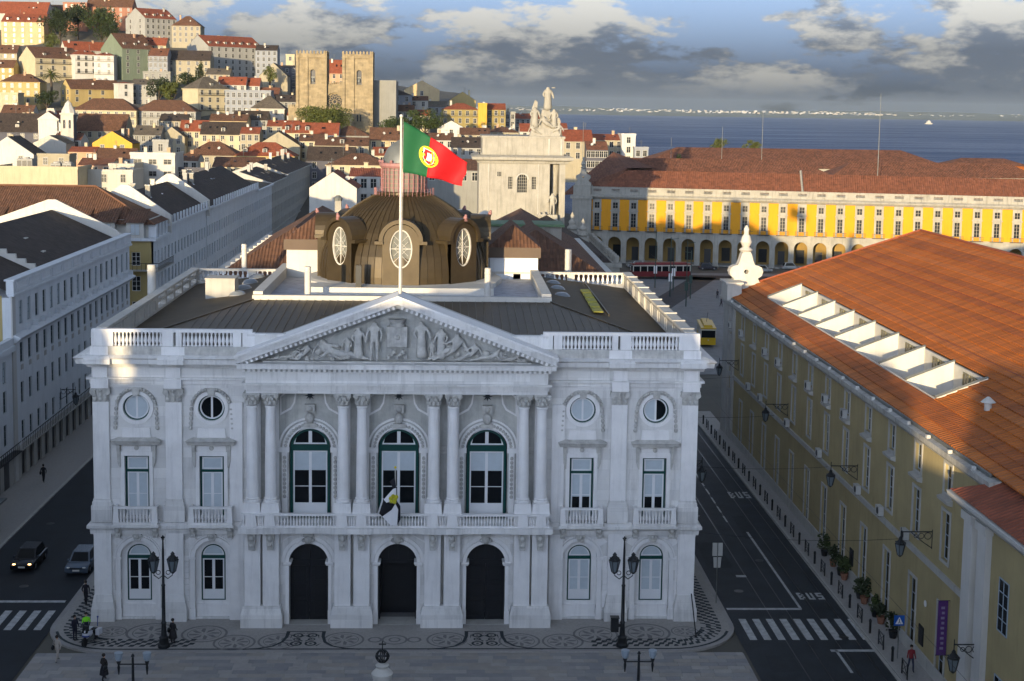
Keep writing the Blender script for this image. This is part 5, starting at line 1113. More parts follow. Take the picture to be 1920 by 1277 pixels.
bm_ = MB().box(-1.45, -.8, -.95, 1.45, -.0, -.82).box(-1.45, -.8, .1, 1.45, -.74, .18)
for k in range(10): bm_.box(-1.42+.31*k, -.79, -.82, -1.37+.31*k, -.75, .1)
bme = bm_.mesh('balcony', ironm)
for c in arc_c: ob('bay_surround', smo, yw, (c, 0, 8.6)); ob('balcony', bme, yw, (c, 0, 8.6))
MB().sweep([(0, 15.2), (.25, 15.25), (.75, 15.75), (.8, 16.0), (.2, 16.4), (0, 16.4)], [(1.0, 4), (1.0, 0), (LY, 0)]).obj('cornice', stonew, yw)
pp = panel(rect(1.0, 16.4, LY, 18.0), [rect(c-.95, 17.0, c+.95, 17.65) for c in arc_c], -.1, .35).obj('parapet', stonew, yw)
bal_m = MB()
for j in range(6): bal_m.box(-.8+.3*j, .05, 0, -.68+.3*j, .15, .65)
bal_me = bal_m.mesh('parapet_baluster', stonew)
for c in arc_c: ob('parapet_baluster', bal_me, yw, (c, -.1, 17.0))
MB().box(.9, -.2, 18.0, LY, .3, 18.15).obj('coping', stonew, yw)
b = MB(); b.roofpoly([(3.5, .6, 17.4), (LY, .6, 17.4), (LY, 8, 21.9), (9.5, 8, 21.9)]); b.roofpoly([(LY, 16, 17.4), (3.5, 16, 17.4), (9.5, 8, 21.9), (LY, 8, 21.9)]); b.roofpoly([(3.5, 16, 17.4), (3.5, .6, 17.4), (9.5, 8, 21.9)]); b.obj('roof', tilespot, yw, fixn=False)
b = MB(); b.tube([(51.5, .6, 17.6), (51.0, 8.2, 22.6)], .3, 5).obj('fire_wall', stonew, yw)
# end bay: stone pier with volute finial and steep roof behind
MB().box(-2.6, -1.0, 0, 2.0, 4, 15.2).box(-3.0, -1.4, 15.2, 2.4, 4, 16.0).box(-2.4, -.9, 16.0, 1.8, 3, 18.4).obj('end_pier', stonew, yw)
def volute(par, loc, sc, m=stonew):
    hp_ = [(1.55, 0), (1.5, .3), (1.12, .5), (1.0, .8), (1.3, 1.0), (1.42, 1.35), (1.3, 1.7), (1.0, 1.85), (.72, 1.9), (.55, 2.3), (.42, 2.8), (.3, 3.0)]
    p = hp_+[(-x, z) for x, z in reversed(hp_)]
    p = p[-1:]+p[:-1]
    eye = [(.2*cos(2*pi*i/12), 1.35+.2*sin(2*pi*i/12)) for i in range(12)]
    b = panel([(x*sc, z*sc) for x, z in p], [[(x*sc, z*sc) for x, z in eye]], -.5*sc, 1.0*sc); panel([(x*sc, z*sc) for x, z in p], [[(x*sc, z*sc) for x, z in eye]], .5*sc, .001, b)
    o = b.obj('volute_finial', m, par, False, loc); MB().lathe([(.45*sc, 3.0*sc), (.6*sc, 3.15*sc), (.3*sc, 3.4*sc), (.5*sc, 3.8*sc), (.35*sc, 4.3*sc), (.2*sc, 4.5*sc), (.24*sc, 4.9*sc), (.08*sc, 5.2*sc)], 12).obj('urn', m, o, True)
    MB().box(-1.5*sc, -.6*sc, -.9*sc, 1.5*sc, .6*sc, 0).obj('finial_base', m, o); return o
volute(yw, (-.3, 1.2, 18.6), 1.25)
b = MB(); b.roofpoly([(-4.5, 2, 16), (-4.5, 2, 16.01), (4.2, 10, 26.0)]) if 0 else None
b = MB(); b.roofpoly([(-5.5, 1.0, 15.8), (4.4, 1.0, 16.8), (9.6, 8.5, 22.4), (4.4, 24, 25.8)]); b.roofpoly([(9.6, 8.5, 22.4), (15, 24, 22), (4.4, 24, 25.8)]); b.obj('end_roof', tileold, yw, fixn=False)
# roofs behind the wing, towards the river
def backroof(px0, px1, pye, pyr, Y, m, lab, h=14, dep=18, axis='x', nm='river_block'):
    a = atY(px0, pye, Y); c = atY(px1, pye, Y); top = atY((px0+px1)/2, pyr, Y+dep/2); t = thing(nm, lab, 'building', (a.x, Y, 0)); w = c.x-a.x; e = min(a.z, c.z)
    MB().box(.5, .5, -2, w-.5, dep-.5, e).obj('wall', stonew, t); hipr(t, 0, w, 0, dep, e, max(1.5, top.z-e), m, axis=axis); return t
backroof(1130, 1560, 323, 298, 262, tileold, 'long dark-red roofed range right behind the yellow wing', dep=14)
backroof(1560, 1960, 330, 305, 262, tileold, 'second dark-red roofed range behind the yellow wing, farther right', dep=14)
backroof(1195, 1800, 312, 279, 300, tileold, 'longest russet roof along the riverside behind the yellow wing', dep=26)
backroof(1750, 1990, 325, 297, 300, tileold, 'low russet roof at the riverside by the right edge of the view', dep=24)
backroof(1330, 1410, 326, 308, 285, tilered, 'small red hipped roof among the russet riverside roofs', dep=9)
backroof(1850, 1980, 330, 312, 280, tileorange, 'small orange roof behind the yellow wing at the right edge', dep=9)
for px, py0, py1, Y in ((1094, 228, 292, 266), (1355, 238, 295, 300), (1431, 210, 302, 280), (1259, 258, 292, 300), (1652, 175, 440, 250)):
    p0, p1 = atY(px, py1, Y), atY(px, py0, Y); z_ = 14.0
    t = thing('roof_mast', 'thin mast at %s' % {1094: 'the tip of the end roof of the yellow wing', 1355: 'the longest russet roof', 1431: 'the ridge behind the yellow wing', 1259: 'the left end of the riverside roof', 1652: 'the middle of the yellow wing, the tallest one'}[px], 'mast', (p1.x, Y, z_)); MB().tube([(0, 0, 0), (0, 0, p1.z-z_)], [.12, .05], 6).obj('pole', leadgrey, t)
    MB().box(-.2, -.2, -.1, .2, .2, .4).obj('foot', leadgrey, t)
# ================================================================ triumphal arch flank, white, with statues
ar = thing('triumphal_arch', 'massive white stone arch flank with cornice, attic and round-headed windows', 'monument', (8.9, 168, 0))
def arl(px, py): q = atY(px, py, 168); return q.x-8.9, q.z
(cx_, cz0), (_, cz1) = arl(979, 362), arl(979, 327); (lx, lz0), (_, lz1) = arl(957, 355), arl(957, 331); (rx_, _) = arl(1001, 355)
wl = panel(rect(0, 0, 13.2, 26.3), [arched(cx_, 1.9, cz0, cz1-.95, 12), rect(lx-.42, lz0, lx+.42, lz1), rect(rx_-.42, lz0, rx_+.42, lz1)], 0, .5).obj('wall', stonew, ar)
MB().box(0, .5, 0, 13.2, 16, 26.3).box(13.2, 5.5, 0, 16, 16, 26.3).obj('core_wall', stonew, ar)
putwin(ar, cx_, .3, cz0, 1.9, cz1-cz0, stonew, glassb, 5, 6, fr=.1); putwin(ar, lx, .3, lz0, .84, lz1-lz0, stonew, glassb, 3, 5); putwin(ar, rx_, .3, lz0, .84, lz1-lz0, stonew, glassb, 3, 5)
for x_ in (cx_,): arcband(x_, cz1-.95, .98, 1.2, -.1, .02, n=12).obj('arch_moulding', stoneg, ar)
for py in (307, 331): sx_, sz_ = arl(936, py); putwin(ar, sx_, -.08, sz_, .85, .95, stonew, glassb, 3, 3)
for x in (1.7, 11.0): MB().box(x, -.12, 0, x+.12, 0, 26.3).obj('wall_joint', stoneg, ar)
MB().box(13.2, 5.3, 0, 15.0, 5.5, 26.3).obj('recess_wall', stonew, ar); MB().box(15.0, .2, 0, 16.1, 6, 26.3).obj('end_pier', stonew, ar)
MB().lathe([(.75, 0), (.68, 24), (1.0, 25.2), (1.05, 26.3)], 14, 14.3, 3.0).obj('column', stonew, ar, True)
MB().sweep([(0, 26.3), (.3, 26.35), (.5, 26.8), (1.3, 27.0), (1.4, 27.5), (.3, 27.9), (0, 27.9)], [(0, 16), (0, 0), (16.2, 0), (16.2, 16)]).obj('cornice', stonew, ar)
MB().box(.6, .4, 27.9, 15.8, 15, 31.0).box(.4, .2, 31.0, 16.0, 15.2, 31.4).obj('attic', stonew, ar)
for x in (13.0, 15.3): MB().box(x-.15, .25, 27.9, x+.15, .5, 31.0).obj('attic_pier', stoneg, ar)
MB().box(10.9, -1.6, 0, 15.4, .1, 13.8).box(10.6, -1.9, 13.4, 15.6, .1, 13.9).obj('statue_plinth', stonew, ar)
def stat(nm, lab, loc, parts, cat='statue', grp=None):
    t = thing(nm, lab, cat, loc, 0, grp)
    for J, l2, s2, fl_, th in parts: fig('figure', J, stonew, s2, l2, fl_, t, th)
    return t
tg = stat('statue_group', 'tall white statue group of a crowned figure above others on the arch attic', (20.8, 171, 31.35), [(ROBED, (.9, .3, 4.6), 2.6, 1, 1.3), (ROBED, (-1.5, 0, 1.2), 2.4, 1, 1.3), (ROBED, (2.1, 0, 1.2), 2.2, -1, 1.3), (SIT, (2.9, -.7, .5), 1.7, -1, 1.2), (SIT, (-1.8, -.9, .3), 1.6, 1, 1.2), (SIT, (.4, -.6, 1.5), 2.0, 1, 1.4)])
MB().frust(.4, .6, 0, 1.5, 2.9, 1.6, 2.4, 1.3).frust(.6, .9, 1.5, 5.0, 1.5, .9, .7, .6).obj('rocky_base', stonew, tg); MB().prism([(-2.4, 1.6), (-1.2, 1.8), (-1.0, 6.4), (-1.5, 6.8), (-2.0, 5.4)], .3, .7).obj('wing', stonew, tg); MB().lathe([(.34, 0), (.4, .12), (.32, .2)], 10).obj('wreath', stonew, tg, True, (1.9, -.5, 9.0)); MB().prism([(2.2, 1.5), (3.4, 1.5), (3.2, 3.4), (2.6, 3.8)], .2, .6).obj('drapery', stonew, tg)
stat('statue', 'white standing statue in the dark recess of the arch flank', (22.6, 167.0, 13.85), [(STAND, (0, 0, 3.0), 2.3, 1, 1.1)]); 
o = MB().frust(0, 0, 0, 3.1, 1.3, 1.0, .9, .7).obj('pedestal', stonew, bpy.data.objects['statue'])
stat('statue', 'white seated statue group on the low plinth at the foot of the arch', (20.8, 166.8, 13.85), [(SIT, (0, 0, 1.0), 2.3, -1, 1.3), (ROBED, (-.5, .2, .3), 1.8, 1, 1.3)])
MB().frust(0, 0, 0, 1.2, 1.4, .9, 1.1, .8).obj('pedestal', stonew, [o for o in bpy.data.objects if o.name.startswith('statue') and o.get('label', '').startswith('white seated')][0])
def obelisk(lab, loc, s):
    t = thing('urn_finial', lab, 'finial', loc); MB().box(-1.0*s, -1.0*s, -4, 1.0*s, 1.0*s, 0).obj('base', stonew, t); MB().lathe([(.95*s, 0), (1.15*s, .3*s), (.85*s, .5*s), (1.1*s, 1.6*s), (1.2*s, 3.0*s), (.8*s, 3.6*s), (1.0*s, 3.9*s), (.55*s, 4.6*s), (.7*s, 5.0*s), (.3*s, 5.6*s), (.36*s, 6.2*s), (.05*s, 6.8*s)], 12).obj('urn', stonew, t, True)
p = atY(1072, 470, 150); obelisk('fluted white urn finial, left one of the pair below the arch', (p.x, 150, p.z), 1.0)
p = atY(1092, 482, 146); obelisk('white urn finial, right one of the pair below the arch', (p.x, 146, p.z), .98)
sb = thing('corner_house', 'low white corner building carrying the two urn finials beside the arch', 'building', (21, 118, 0)); MB().box(-8, 0, 0, 8.6, 46, 13.0).box(-8.3, -.3, 12.6, 8.9, 46.2, 13.2).obj('wall', stonew, sb); hipr(sb, -8, 7.5, 1, 45, 13.2, 4.5, tiledark); 
for k in range(14): MB().box(7.9, 1+3*k, 13.2, 8.6, 2.6+3*k, 14.2).obj('parapet_block', stonew, sb)
# volute finial on the far corner of the ministry block
vf = thing('corner_finial', 'big white volute finial with urn on the far corner of the ministry roof', 'finial', (37.1, 61.2, 15.6)); volute(vf, (0, 0, 1.2), 1.35, parapw)
MB().box(-2.6, -3.2, 0, -1.0, .2, 1.9).box(-2.8, -3.4, 1.9, -.8, .4, 2.1).obj('parapet_block', parapw, vf); MB().box(-1.9, -.75, 0, 1.9, .75, .2).obj('footing', parapw, vf)

# flank windows of the city hall
for s_ in (-1, 1):
    for k in range(7):
        y = 4.2+4.9*k
        for z, w, h in ((1.4, 1.5, 3.2), (7.9, 1.5, 4.0), (14.6, 1.3, 1.7)):
            o = putwin(hall, s_*21.26, y, z, w, h, whitewood, glassd, 2, 3, rz=s_*pi/2)
            ob('surround', cached(('hs', w, h), lambda: ring_prof(rect(-w/2-.25, -.25, w/2+.25, h+.25), rect(-w/2, 0, w/2, h), -.10, .05).mesh('surround', marble3)), o)
        MB().box(min(s_*21.2, s_*21.42), y+2.1, 0, max(s_*21.2, s_*21.42), y+2.9, 16.8).obj('pilaster', marble3, hall)
# ================================================================ the old town on the hill
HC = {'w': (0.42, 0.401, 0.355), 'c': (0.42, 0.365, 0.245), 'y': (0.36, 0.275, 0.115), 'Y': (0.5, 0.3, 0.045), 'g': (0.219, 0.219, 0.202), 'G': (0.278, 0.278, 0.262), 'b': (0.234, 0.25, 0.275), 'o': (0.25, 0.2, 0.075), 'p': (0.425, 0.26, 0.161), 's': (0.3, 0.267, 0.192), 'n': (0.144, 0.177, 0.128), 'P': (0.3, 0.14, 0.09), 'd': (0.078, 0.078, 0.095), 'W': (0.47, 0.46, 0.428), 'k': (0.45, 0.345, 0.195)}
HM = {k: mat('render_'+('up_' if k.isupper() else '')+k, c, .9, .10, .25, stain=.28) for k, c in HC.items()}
RM = {'r': tilered, 'o': tileold, 'b': tilebrown, 'd': tiledark, 'g': tilegrey, 'O': tileorange}
surm = mat('window_surround', (.38, .37, .34), .8, 0)
BASES = []
def hwin(w, h, light=False):
    def mk():
        s_ = .14; f = MB()
        ring_prof(rect(-w/2-s_, -s_, w/2+s_, h+s_), rect(-w/2, 0, w/2, h), -.10, .02, f); f.box(-.05, -.06, 0, .05, -.02, h).box(-w/2, -.06, h*.6, w/2, -.03, h*.6+.06)
        return f.mesh('window', surm), MB().box(-w/2-.02, -.02, -.02, w/2+.02, .02, h+.02).mesh('pane', glassb)
    return cached(('hw', w, h), mk)
def house(l, s, r, ye, yr, Y, wc, rc, typ, rows, cols, lab, scol=0, dorm=0, chim=1, yaw=38, dep=11, H=None, balc=False, low=1.05, nm='town_house', group='houses of the old town', wsz=(1.2, 1.95), rowh=3.3):
    """front face from pixel s to r; when s>l the house is turned and its left side shows from l to s"""
    sc = FPX/(Y-CY); th = radians(yaw) if s > l else 0.0
    W = (r-s)/sc/cos(th); D = (s-l)/sc/sin(th) if s > l else dep
    e = atY(s, ye, Y); Hh = H or rows*rowh+1.2; rise = max(.4, (ye-yr)/sc*(1.0 if typ != 'f' else 0))
    base = e.z-Hh; t = thing(nm, lab, 'house', (e.x, Y, base), th, group); wm = HM[wc]; rm = RM.get(rc, tilered)
    fx, fy = cos(th), sin(th); BASES.append((e.x+fx*W/2-fy*D/2, Y+fy*W/2+fx*D/2, base, max(W, D)*.6))
    b = MB()
    if typ == 'y':
        b.prism([(0, -6), (W, -6), (W, Hh), (W/2, Hh+rise), (0, Hh)], 0, D)
    elif typ == 'x':
        b.box(0, 0, -6, W, D, Hh); b.v += [(0, 0, Hh), (0, D, Hh), (0, D/2, Hh+rise), (W, 0, Hh), (W, D, Hh), (W, D/2, Hh+rise)]; k = len(b.v)-6; b.f += [(k, k+1, k+2), (k+3, k+5, k+4)]; b.m += [0, 0]
    else: b.box(0, 0, -6, W, D, Hh)
    b.obj('wall', wm, t)
    o_ = .35; q = MB()
    if typ == 'x':
        zz = Hh-o_*rise/(D/2); q.roofpoly([(-.1, -o_, zz), (W+.1, -o_, zz), (W+.1, D/2, Hh+rise+.12), (-.1, D/2, Hh+rise+.12)]); q.roofpoly([(W+.1, D+o_, zz), (-.1, D+o_, zz), (-.1, D/2, Hh+rise+.12), (W+.1, D/2, Hh+rise+.12)])
        q.obj('roof', rm, t, fixn=False); MB().box(-.1, -o_, zz-.3, W+.1, -o_+.12, zz-.02).obj('eaves', wm, t)
    elif typ == 'y':
        q.roofpoly([(-o_, D, Hh-.1), (-o_, .35, Hh-.1), (W/2, .35, Hh+rise+.08), (W/2, D, Hh+rise+.08)]); q.roofpoly([(W+o_, .35, Hh-.1), (W+o_, D, Hh-.1), (W/2, D, Hh+rise+.08), (W/2, .35, Hh+rise+.08)]); q.obj('roof', rm, t, fixn=False)
    elif typ == 'h': hipr(t, -o_, W+o_, -o_, D+o_, Hh, rise, rm, axis='x' if W >= D else 'y'); MB().box(-o_, -o_, Hh-.3, W+o_, D+o_, Hh-.02).obj('eaves', wm, t)
    else:
        MB().box(-.15, -.15, Hh, W+.15, .2, Hh+.7).box(-.15, .2, Hh, .2, D, Hh+.7).box(W-.2, .2, Hh, W+.15, D, Hh+.7).obj('parapet', wm, t); MB().box(.2, .2, Hh, W-.2, D, Hh+.05).obj('roof', tilegrey if rc == 'g' else concrete, t)
    fw_, gw_ = hwin(*wsz)
    for i in range(rows):
        z = Hh-2.55-rowh*i
        if z < -1: continue
        for j in range(cols):
            x = W*(j+.5)/cols; o = ob('window', fw_, t, (x, 0, z)); ob('pane', gw_, o)
        for j in range(scol):
            y = D*(scol-j-.5)/scol; o = ob('window', fw_, t, (0, y, z), -pi/2); ob('pane', gw_, o)
        if balc and i % 2 == (0 if balc == 1 else 1):
            bl = MB().box(.3, -.8, z-.35, W-.3, 0, z-.2).box(.3, -.8, z+.6, W-.3, -.74, z+.68); 
            for k in range(int(W*1.3)): bl.box(.3+(W-.6)*k/int(W*1.3), -.79, z-.2, .36+(W-.6)*k/int(W*1.3), -.75, z+.6)
            bl.obj('balcony', ironm, t)
    for k in range(dorm):
        x = W*(k+.5)/dorm; yy = D*.12; zb = Hh+rise*.18; d = MB().box(x-.7, yy, zb-.6, x+.7, yy+2.6, zb+1.5).obj('dormer', HM['W'], t); o = ob('window', fw_, d, (x, yy, zb+.1), 0, (.75, 1, .7)); ob('pane', gw_, o)
        g = MB(); g.roofpoly([(x-.9, yy+2.8, zb+1.45), (x-.9, yy-.2, zb+1.45), (x, yy-.2, zb+2.1), (x, yy+2.8, zb+2.1)]); g.roofpoly([(x+.9, yy-.2, zb+1.45), (x+.9, yy+2.8, zb+1.45), (x, yy+2.8, zb+2.1), (x, yy-.2, zb+2.1)]); g.obj('dormer_roof', rm, d, fixn=False)
    rnd = random.Random(int(l*7+ye*13))
    for k in range(chim):
        x, y = rnd.uniform(.12, .88)*W, rnd.uniform(.35, .65)*D; hz = Hh+rise*.8; c = MB().box(x-.45, y-.35, hz-1.5-rise*.5, x+.45, y+.35, hz+1.5).obj('chimney', HM[rnd.choice('Wwcp')], t); MB().box(x-.55, y-.45, hz+1.5, x+.55, y+.45, hz+1.7).obj('chimney_cap', HM['s'], c)
    if rnd.random() < .6:
        x, y, hz = rnd.uniform(.2, .8)*W, D*.5, Hh+(rise if typ != 'f' else .2); a_ = MB().tube([(x, y, hz-.6), (x, y, hz+2.6)], .05, 4)
        for q in range(3): a_.tube([(x-.5, y, hz+1.6+.35*q), (x+.5, y, hz+1.6+.35*q)], .03, 4)
        a_.obj('antenna', leadgrey, t)
    if rnd.random() < .35:
        x, y = rnd.uniform(.2, .8)*W, D*.2; d_ = MB().lathe([(.05, 0), (.28, .04), (.5, .14)], 12, cap=False).obj('roof_dish', HM['W'], t, True, (x, y, Hh+rise*.4+.6)); d_.rotation_euler = (radians(60), 0, rnd.uniform(-.6, .6)); MB().tube([(x, y, Hh-.2), (x, y, Hh+rise*.4+.6)], .04, 4).obj('dish_post', leadgrey, t)
    if typ in 'xh' and rise > 1.5 and rnd.random() < .6:
        for q in range(2): x = rnd.uniform(.15, .85)*W; y = D*.22; zq = Hh+rise*(y/(D/2))*(1 if typ == 'x' else .95); g = MB(); g.add([(x-.4, y, zq+.22), (x+.4, y, zq+.22), (x+.4, y+.9, zq+.22+.9*rise/(D/2)), (x-.4, y+.9, zq+.22+.9*rise/(D/2))], [(0, 1, 2, 3)]); g.obj('roof_window', glassb, t, fixn=False)
    return t
# --- top of the hill
house(2, 2, 79, 40, 24, 790, 'k', 'r', 'x', 5, 5, 'tall peach-coloured building with red mansard and four dormers at the top left', dorm=4, dep=18, chim=1)
house(-6, -6, 84, 24, 2, 812, 'w', 'r', 'x', 1, 3, 'upper red roof rising behind the peach building at the top left', dep=16, chim=2)
house(80, 80, 118, 22, 8, 830, 'b', 'd', 'x', 3, 4, 'grey-blue block with dark roof behind the trees at the hilltop', dep=14)
house(118, 118, 161, 6, -6, 800, 'P', 'r', 'f', 3, 4, 'salmon-pink palace with white window frames above the hilltop trees', dep=16, chim=0)
house(161, 161, 245, 12, -4, 806, 'P', 'b', 'x', 3, 6, 'long red-brown house with brown roof on the crest by the pink palace', dep=14, chim=2)
house(225, 272, 321, 33, 14, 740, 'G', 'r', 'x', 4, 6, 'tall house with white gable end and blue-grey front near the skyline', scol=2, dorm=4, chim=2, yaw=42)
house(322, 322, 374, 48, 29, 748, 's', 'b', 'h', 3, 5, 'stone-grey house with dark hipped roof next to the white-gabled one', dep=14, chim=1)
house(341, 391, 481, 86, 65, 690, 'G', 'r', 'x', 5, 8, 'broad pale house with plain white gable, red roof and rows of dormers', dorm=7, chim=2, yaw=40)
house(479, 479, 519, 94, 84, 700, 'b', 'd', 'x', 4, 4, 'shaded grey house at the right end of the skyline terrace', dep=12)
house(22, 66, 134, 108, 87, 640, 'c', 'b', 'x', 3, 4, 'cream house with blind yellow gable and brown roof behind the palm', dorm=2, chim=1, yaw=42, balc=1)
house(126, 140, 176, 102, 92, 648, 'W', 'r', 'h', 3, 3, 'white balconied house between the cream one and the great white gable', chim=0, balc=1, yaw=30)
house(108, 122, 192, 92, 77, 668, 'w', 'r', 'x', 2, 4, 'white house with low red roof and chimney stack behind the balconied one', chim=2, yaw=35)
house(176, 176, 212, 104, 98, 640, 'W', 'r', 'h', 3, 2, 'white balconied bay house joined to the foot of the great gable', chim=0, balc=1, dep=8)
house(176, 229, 278, 90, 62, 646, 'n', 'b', 'x', 4, 3, 'grey-green tiled house with a huge blank white gable wall', chim=1, yaw=42, dorm=3)
house(278, 278, 313, 104, 90, 652, 'b', 'o', 'x', 4, 4, 'blue-grey shaded house right of the grey-green one', dep=12, balc=1)
house(262, 262, 310, 84, 70, 668, 'c', 'r', 'x', 1, 3, 'small yellow-topped roof house above the blue-grey shaded one', dep=10, chim=2)
house(313, 313, 392, 112, 94, 660, 's', 'd', 'x', 3, 5, 'half-ruined stone house with a dark lean-to roof under the broad gable', dep=12, chim=0)
house(0, 0, 72, 153, 138, 560, 'y', 'b', 'h', 3, 5, 'yellow house with brown hip roof at the left edge below the palm slope', dep=11)
house(-10, -10, 32, 176, 168, 540, 'c', 'r', 'f', 2, 3, 'cream terrace house with balustrade at the left edge', dep=9, chim=0)
house(106, 132, 210, 166, 149, 575, 'y', 'b', 'x', 2, 4, 'yellow villa with dark red roof and tall chimney stacks', scol=2, chim=3, yaw=40)
house(208, 222, 246, 156, 153, 580, 'W', 'r', 'h', 2, 1, 'little white tower house with red cap right of the yellow villa', chim=0, yaw=30)
house(136, 136, 252, 206, 184, 520, 'c', 'b', 'h', 2, 8, 'long cream house with big brown hipped roof in mid-slope', dep=14, chim=0, balc=1)
house(252, 252, 364, 208, 187, 524, 'G', 'b', 'h', 3, 9, 'long grey house with brown roof, skylights and two balcony rows', dep=14, chim=1, balc=1)
house(335, 371, 422, 166, 143, 545, 'c', 'g', 'h', 3, 4, 'square cream house with grey pyramid roof and dormer', scol=0, dorm=1, chim=0, yaw=40, balc=1)
house(408, 408, 460, 158, 144, 565, 'w', 'r', 'x', 1, 4, 'small white house with red roof and roof box behind the pyramid roof', dep=9)
house(452, 452, 486, 160, 146, 568, 'w', 'r', 'x', 1, 3, 'second small white house with red roof toward the cathedral', dep=9)
house(422, 422, 506, 171, 166, 548, 'b', 'g', 'f', 3, 8, 'blue-grey row of windows with pale flat attic beside the pyramid roof', dep=11, chim=0)
house(0, 0, 58, 214, 197, 470, 'w', 'b', 'x', 2, 4, 'white house with dark brown roof at the far left under the yellow house', dep=11, chim=2)
house(-20, -20, 76, 246, 213, 440, 'd', 'd', 'x', 2, 4, 'house with broad nearly black roof at the left edge', dep=16, dorm=1, chim=1)
house(140, 140, 232, 244, 214, 450, 's', 'b', 'x', 1, 5, 'broad brown-roofed house right behind the bell tower', dep=14, chim=0)
house(173, 173, 246, 268, 246, 395, 'Y', 'b', 'y', 1, 2, 'bright yellow gabled house with two small windows', dep=12, chim=2)
house(62, 62, 122, 268, 254, 400, 'w', 'g', 'y', 1, 0, 'weathered white gable with moss, between church and yellow house', dep=12, chim=0)
house(-34, -34, 60, 288, 256, 370, 'W', 'd', 'y', 2, 2, 'white gable with dark roof cut by the left edge', dep=14, chim=1)
house(128, 128, 178, 284, 276, 372, 'p', 'r', 'x', 1, 2, 'small pinkish house with orange lean-to roofs in front of the yellow house', dep=9)
house(178, 178, 250, 297, 279, 362, 'g', 'b', 'x', 1, 3, 'grey house with brown roof in front of the bright yellow gable', dep=11, chim=1)
house(250, 250, 300, 252, 236, 430, 'g', 'g', 'x', 2, 4, 'grey house with slate roof left of the red-dormered one', dep=11, chim=1)
house(298, 298, 345, 256, 238, 436, 's', 'g', 'y', 2, 2, 'stone-coloured gable with grey roof amid the slope', dep=12, chim=1)
house(336, 336, 387, 245, 226, 442, 'c', 'r', 'x', 2, 4, 'cream house with red roof and two white dormers', dep=10, dorm=2, chim=1)
house(375, 375, 458, 251, 229, 436, 'c', 'd', 'x', 2, 5, 'cream house with charcoal roof and a single white dormer', dep=12, dorm=1, chim=0)
house(392, 392, 462, 226, 214, 470, 'k', 'b', 'x', 1, 4, 'peach roof-terrace house with fat chimneys behind the charcoal roof', dep=11, chim=3)
house(345, 345, 446, 291, 266, 372, 's', 'b', 'h', 2, 6, 'wide low brown roof in front of the cream houses', dep=14, chim=3)
house(450, 450, 486, 250, 239, 430, 's', 'r', 'x', 2, 3, 'small house with red roof and one chimney left of the white street gable', dep=10)
house(440, 440, 549, 292, 267, 362, 'y', 'r', 'h', 3, 5, 'yellow house with bright red hipped roof and small dormers', dep=13, dorm=3, chim=0)
house(482, 482, 561, 272, 247, 392, 's', 'b', 'y', 2, 1, 'big bare plastered gable behind the yellow red-roofed house', dep=13, chim=1)
house(398, 398, 490, 312, 296, 330, 'c', 'b', 'x', 3, 6, 'cream palace front with roof balustrade in front of the red hip roof', dep=14, chim=0)
house(330, 330, 402, 318, 306, 310, 'd', 'g', 'f', 2, 4, 'dark flat-topped block right of the modern white one', dep=12, chim=1)
house(244, 244, 326, 290, 286, 305, 'W', 'g', 'f', 3, 3, 'modern white block with stair tower and satellite dishes', dep=13, chim=2, wsz=(2.0, 1.3))
house(286, 286, 315, 266, 262, 311, 'G', 'g', 'f', 1, 1, 'square stair tower box standing on the modern white block', dep=6, chim=0)
house(-10, -10, 141, 316, 312, 262, 'c', 'g', 'f', 2, 0, 'plain cream parapet block carrying the cooling units', dep=14, chim=0)
house(141, 141, 246, 322, 318, 272, 'w', 'g', 'f', 2, 3, 'white terrace block with balustrade right of the cooling units', dep=13, chim=0)
house(70, 70, 128, 292, 288, 330, 's', 'g', 'f', 1, 2, 'stone-coloured low penthouse behind the cooling units', dep=8, chim=0)
# --- towards and below the cathedral
house(486, 486, 538, 142, 118, 590, 's', 'g', 'y', 2, 1, 'ruinous ivy-grown gable left of the cathedral', dep=12, chim=0)
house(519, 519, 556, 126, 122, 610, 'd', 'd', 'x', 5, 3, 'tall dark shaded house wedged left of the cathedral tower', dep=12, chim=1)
house(536, 536, 552, 104, 98, 640, 'c', 'g', 'f', 1, 1, 'cream strip of house just left of the north tower', dep=8, chim=0)
house(470, 470, 532, 203, 179, 500, 'w', 'g', 'h', 2, 2, 'white house with grey-brown pyramid roof left of the cathedral', dep=13, chim=1)
house(500, 500, 560, 236, 226, 452, 's', 'r', 'x', 1, 4, 'low red-roofed house under the pyramid roof', dep=10, chim=2)
house(528, 528, 584, 248, 230, 420, 'c', 'r', 'x', 2, 3, 'house with red roof and three gabled dormers below the cathedral tree', dep=11, dorm=3, chim=1)
house(584, 584, 634, 252, 231, 412, 'b', 'r', 'x', 2, 2, 'shaded house with light red roof beneath the cathedral tree', dep=12, chim=1)
house(616, 616, 692, 254, 236, 418, 'g', 'b', 'h', 2, 4, 'grey house with long brown roof below the cathedral portal', dep=13, chim=0)
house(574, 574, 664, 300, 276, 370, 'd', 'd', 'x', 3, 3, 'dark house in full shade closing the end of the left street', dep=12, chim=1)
house(590, 590, 690, 272, 258, 385, 's', 'b', 'x', 1, 4, 'brown-roofed attic house with white dormer above the shaded one', dep=12, dorm=1, chim=2)
house(612, 612, 728, 309, 288, 320, 'c', 'b', 'h', 2, 6, 'cream palace attic with brown hip roof left of the lantern', dep=14, chim=1)
house(692, 692, 762, 262, 240, 400, 'k', 'b', 'x', 2, 4, 'sunlit cream house with stepped roofs left of the flagpole', dep=12, chim=2)
house(580, 580, 668, 352, 322, 190, 'W', 'r', 'y', 1, 0, 'dazzling white lean gable wall with red tiles left of the dome', dep=12, chim=1, H=16)
house(655, 655, 745, 330, 318, 215, 'W', 'r', 'x', 2, 5, 'white sunlit house with dishes and red roof behind the dome', dep=12, chim=2, H=14)
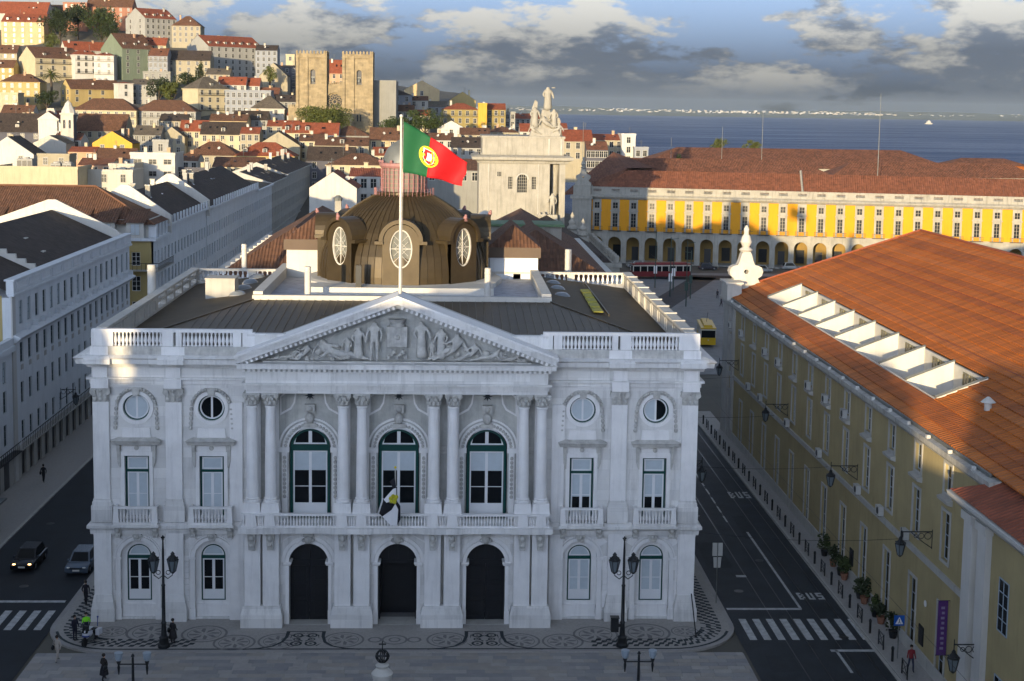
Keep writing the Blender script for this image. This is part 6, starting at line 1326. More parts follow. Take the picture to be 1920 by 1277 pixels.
house(700, 700, 771, 178, 164, 530, 'b', 'd', 'h', 3, 4, 'grey town house with dark hip roof right of the cathedral', dep=16, chim=1)
house(758, 758, 823, 168, 151, 570, 'k', 'b', 'y', 2, 1, 'sunlit cream gable right of the cathedral with tall orange chimney', dep=16, chim=2)
house(768, 768, 802, 188, 180, 540, 'w', 'b', 'x', 1, 2, 'little white house in front of the sunlit cream gable', dep=9, chim=1)
house(800, 800, 838, 200, 190, 560, 'b', 'g', 'x', 2, 3, 'bluish house in shade between cream gable and yellow block', dep=10, chim=1)
house(842, 842, 892, 188, 172, 600, 'y', 'g', 'y', 1, 0, 'pale yellow gable on the ridge above the yellow block', dep=14, chim=2)
house(828, 828, 897, 205, 193, 540, 'o', 'r', 'h', 3, 5, 'olive-yellow house with red hipped roof above the flag', dep=13, chim=1, balc=1)
house(897, 897, 913, 196, 192, 538, 'Y', 'r', 'f', 3, 0, 'narrow blazing yellow wall between the two olive houses', dep=12, chim=0)
house(912, 912, 948, 205, 194, 545, 'o', 'r', 'x', 3, 3, 'second olive-yellow house with red roof toward the river', dep=12, chim=0, balc=1)
house(947, 947, 966, 212, 204, 552, 'G', 'g', 'f', 3, 2, 'slim pale grey house with white chimney beside the olive one', dep=10, chim=1)
house(966, 966, 1014, 222, 213, 575, 'g', 'r', 'x', 2, 5, 'grey house with flat red roof next to the river view', dep=14, chim=1)
house(820, 820, 872, 240, 226, 470, 'W', 'b', 'y', 1, 1, 'small white gable between the trees and the olive house', dep=11, chim=1)
house(862, 862, 918, 252, 240, 450, 's', 'b', 'x', 1, 4, 'low brown-roofed house right of the small white gable', dep=11, chim=2)
house(790, 790, 850, 262, 250, 420, 'w', 'b', 'x', 2, 4, 'white house with brown roof behind the flag', dep=11, chim=2)
house(846, 846, 905, 276, 258, 400, 'G', 'd', 'x', 2, 4, 'grey-white house with dark roof left of the arch', dep=12, chim=1)
house(912, 912, 975, 248, 238, 470, 's', 'b', 'h', 2, 4, 'dun house with brown roof just behind the arch attic', dep=11, chim=2)
house(975, 975, 1030, 246, 232, 450, 'w', 'r', 'x', 2, 3, 'whitewashed house with orange roof behind the arch statues', dep=11, chim=1)
house(800, 800, 900, 318, 300, 250, 'g', 'b', 'x', 1, 5, 'broad brown-roofed house behind the flag, left of the arch', dep=16, chim=0)
house(1056, 1056, 1112, 264, 244, 380, 's', 'r', 'x', 2, 3, 'weathered windowless house with red roof right of the statues', dep=14, chim=2)
house(1100, 1100, 1140, 280, 266, 372, 'd', 'o', 'x', 3, 5, 'dark shaded tenement right of the weathered house', dep=12, chim=1)
house(1112, 1112, 1168, 262, 252, 400, 's', 'r', 'x', 2, 4, 'brown-grey house with red roof toward the river', dep=13, chim=1)
house(1166, 1166, 1192, 254, 247, 396, 'W', 'g', 'f', 4, 1, 'white river-facing house with green roof rail', dep=11, chim=0)
house(1190, 1190, 1216, 279, 276, 392, 'b', 'g', 'f', 2, 2, 'dim blue-grey annex at the water side of the white house', dep=11, chim=0)
# --- houses filling the gaps of the slope
house(-12, -12, 30, 99, 84, 705, 's', 'b', 'x', 3, 3, 'stone-grey house at the left edge below the peach building')
house(-14, -14, 24, 126, 112, 642, 'y', 'b', 'x', 4, 3, 'ochre house squeezed at the left edge beside the cream gable')
house(196, 196, 232, 84, 72, 692, 'c', 'r', 'x', 3, 3, 'cream house with red roof behind the huge white gable', chim=2)
house(246, 246, 292, 158, 148, 590, 'G', 'g', 'x', 3, 4, 'pale house half hidden by trees right of the little tower')
house(268, 268, 318, 136, 128, 612, 'g', 'g', 'f', 4, 4, 'grey flat-topped house under the blue-grey shaded one')
house(386, 386, 430, 139, 128, 604, 's', 'g', 'x', 3, 4, 'stone house at the foot of the broad pale house', chim=2)
house(606, 606, 646, 136, 112, 575, 'p', 'r', 'x', 2, 3, 'pinkish house with red roof seen between the cathedral towers', chim=1)
house(484, 484, 522, 178, 164, 566, 's', 'o', 'x', 4, 4, 'stone house with russet roof left of the cathedral chapel', chim=2)
house(516, 516, 556, 190, 178, 545, 'g', 'd', 'x', 3, 3, 'grey shaded house against the north tower foot', chim=1)
house(538, 538, 566, 216, 206, 500, 'w', 'r', 'x', 2, 2, 'tiny white house with red roof by the cathedral tree', chim=1)
house(436, 436, 500, 224, 208, 482, 'G', 'd', 'x', 3, 5, 'grey-white house with dark roof below the blue-grey window row', chim=2, dorm=2)
house(734, 734, 776, 208, 197, 505, 'w', 'b', 'x', 3, 4, 'white house with brown roof right below the grey hip-roofed town house', chim=2)
house(772, 772, 806, 216, 206, 512, 'c', 'r', 'x', 2, 3, 'cream cottage with red roof left of the olive house', chim=1)
house(38, 38, 78, 229, 216, 458, 'w', 'r', 'x', 2, 3, 'white house with red roof just left of the church front', chim=2)
house(698, 698, 762, 291, 277, 352, 'c', 'r', 'x', 3, 5, 'cream house with red roof close behind the lantern', chim=2, dorm=2)
house(752, 752, 824, 285, 272, 362, 'w', 'o', 'x', 3, 5, 'white house with russet roof behind the flag cloth', chim=3)
house(1018, 1018, 1064, 240, 231, 520, 'G', 'r', 'x', 3, 4, 'grey-white house with red roof behind the statue group', chim=1)
house(146, 146, 208, 309, 298, 298, 'p', 'o', 'x', 2, 3, 'pink low house with russet roof behind the white terrace block', chim=2)
house(204, 204, 250, 311, 304, 294, 'w', 'g', 'f', 2, 2, 'white flat annex left of the modern white block', chim=1)
house(326, 326, 370, 301, 290, 338, 'w', 'b', 'x', 2, 3, 'white house with brown roof right of the stair tower', chim=2)
house(100, 100, 150, 262, 250, 415, 'W', 'o', 'x', 1, 3, 'white cottage with russet roof in front of the bell tower', chim=2)
house(298, 298, 350, 226, 214, 478, 's', 'd', 'x', 2, 4, 'dun house with dark roof in front of the long grey balcony house', chim=2)
house(560, 560, 606, 264, 252, 398, 'c', 'b', 'x', 2, 3, 'small cream house with brown roof at the street end', chim=2)
# --- church with bell tower
ch = thing('church', 'white baroque church front with a pedimented gable', 'church', atY(91, 246, 425)); z0 = -8; w = 3.6
MB().box(-w, 0, z0, w, 16, 4.2).prism([(-w-.4, 4.2), (w+.4, 4.2), (0, 7.0)], -.3, 16).prism([(w-.5, 0), (w+3.0, 0), (w+1.2, 2.2), (w-.5, 4.0)], 0, 1).obj('wall', HM['W'], ch)
MB().prism([(-1.8, 6.0), (1.8, 6.0), (1.2, 8.2), (-1.2, 8.2)], 3, 5).obj('gable_top', HM['w'], ch); q = MB(); q.roofpoly([(w+.5, .5, 4.4), (w+.5, 16, 4.4), (0, 16, 7.3), (0, .5, 7.3)]); q.roofpoly([(-w-.5, 16, 4.4), (-w-.5, .5, 4.4), (0, .5, 7.3), (0, 16, 7.3)]); q.obj('roof', tilered, ch, fixn=False)
MB().box(-w-.2, -.2, 4.0, w+.2, 0, 4.4).obj('cornice', HM['w'], ch); p = atY(91, 246, 425); BASES.append((p.x, 432, p.z-4, 6))
bt = thing('bell_tower', 'small white church bell tower with domed cap and arched openings', 'tower', atY(129, 246, 415)); w = 2.2
panel(rect(-w, -8, w, 6.3), [arched(-.95, .8, 1.0, 3.6, 8), arched(.95, .8, 1.0, 3.6, 8)], -w, .5).obj('wall', HM['w'], bt); MB().box(-w, -w+.5, -8, w, w, 6.3).obj('core', HM['d'], bt); MB().box(-w, -w+.5, -8, -w+.3, w, 6.3).obj('side_wall', HM['w'], bt); MB().box(-w-.3, -w-.3, 5.8, w+.3, w+.3, 6.4).obj('cornice', HM['w'], bt)
MB().lathe([(2.4, 6.4), (2.3, 7.3), (1.7, 8.4), (1.2, 9.2), (1.3, 9.5), (.7, 10.2), (.1, 10.8)], 8, a0=pi/8, a1=2*pi+pi/8).obj('cap', HM['W'], bt)
for x in (-.95, .95): MB().lathe([(.35, 0), (.25, .5), (.1, .7)], 8).obj('bell', leadgrey, bt, True, (x, -1.75, 2.4))
# --- cathedral
SY = 480; sc_ = FPX/(SY-CY); a = atY(555, 238, SY); Wd = (697-555)/sc_; bz = a.z-4
ca = thing('cathedral', 'romanesque cathedral with two crenellated towers and a rose window', 'cathedral', (a.x, SY, bz)); Hs = atY(555, 100, SY).z-bz; BASES.append((a.x+15, SY+15, bz+2, 25))
tw = Wd*.40
def tower(x0, nm):
    cx_ = x0+tw*.55; wlm = panel(rect(x0, -3, x0+tw, Hs), [arched(cx_, 2.0, Hs-12.0, Hs-7.2, 10), rect(cx_-.9, 6.5, cx_-.25, 9.2), rect(cx_+.25, 6.5, cx_+.9, 9.2)], 0, 1.1).obj(nm, sestone, ca)
    MB().box(x0+.02, 1.1, -3, x0+tw-.02, tw, Hs-.3).obj('core_wall', sestone, wlm)
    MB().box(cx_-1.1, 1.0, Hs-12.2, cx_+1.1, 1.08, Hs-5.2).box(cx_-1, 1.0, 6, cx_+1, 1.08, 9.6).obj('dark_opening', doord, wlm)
    for dr in (1.35, 1.95): arcband(cx_, Hs-7.2, dr-.15+.0, dr+.12, -.12, .02, n=12).obj('arch_moulding', sestone, wlm)
    MB().lathe([(.62, 0), (.5, .4), (.35, 1.2), (.12, 1.6)], 10).box(-.7, -.1, 1.6, .7, .1, 1.9).obj('bell', leadgrey, wlm, True, (cx_, .6, Hs-11.0))
    for bx in (x0+.0, x0+tw*.30, x0+tw-1.1): MB().box(bx, -.55, -3, bx+1.1, 0, Hs-.9).obj('buttress', sestone, wlm)
    MB().box(x0-.15, -.6, Hs-1.6, x0+tw+.15, .0, Hs-1.2).obj('string_course', sestone, wlm)
    n_ = 9
    for k in range(n_): MB().prism([(x0+tw*k/n_, Hs), (x0+tw*(k+.58)/n_, Hs), (x0+tw*(k+.58)/n_, Hs+.9), (x0+tw*(k+.29)/n_, Hs+1.35), (x0+tw*k/n_, Hs+.9)], -.3, .5).obj('merlon', sestone, wlm)
    for k in range(n_): MB().box(x0+tw-.5, tw*k/n_, Hs-.3, x0+tw, tw*(k+.58)/n_, Hs+1.2).obj('merlon', sestone, wlm)
    MB().box(x0, -.2, Hs-.3, x0+tw, tw, Hs).obj('tower_top', sestone, wlm)
    return wlm
tower(0, 'north_tower'); tR = tower(Wd-tw, 'south_tower')
mx0, mx1 = tw, Wd-tw; mc = (mx0+mx1)/2; hz = atY(620, 158, SY).z-bz
mw = panel(rect(mx0, -3, mx1, hz), [[(mc+3.65*cos(2*pi*i/32), hz-6.9+3.65*sin(2*pi*i/32)) for i in range(32)]], .9, 1.2).obj('nave_wall', sestone, ca)
MB().box(mx0, 2.0, -3, mx1, 3.0, hz).obj('core_wall', sestone, ca)
rz_ = hz-6.9; rose = MB(); flat = []
for r0, r1 in ((3.1, 3.45), (.65, .95)): arcband(mc, rz_, r0, r1, 1.55, 1.8, 0, 2*pi, 28, rose)
for k in range(12):
    a_ = 2*pi*k/12; d = Vector((cos(a_), sin(a_))); rose.tube([(mc+d.x*.7, 1.68, rz_+d.y*.7), (mc+d.x*2.3, 1.68, rz_+d.y*2.3)], .12, 5); arcband(mc+d.x*2.5, rz_+d.y*2.5, .40, .6, 1.58, 1.78, 0, 2*pi, 10, rose)
rose.obj('rose_window', sestone, ca); MB().prism([(mc+3.3*cos(2*pi*i/28), rz_+3.3*sin(2*pi*i/28)) for i in range(28)], 1.85, 1.88).obj('rose_glass', glassb, ca)
arcband(mc, rz_, 3.65, 4.2, .7, .95, 0, 2*pi, 28).obj('arch_moulding', sestone, ca)
for k in range(8): x = mx0+(mx1-mx0)*k/8; MB().prism([(x, hz), (x+.5, hz), (x+.5, hz+.9), (x+.25, hz+1.3), (x, hz+.9)], .9, 1.4).obj('merlon', sestone, ca)
MB().box(1, tw, -3, Wd-1, 34, hz-2).obj('nave', sestone, ca); q = MB(); q.roofpoly([(Wd-1, tw, hz-2), (Wd-1, 34, hz-2), (Wd/2, 34, hz+1), (Wd/2, tw, hz+1)]); q.roofpoly([(1, 34, hz-2), (1, tw, hz-2), (Wd/2, tw, hz+1), (Wd/2, 34, hz+1)]); q.obj('roof', tilered, ca, fixn=False)
MB().box(Wd, 6, -3, Wd+9, 30, hz+2).obj('south_aisle', HM['g'], ca); MB().box(-3.4, 3, -3, 0, 20, 12).obj('side_chapel', sestone, ca)
for k in range(4): MB().box(-3.4+.85*k, 2.9, 12, -2.9+.85*k, 3.4, 12.9).obj('merlon', sestone, ca)
# --- cooling units on the cream block
for px, py, w_, h_, lab in ((46, 318, 3.8, 3.0, 'largest grey rooftop cooling unit with four dark panels'), (104, 322, 2.4, 2.4, 'middle rooftop cooling unit with two dark panels'), (125, 322, 2.2, 2.4, 'right-hand rooftop cooling unit with white ribs')):
    p = atY(px, py, 264); u = thing('cooling_unit', lab, 'cooling unit', (p.x, 264, p.z-.3), 0, 'cooling units'); MB().box(-w_/2, 0, 0, w_/2, 3.5, h_).obj('casing', HM['G'], u)
    n_ = int(w_); 
    for k in range(n_): MB().box(-w_/2+w_*(k+.1)/n_, -.03, .2, -w_/2+w_*(k+.9)/n_, 0, h_-.5).obj('grille', ironm, u)
    MB().lathe([(.9, 0), (.9, .35)], 14).obj('fan_ring', concrete, u, False, (0, 1.6, h_))
for k in range(1): pass
# ================================================================ trees
def crown(rx, ry, rz, n, m, seed, lsz=.7, gap=.25):
    rnd = random.Random(seed); b = MB(); cl = [(rnd.gauss(0, .42)*rx, rnd.gauss(0, .42)*ry, rnd.uniform(-.55, .75)*rz, rnd.uniform(.28, .5)) for _ in range(22)]
    for i in range(n):
        cx_, cy_, cz_, cr = rnd.choice(cl); th, ph = rnd.uniform(0, 2*pi), math.acos(rnd.uniform(-1, 1)); rr = cr*(rnd.random()**.33)*1.0
        p = Vector((cx_+rr*rx*sin(ph)*cos(th), cy_+rr*ry*sin(ph)*sin(th), cz_+rr*rz*cos(ph)))
        u = Vector((rnd.gauss(0, 1), rnd.gauss(0, 1), rnd.gauss(0, .7))).normalized(); v = u.orthogonal().normalized(); s = lsz*rnd.uniform(.6, 1.3)
        k = len(b.v); b.v += [tuple(p+u*s*.5), tuple(p+v*s*.35), tuple(p-u*s*.5), tuple(p-v*s*.35)]; b.f.append((k, k+1, k+2, k+3)); b.m.append(0)
    return b.mesh('crown', m, fixn=False)
def tree(px, py, Y, rx, rz, lab, m=leaf, seed=1, n=2600, hgt=4.0, lsz=.75):
    p = atY(px, py, Y); base = p.z-rz-hgt; t = thing('tree', lab, 'tree', (p.x, Y, base), 0, 'trees of the old town')
    MB().tube([(0, 0, -3), (0, 0, hgt), (.2, 0, hgt+rz*.8)], [.55, .4, .2], 7).obj('trunk', bark, t)
    for k in range(4): a = k*1.6; MB().tube([(0, 0, hgt*.8), (rx*.45*cos(a), rx*.35*sin(a), hgt+rz*.9)], [.22, .1], 5).obj('limb', bark, t)
    ob('crown', crown(rx, rx*.8, rz, n, m, seed, lsz), t, (0, 0, hgt+rz)); BASES.append((p.x, Y, base, 4))
tree(112, 46, 770, 9.5, 9.5, 'great dark tree beside the peach building on the hilltop', leafd, 1, 3600, 4, 1.0)
tree(146, 32, 785, 8, 8, 'tall dark tree in the middle of the hilltop grove', leafd, 2, 3000, 4, 1.0)
tree(190, 44, 775, 9.5, 10, 'broad dark tree at the right of the hilltop grove', leaf, 3, 3600, 4, 1.0)
tree(206, 60, 765, 5, 6, 'smaller dark tree at the foot of the right hilltop tree', leafd, 4, 1600, 3, .9)
tree(96, 77, 720, 4.5, 4, 'small lighter tree under the hilltop grove', leafl, 5, 1400, 2, .7)
tree(610, 224, 458, 10.5, 5.2, 'dense green tree before the cathedral portal', leafl, 6, 4200, 3, .7)
tree(588, 222, 460, 6, 4.6, 'left lobe tree beside the dense cathedral tree', leafl, 7, 2200, 3, .7)
tree(797, 226, 470, 8, 4.6, 'round green tree right of the flagpole', leaf, 8, 3000, 3, .7)
tree(740, 232, 465, 7, 2.8, 'low hedge-like tree at the foot of the cathedral tower', leaf, 9, 1800, 2, .6)
tree(322, 172, 560, 5, 4.4, 'bright green tree beside the square pyramid-roofed house', leafl, 10, 2000, 2, .7)
tree(298, 166, 575, 6, 5, 'bare-grey and green tree above the long grey house', leafd, 11, 1700, 2, .8)
tree(352, 148, 590, 5, 4, 'dark tree behind the pyramid-roofed house', leafd, 12, 1700, 2, .7)
tree(375, 134, 620, 2.4, 4.5, 'slim cypress-like tree below the broad pale house', leafd, 13, 1100, 2, .6)
tree(88, 185, 540, 5, 3.5, 'shrubby tree around the foot of the palm', leafd, 14, 1500, 2, .7)
tree(506, 140, 580, 2.6, 4.2, 'ivy-like tree clinging to the ruinous gable', leafl, 15, 1100, 2, .6)
tree(1349, 270, 330, 2.6, 1.8, 'small green roof tree at the riverside, left one', leafl, 16, 700, 9, .5)
tree(1415, 272, 330, 2.2, 1.4, 'small green roof tree at the riverside, right one', leafl, 17, 600, 9, .5)
tree(1273, 306, 284, .9, 2.6, 'thin dark cypress between the riverside roofs', leafd, 18, 700, 8, .4)
# palm
p = atY(96, 182, 600); pm = thing('palm_tree', 'tall palm with drooping crown on the slope at the left', 'palm', (p.x, 600, p.z-2)); pm.scale = (1.35, 1.35, 1.2); BASES.append((p.x, 600, p.z-2, 4))
MB().tube([(0, 0, -3), (.2, 0, 5), (0, 0, 10.5)], [.5, .42, .5], 8).obj('trunk', bark, pm)
rnd = random.Random(4)
for k in range(46):
    a = rnd.uniform(0, 2*pi); el = rnd.uniform(-.5, 1.35); Ln = rnd.uniform(3.6, 4.8); b = MB(); pts = []
    for i in range(8):
        s = i/7; pts.append(Vector((cos(a)*Ln*s*cos(el), sin(a)*Ln*s*cos(el), Ln*s*sin(el)-2.0*s*s)))
    for i in range(7):
        d = (pts[i+1]-pts[i]).normalized(); sd_ = d.cross(Vector((0, 0, 1))).normalized() if abs(d.z) < .98 else Vector((1, 0, 0)); w = .5*(1-.7*i/7)
        for q in (-1, 1): k0 = len(b.v); b.v += [tuple(pts[i]), tuple(pts[i]+d*.35), tuple(pts[i]+sd_*q*w+d*.5-Vector((0, 0, .25)))]; b.f.append((k0, k0+1, k0+2)); b.m.append(0)
        k0 = len(b.v); b.v += [tuple(pts[i]-sd_*.12), tuple(pts[i]+sd_*.12), tuple(pts[i+1]+sd_*.1), tuple(pts[i+1]-sd_*.1)]; b.f.append((k0, k0+1, k0+2, k0+3)); b.m.append(0)
    b.obj('frond', leafl if k % 3 else leaf, pm, loc=(0, 0, 10.6), fixn=False)
# ================================================================ terrain, river, far shore
def ground_z(x, y):
    if y < 250: return -.06
    sh = 430-.75*max(0, x-15)
    num = den = 0
    for bx, by, bz_, br in BASES:
        d2 = (bx-x)**2+(by-y)**2; w = 1/(d2+120)**1.7; num += w*bz_; den += w
    z = num/den-.8
    k = min(1, max(0, (y-250)/80)); z = -.06*(1-k)+z*k
    if x > 28: z = min(z, -.06-(x-28)*.01)
    rv = (y-sh)/30 if x > 12 else -1
    if x > 12 and rv > 0: z = max(-9, min(z, 2)-rv*6)
    return z
b = MB(); nx, ny = 90, 100; gx0, gx1, gy0, gy1 = -420, 300, -420, 980
gxs = [gx0+(gx1-gx0)*i/nx for i in range(nx+1)]; gys = [-420, -200, -120, -40, 40, 120, 200, 249]+[250+730*i/84 for i in range(85)]
for y in gys:
    for x in gxs: b.v.append((x, y, ground_z(x, y)))
m_ = nx+1
for j in range(len(gys)-1):
    for i in range(nx): b.f.append((j*m_+i, j*m_+i+1, (j+1)*m_+i+1, (j+1)*m_+i)); b.m.append(0)
g = b.obj('ground', mat('earth_and_paving', (.10, .095, .08), .9, .25, .1), fixn=False); tag(g, kind='structure')
wm = bpy.data.materials.new('river_water'); wm.use_nodes = True; t = wm.node_tree; bs = t.nodes['Principled BSDF']; bs.inputs['Base Color'].default_value = (.010, .036, .120, 1); bs.inputs['Roughness'].default_value = .35; bs.inputs['Specular IOR Level'].default_value = .05
geo = N(t, 'ShaderNodeNewGeometry'); mp = N(t, 'ShaderNodeMapping'); mp.inputs['Scale'].default_value = (.03, .10, 1); L(t, geo.outputs['Position'], mp.inputs[0]); nz = N(t, 'ShaderNodeTexNoise', i_Scale=1.0, i_Detail=8, i_Roughness=.65); L(t, mp.outputs[0], nz.inputs['Vector']); bp = N(t, 'ShaderNodeBump', i_Strength=.9, i_Distance=3.0); L(t, nz.outputs[0], bp.inputs['Height']); L(t, bp.outputs[0], bs.inputs['Normal'])
nz2 = N(t, 'ShaderNodeTexNoise', i_Scale=.0022, i_Detail=7, i_Roughness=.6); mp2 = N(t, 'ShaderNodeMapping'); mp2.inputs['Scale'].default_value = (1, 4, 1); L(t, geo.outputs['Position'], mp2.inputs[0]); L(t, mp2.outputs[0], nz2.inputs['Vector']); mrx = N(t, 'ShaderNodeMapRange', i_1=.35, i_2=.65, i_3=.3, i_4=.48); L(t, nz2.outputs[0], mrx.inputs[0]); L(t, mrx.outputs[0], bs.inputs['Roughness'])
b = MB(); ysr = [250, 400, 700, 1500, 4000, 9000, 14000]
for y in ysr: b.v += [(-9000, y, -2.5), (9000, y, -2.5)]
b.f = [(2*i, 2*i+1, 2*i+3, 2*i+2) for i in range(len(ysr)-1)]; b.m = [0]*len(b.f); tag(b.obj('water', wm, fixn=False), kind='structure')
b = MB(); rnd = random.Random(9); xs = [-1500+110*i for i in range(70)]
for x in xs:
    z1 = 22+12*sin(x*.0021)+rnd.uniform(-3, 6); b.v += [(x, 8750+60*sin(x*.003), -3), (x, 8800+60*sin(x*.003), 3), (x, 9300, 14+rnd.uniform(0, 6)), (x, 11500, z1+14), (x, 13500, z1+10)]
for i in range(len(xs)-1):
    for j in range(4): b.f.append((5*i+j, 5*i+5+j, 5*i+6+j, 5*i+1+j)); b.m.append(0)
tag(b.obj('far_shore', mat('far_shore_land', (.13, .15, .13), .95, .35, .004), fixn=False), kind='structure')
b = MB(); 
for k in range(1500):
    x = rnd.uniform(-600, 5600); q = rnd.random(); y = 9400+1900*q; dens = sin(x*.0026)+sin(x*.0011+1)
    if rnd.random() > .55+.25*dens: continue
    z = 12+q*18; w, h = rnd.uniform(6, 26), rnd.uniform(4, 13); b.box(x, y, z-8, x+w, y+15, z+h, rnd.randrange(3))
tag(b.obj('far_town', [mat('far_white', (.36, .36, .36), .9, 0), mat('far_cream', (.32, .30, .27), .9, 0), mat('far_grey', (.22, .23, .24), .9, 0)]), 'pale mass of small buildings along the opposite river bank', 'buildings', kind='stuff')
p = atZ(1741, 233, -2.5); fb = thing('ferry', 'small white ferry alone on the river', 'boat', (p.x, p.y, -2.5), .3); MB().prism([(-14, -1), (12, -1), (16, 4), (-14, 4)], -4, 4).obj('hull', HM['w'], fb); MB().box(-8, -3, 4, 8, 3, 10).box(-3, -2, 10, 4, 2, 14).obj('cabin', HM['W'], fb)
# ================================================================ street furniture
def atX(x, y, X): d = ray(x, y); return Vector((CX, CY, CZ))+d*((X-CX)/d.x)
def lantern(par, loc, s=1.0, nm='lantern'):
    b = MB().lathe([(.05*s, -.12*s), (.12*s, -.05*s), (.16*s, 0)], 6).lathe([(.30*s, .62*s), (.34*s, .66*s), (.16*s, .86*s), (.10*s, .92*s), (.12*s, .98*s), (.03*s, 1.1*s)], 6)
    for k in range(6): a = k*pi/3; b.tube([(.16*s*cos(a), .16*s*sin(a), 0), (.30*s*cos(a), .30*s*sin(a), .63*s)], .02*s, 4)
    for k in range(6): a = k*pi/3+.5; b.ball((.26*s*cos(a), .26*s*sin(a), .74*s), .05*s, 5, 4)
    o = b.obj(nm, ironm, par, False, loc); MB().lathe([(.14*s, .01*s), (.28*s, .62*s)], 6, cap=False).obj('lantern_glass', mat('lamp_glass', (.14, .17, .19), .25, 0), o); return o
def tall_lamp(lab, loc):
    t = thing('street_lamp', lab, 'street lamp', loc, 0, 'tall twin-lantern lamps')
    MB().lathe([(.42, 0), (.42, .18), (.34, .25), (.30, .6), (.34, .68), (.2, .8), (.15, 1.6), (.19, 1.7), (.13, 1.8), (.11, 4.2), (.14, 4.3), (.09, 4.4), (.075, 6.6), (.05, 7.4), (.09, 7.5), (.03, 7.75)], 10).obj('post', ironm, t, True)
    for k in range(4): a = k*pi/2; MB().ball((.09*cos(a), .09*sin(a), 7.6), .06, 5, 4).obj('crown_knob', ironm, t)
    for s in (-1, 1):
        pts = [(0, 0, 5.0), (s*.3, 0, 4.75), (s*.62, 0, 5.0), (s*.62, 0, 5.2)]; MB().tube(pts, .035, 6).obj('bracket', ironm, t)
        c = arcband(s*.33, 5.18, .12, .16, -.02, .02, 0, 2*pi, 12); c.obj('scroll', ironm, t); lantern(t, (s*.64, 0, 5.25), 1.25)
    return t
tall_lamp('tall black twin-lantern lamp before the left wing of the city hall', (-15.5, -5.1, .1)); tall_lamp('tall black twin-lantern lamp with a litter box, right of the portico', (15.6, -5.1, .1))
lb2 = thing('litter_box', 'small dark box strapped to the foot of the right lamp post', 'box', (15.05, -5.15, 1.2)); MB().box(-.26, -.22, 0, .26, .22, .95).box(-.3, -.26, .95, .3, .26, 1.02).obj('box', ironm, lb2); MB().box(.26, -.05, .3, .46, .05, .5).obj('strap', ironm, lb2)
globe = mat('milk_glass', (.30, .36, .42), .3, 0)
for px, py, lab in ((249, 1238, 'twin-globe lamp whose top shows at the bottom edge, left'), (1198, 1233, 'twin-globe lamp whose top shows at the bottom edge, right')):
    Y = -15.0; p = atY(px, py, Y); t = thing('globe_lamp', lab, 'street lamp', (p.x, Y, 0), 0, 'twin-globe lamps'); h = p.z
    MB().lathe([(.3, 0), (.3, .2), (.14, .4), (.1, 1.2), (.075, h), (.06, h+.2), (.12, h+.25), (.05, h+.4)], 10).obj('post', ironm, t, True); MB().tube([(-.86, 0, h-.25), (.86, 0, h-.25)], .045, 6).obj('crossarm', ironm, t)
    for s in (-1, 1): MB().lathe([(.03, -.9), (.09, -.45), (.06, -.3), (.14, -.1), (.1, 0)], 8).obj('lamp_stem', ironm, t, True, (s*.85, 0, h)); MB().lathe([(.13, 0), (.21, .12), (.24, .3), (.26, .5), (.1, .52)], 10).obj('globe', globe, t, True, (s*.85, 0, h-.02))
# pillory with armillary sphere
p = atY(717, 1222, -24.0); pl = thing('pillory', 'white stone pillory column with openwork iron sphere at the bottom edge', 'monument', (p.x, -24, 0)); h = p.z
tw_ = MB()
for s in range(3):
    a0 = s*2*pi/3; tw_.tube([(.34*cos(a0+z*.9), .34*sin(a0+z*.9), 1.5+z) for z in [i*(h-3.5)/24 for i in range(25)]], .2, 7)
tw_.obj('twisted_shaft', roofwhite, pl, True); MB().lathe([(1.6, 0), (1.6, .4), (1.1, .5), (1.1, .9), (.7, 1.0), (.6, 1.6)], 8).obj('base', roofwhite, pl); MB().lathe([(.5, h-2.1), (.65, h-1.9), (.5, h-1.6), (.6, h-1.2), (.3, h-.9), (.38, h-.75), (.15, h-.6)], 12).obj('capital', roofwhite, pl, True)
b = MB()
for k in range(5): 
    c = MB(); arcband(0, 0, .42, .48, -.03, .03, 0, 2*pi, 20, c); b.add([tuple(Matrix.Rotation(k*pi/5, 3, 'Z') @ Vector(v)) for v in c.v], c.f)
c = MB(); arcband(0, 0, .44, .5, -.06, .06, 0, 2*pi, 20, c); b.add([tuple(Matrix.Rotation(pi/2-.4, 3, 'X') @ Vector(v)) for v in c.v], c.f)
b.obj('armillary_sphere', ironm, pl, False, (0, 0, h-.25)).scale = (.8, .8, .8); MB().tube([(0, 0, h-.7), (0, 0, h+.6)], .03, 6).box(-.2, -.03, h+.4, .2, .03, h+.46).obj('spindle', ironm, pl)
# wall lanterns on scrolled brackets
def bracket_lamp(lab, wall, side, arm=2.1):   # wall = point on the wall, side = direction of the arm in x
    t = thing('wall_lantern', lab, 'lantern', wall, 0, 'bracket lanterns'); s = side
    MB().tube([(0, 0, 1.6), (s*arm, 0, 1.6)], .04, 6).obj('arm', ironm, t); MB().tube([(0, 0, 1.75), (0, 0, .45)], .04, 6).obj('wall_bar', ironm, t)
    for cx_, r in ((.3, .24), (.75, .2), (1.1, .14)): arcband(s*cx_, 1.32, r-.035, r, -.02, .02, 0, 2*pi, 14).obj('scroll', ironm, t)
    MB().tube([(0, 0, .5), (s*.6, 0, .9), (s*1.4, 0, 1.55)], .03, 5).obj('brace', ironm, t); MB().tube([(s*arm, 0, 1.9), (s*arm, 0, 1.1)], .03, 5).obj('hanger', ironm, t); lantern(t, (s*arm, 0, .05), 1.15); return t
for Y, w in ((54.5, 'first'), (31.2, 'second'), (8.0, 'third'), (-9.4, 'fourth')): bracket_lamp('hanging lantern on iron scrolls, %s along the ochre wall from the far end' % w, (35.3, Y, 7.9), -1)
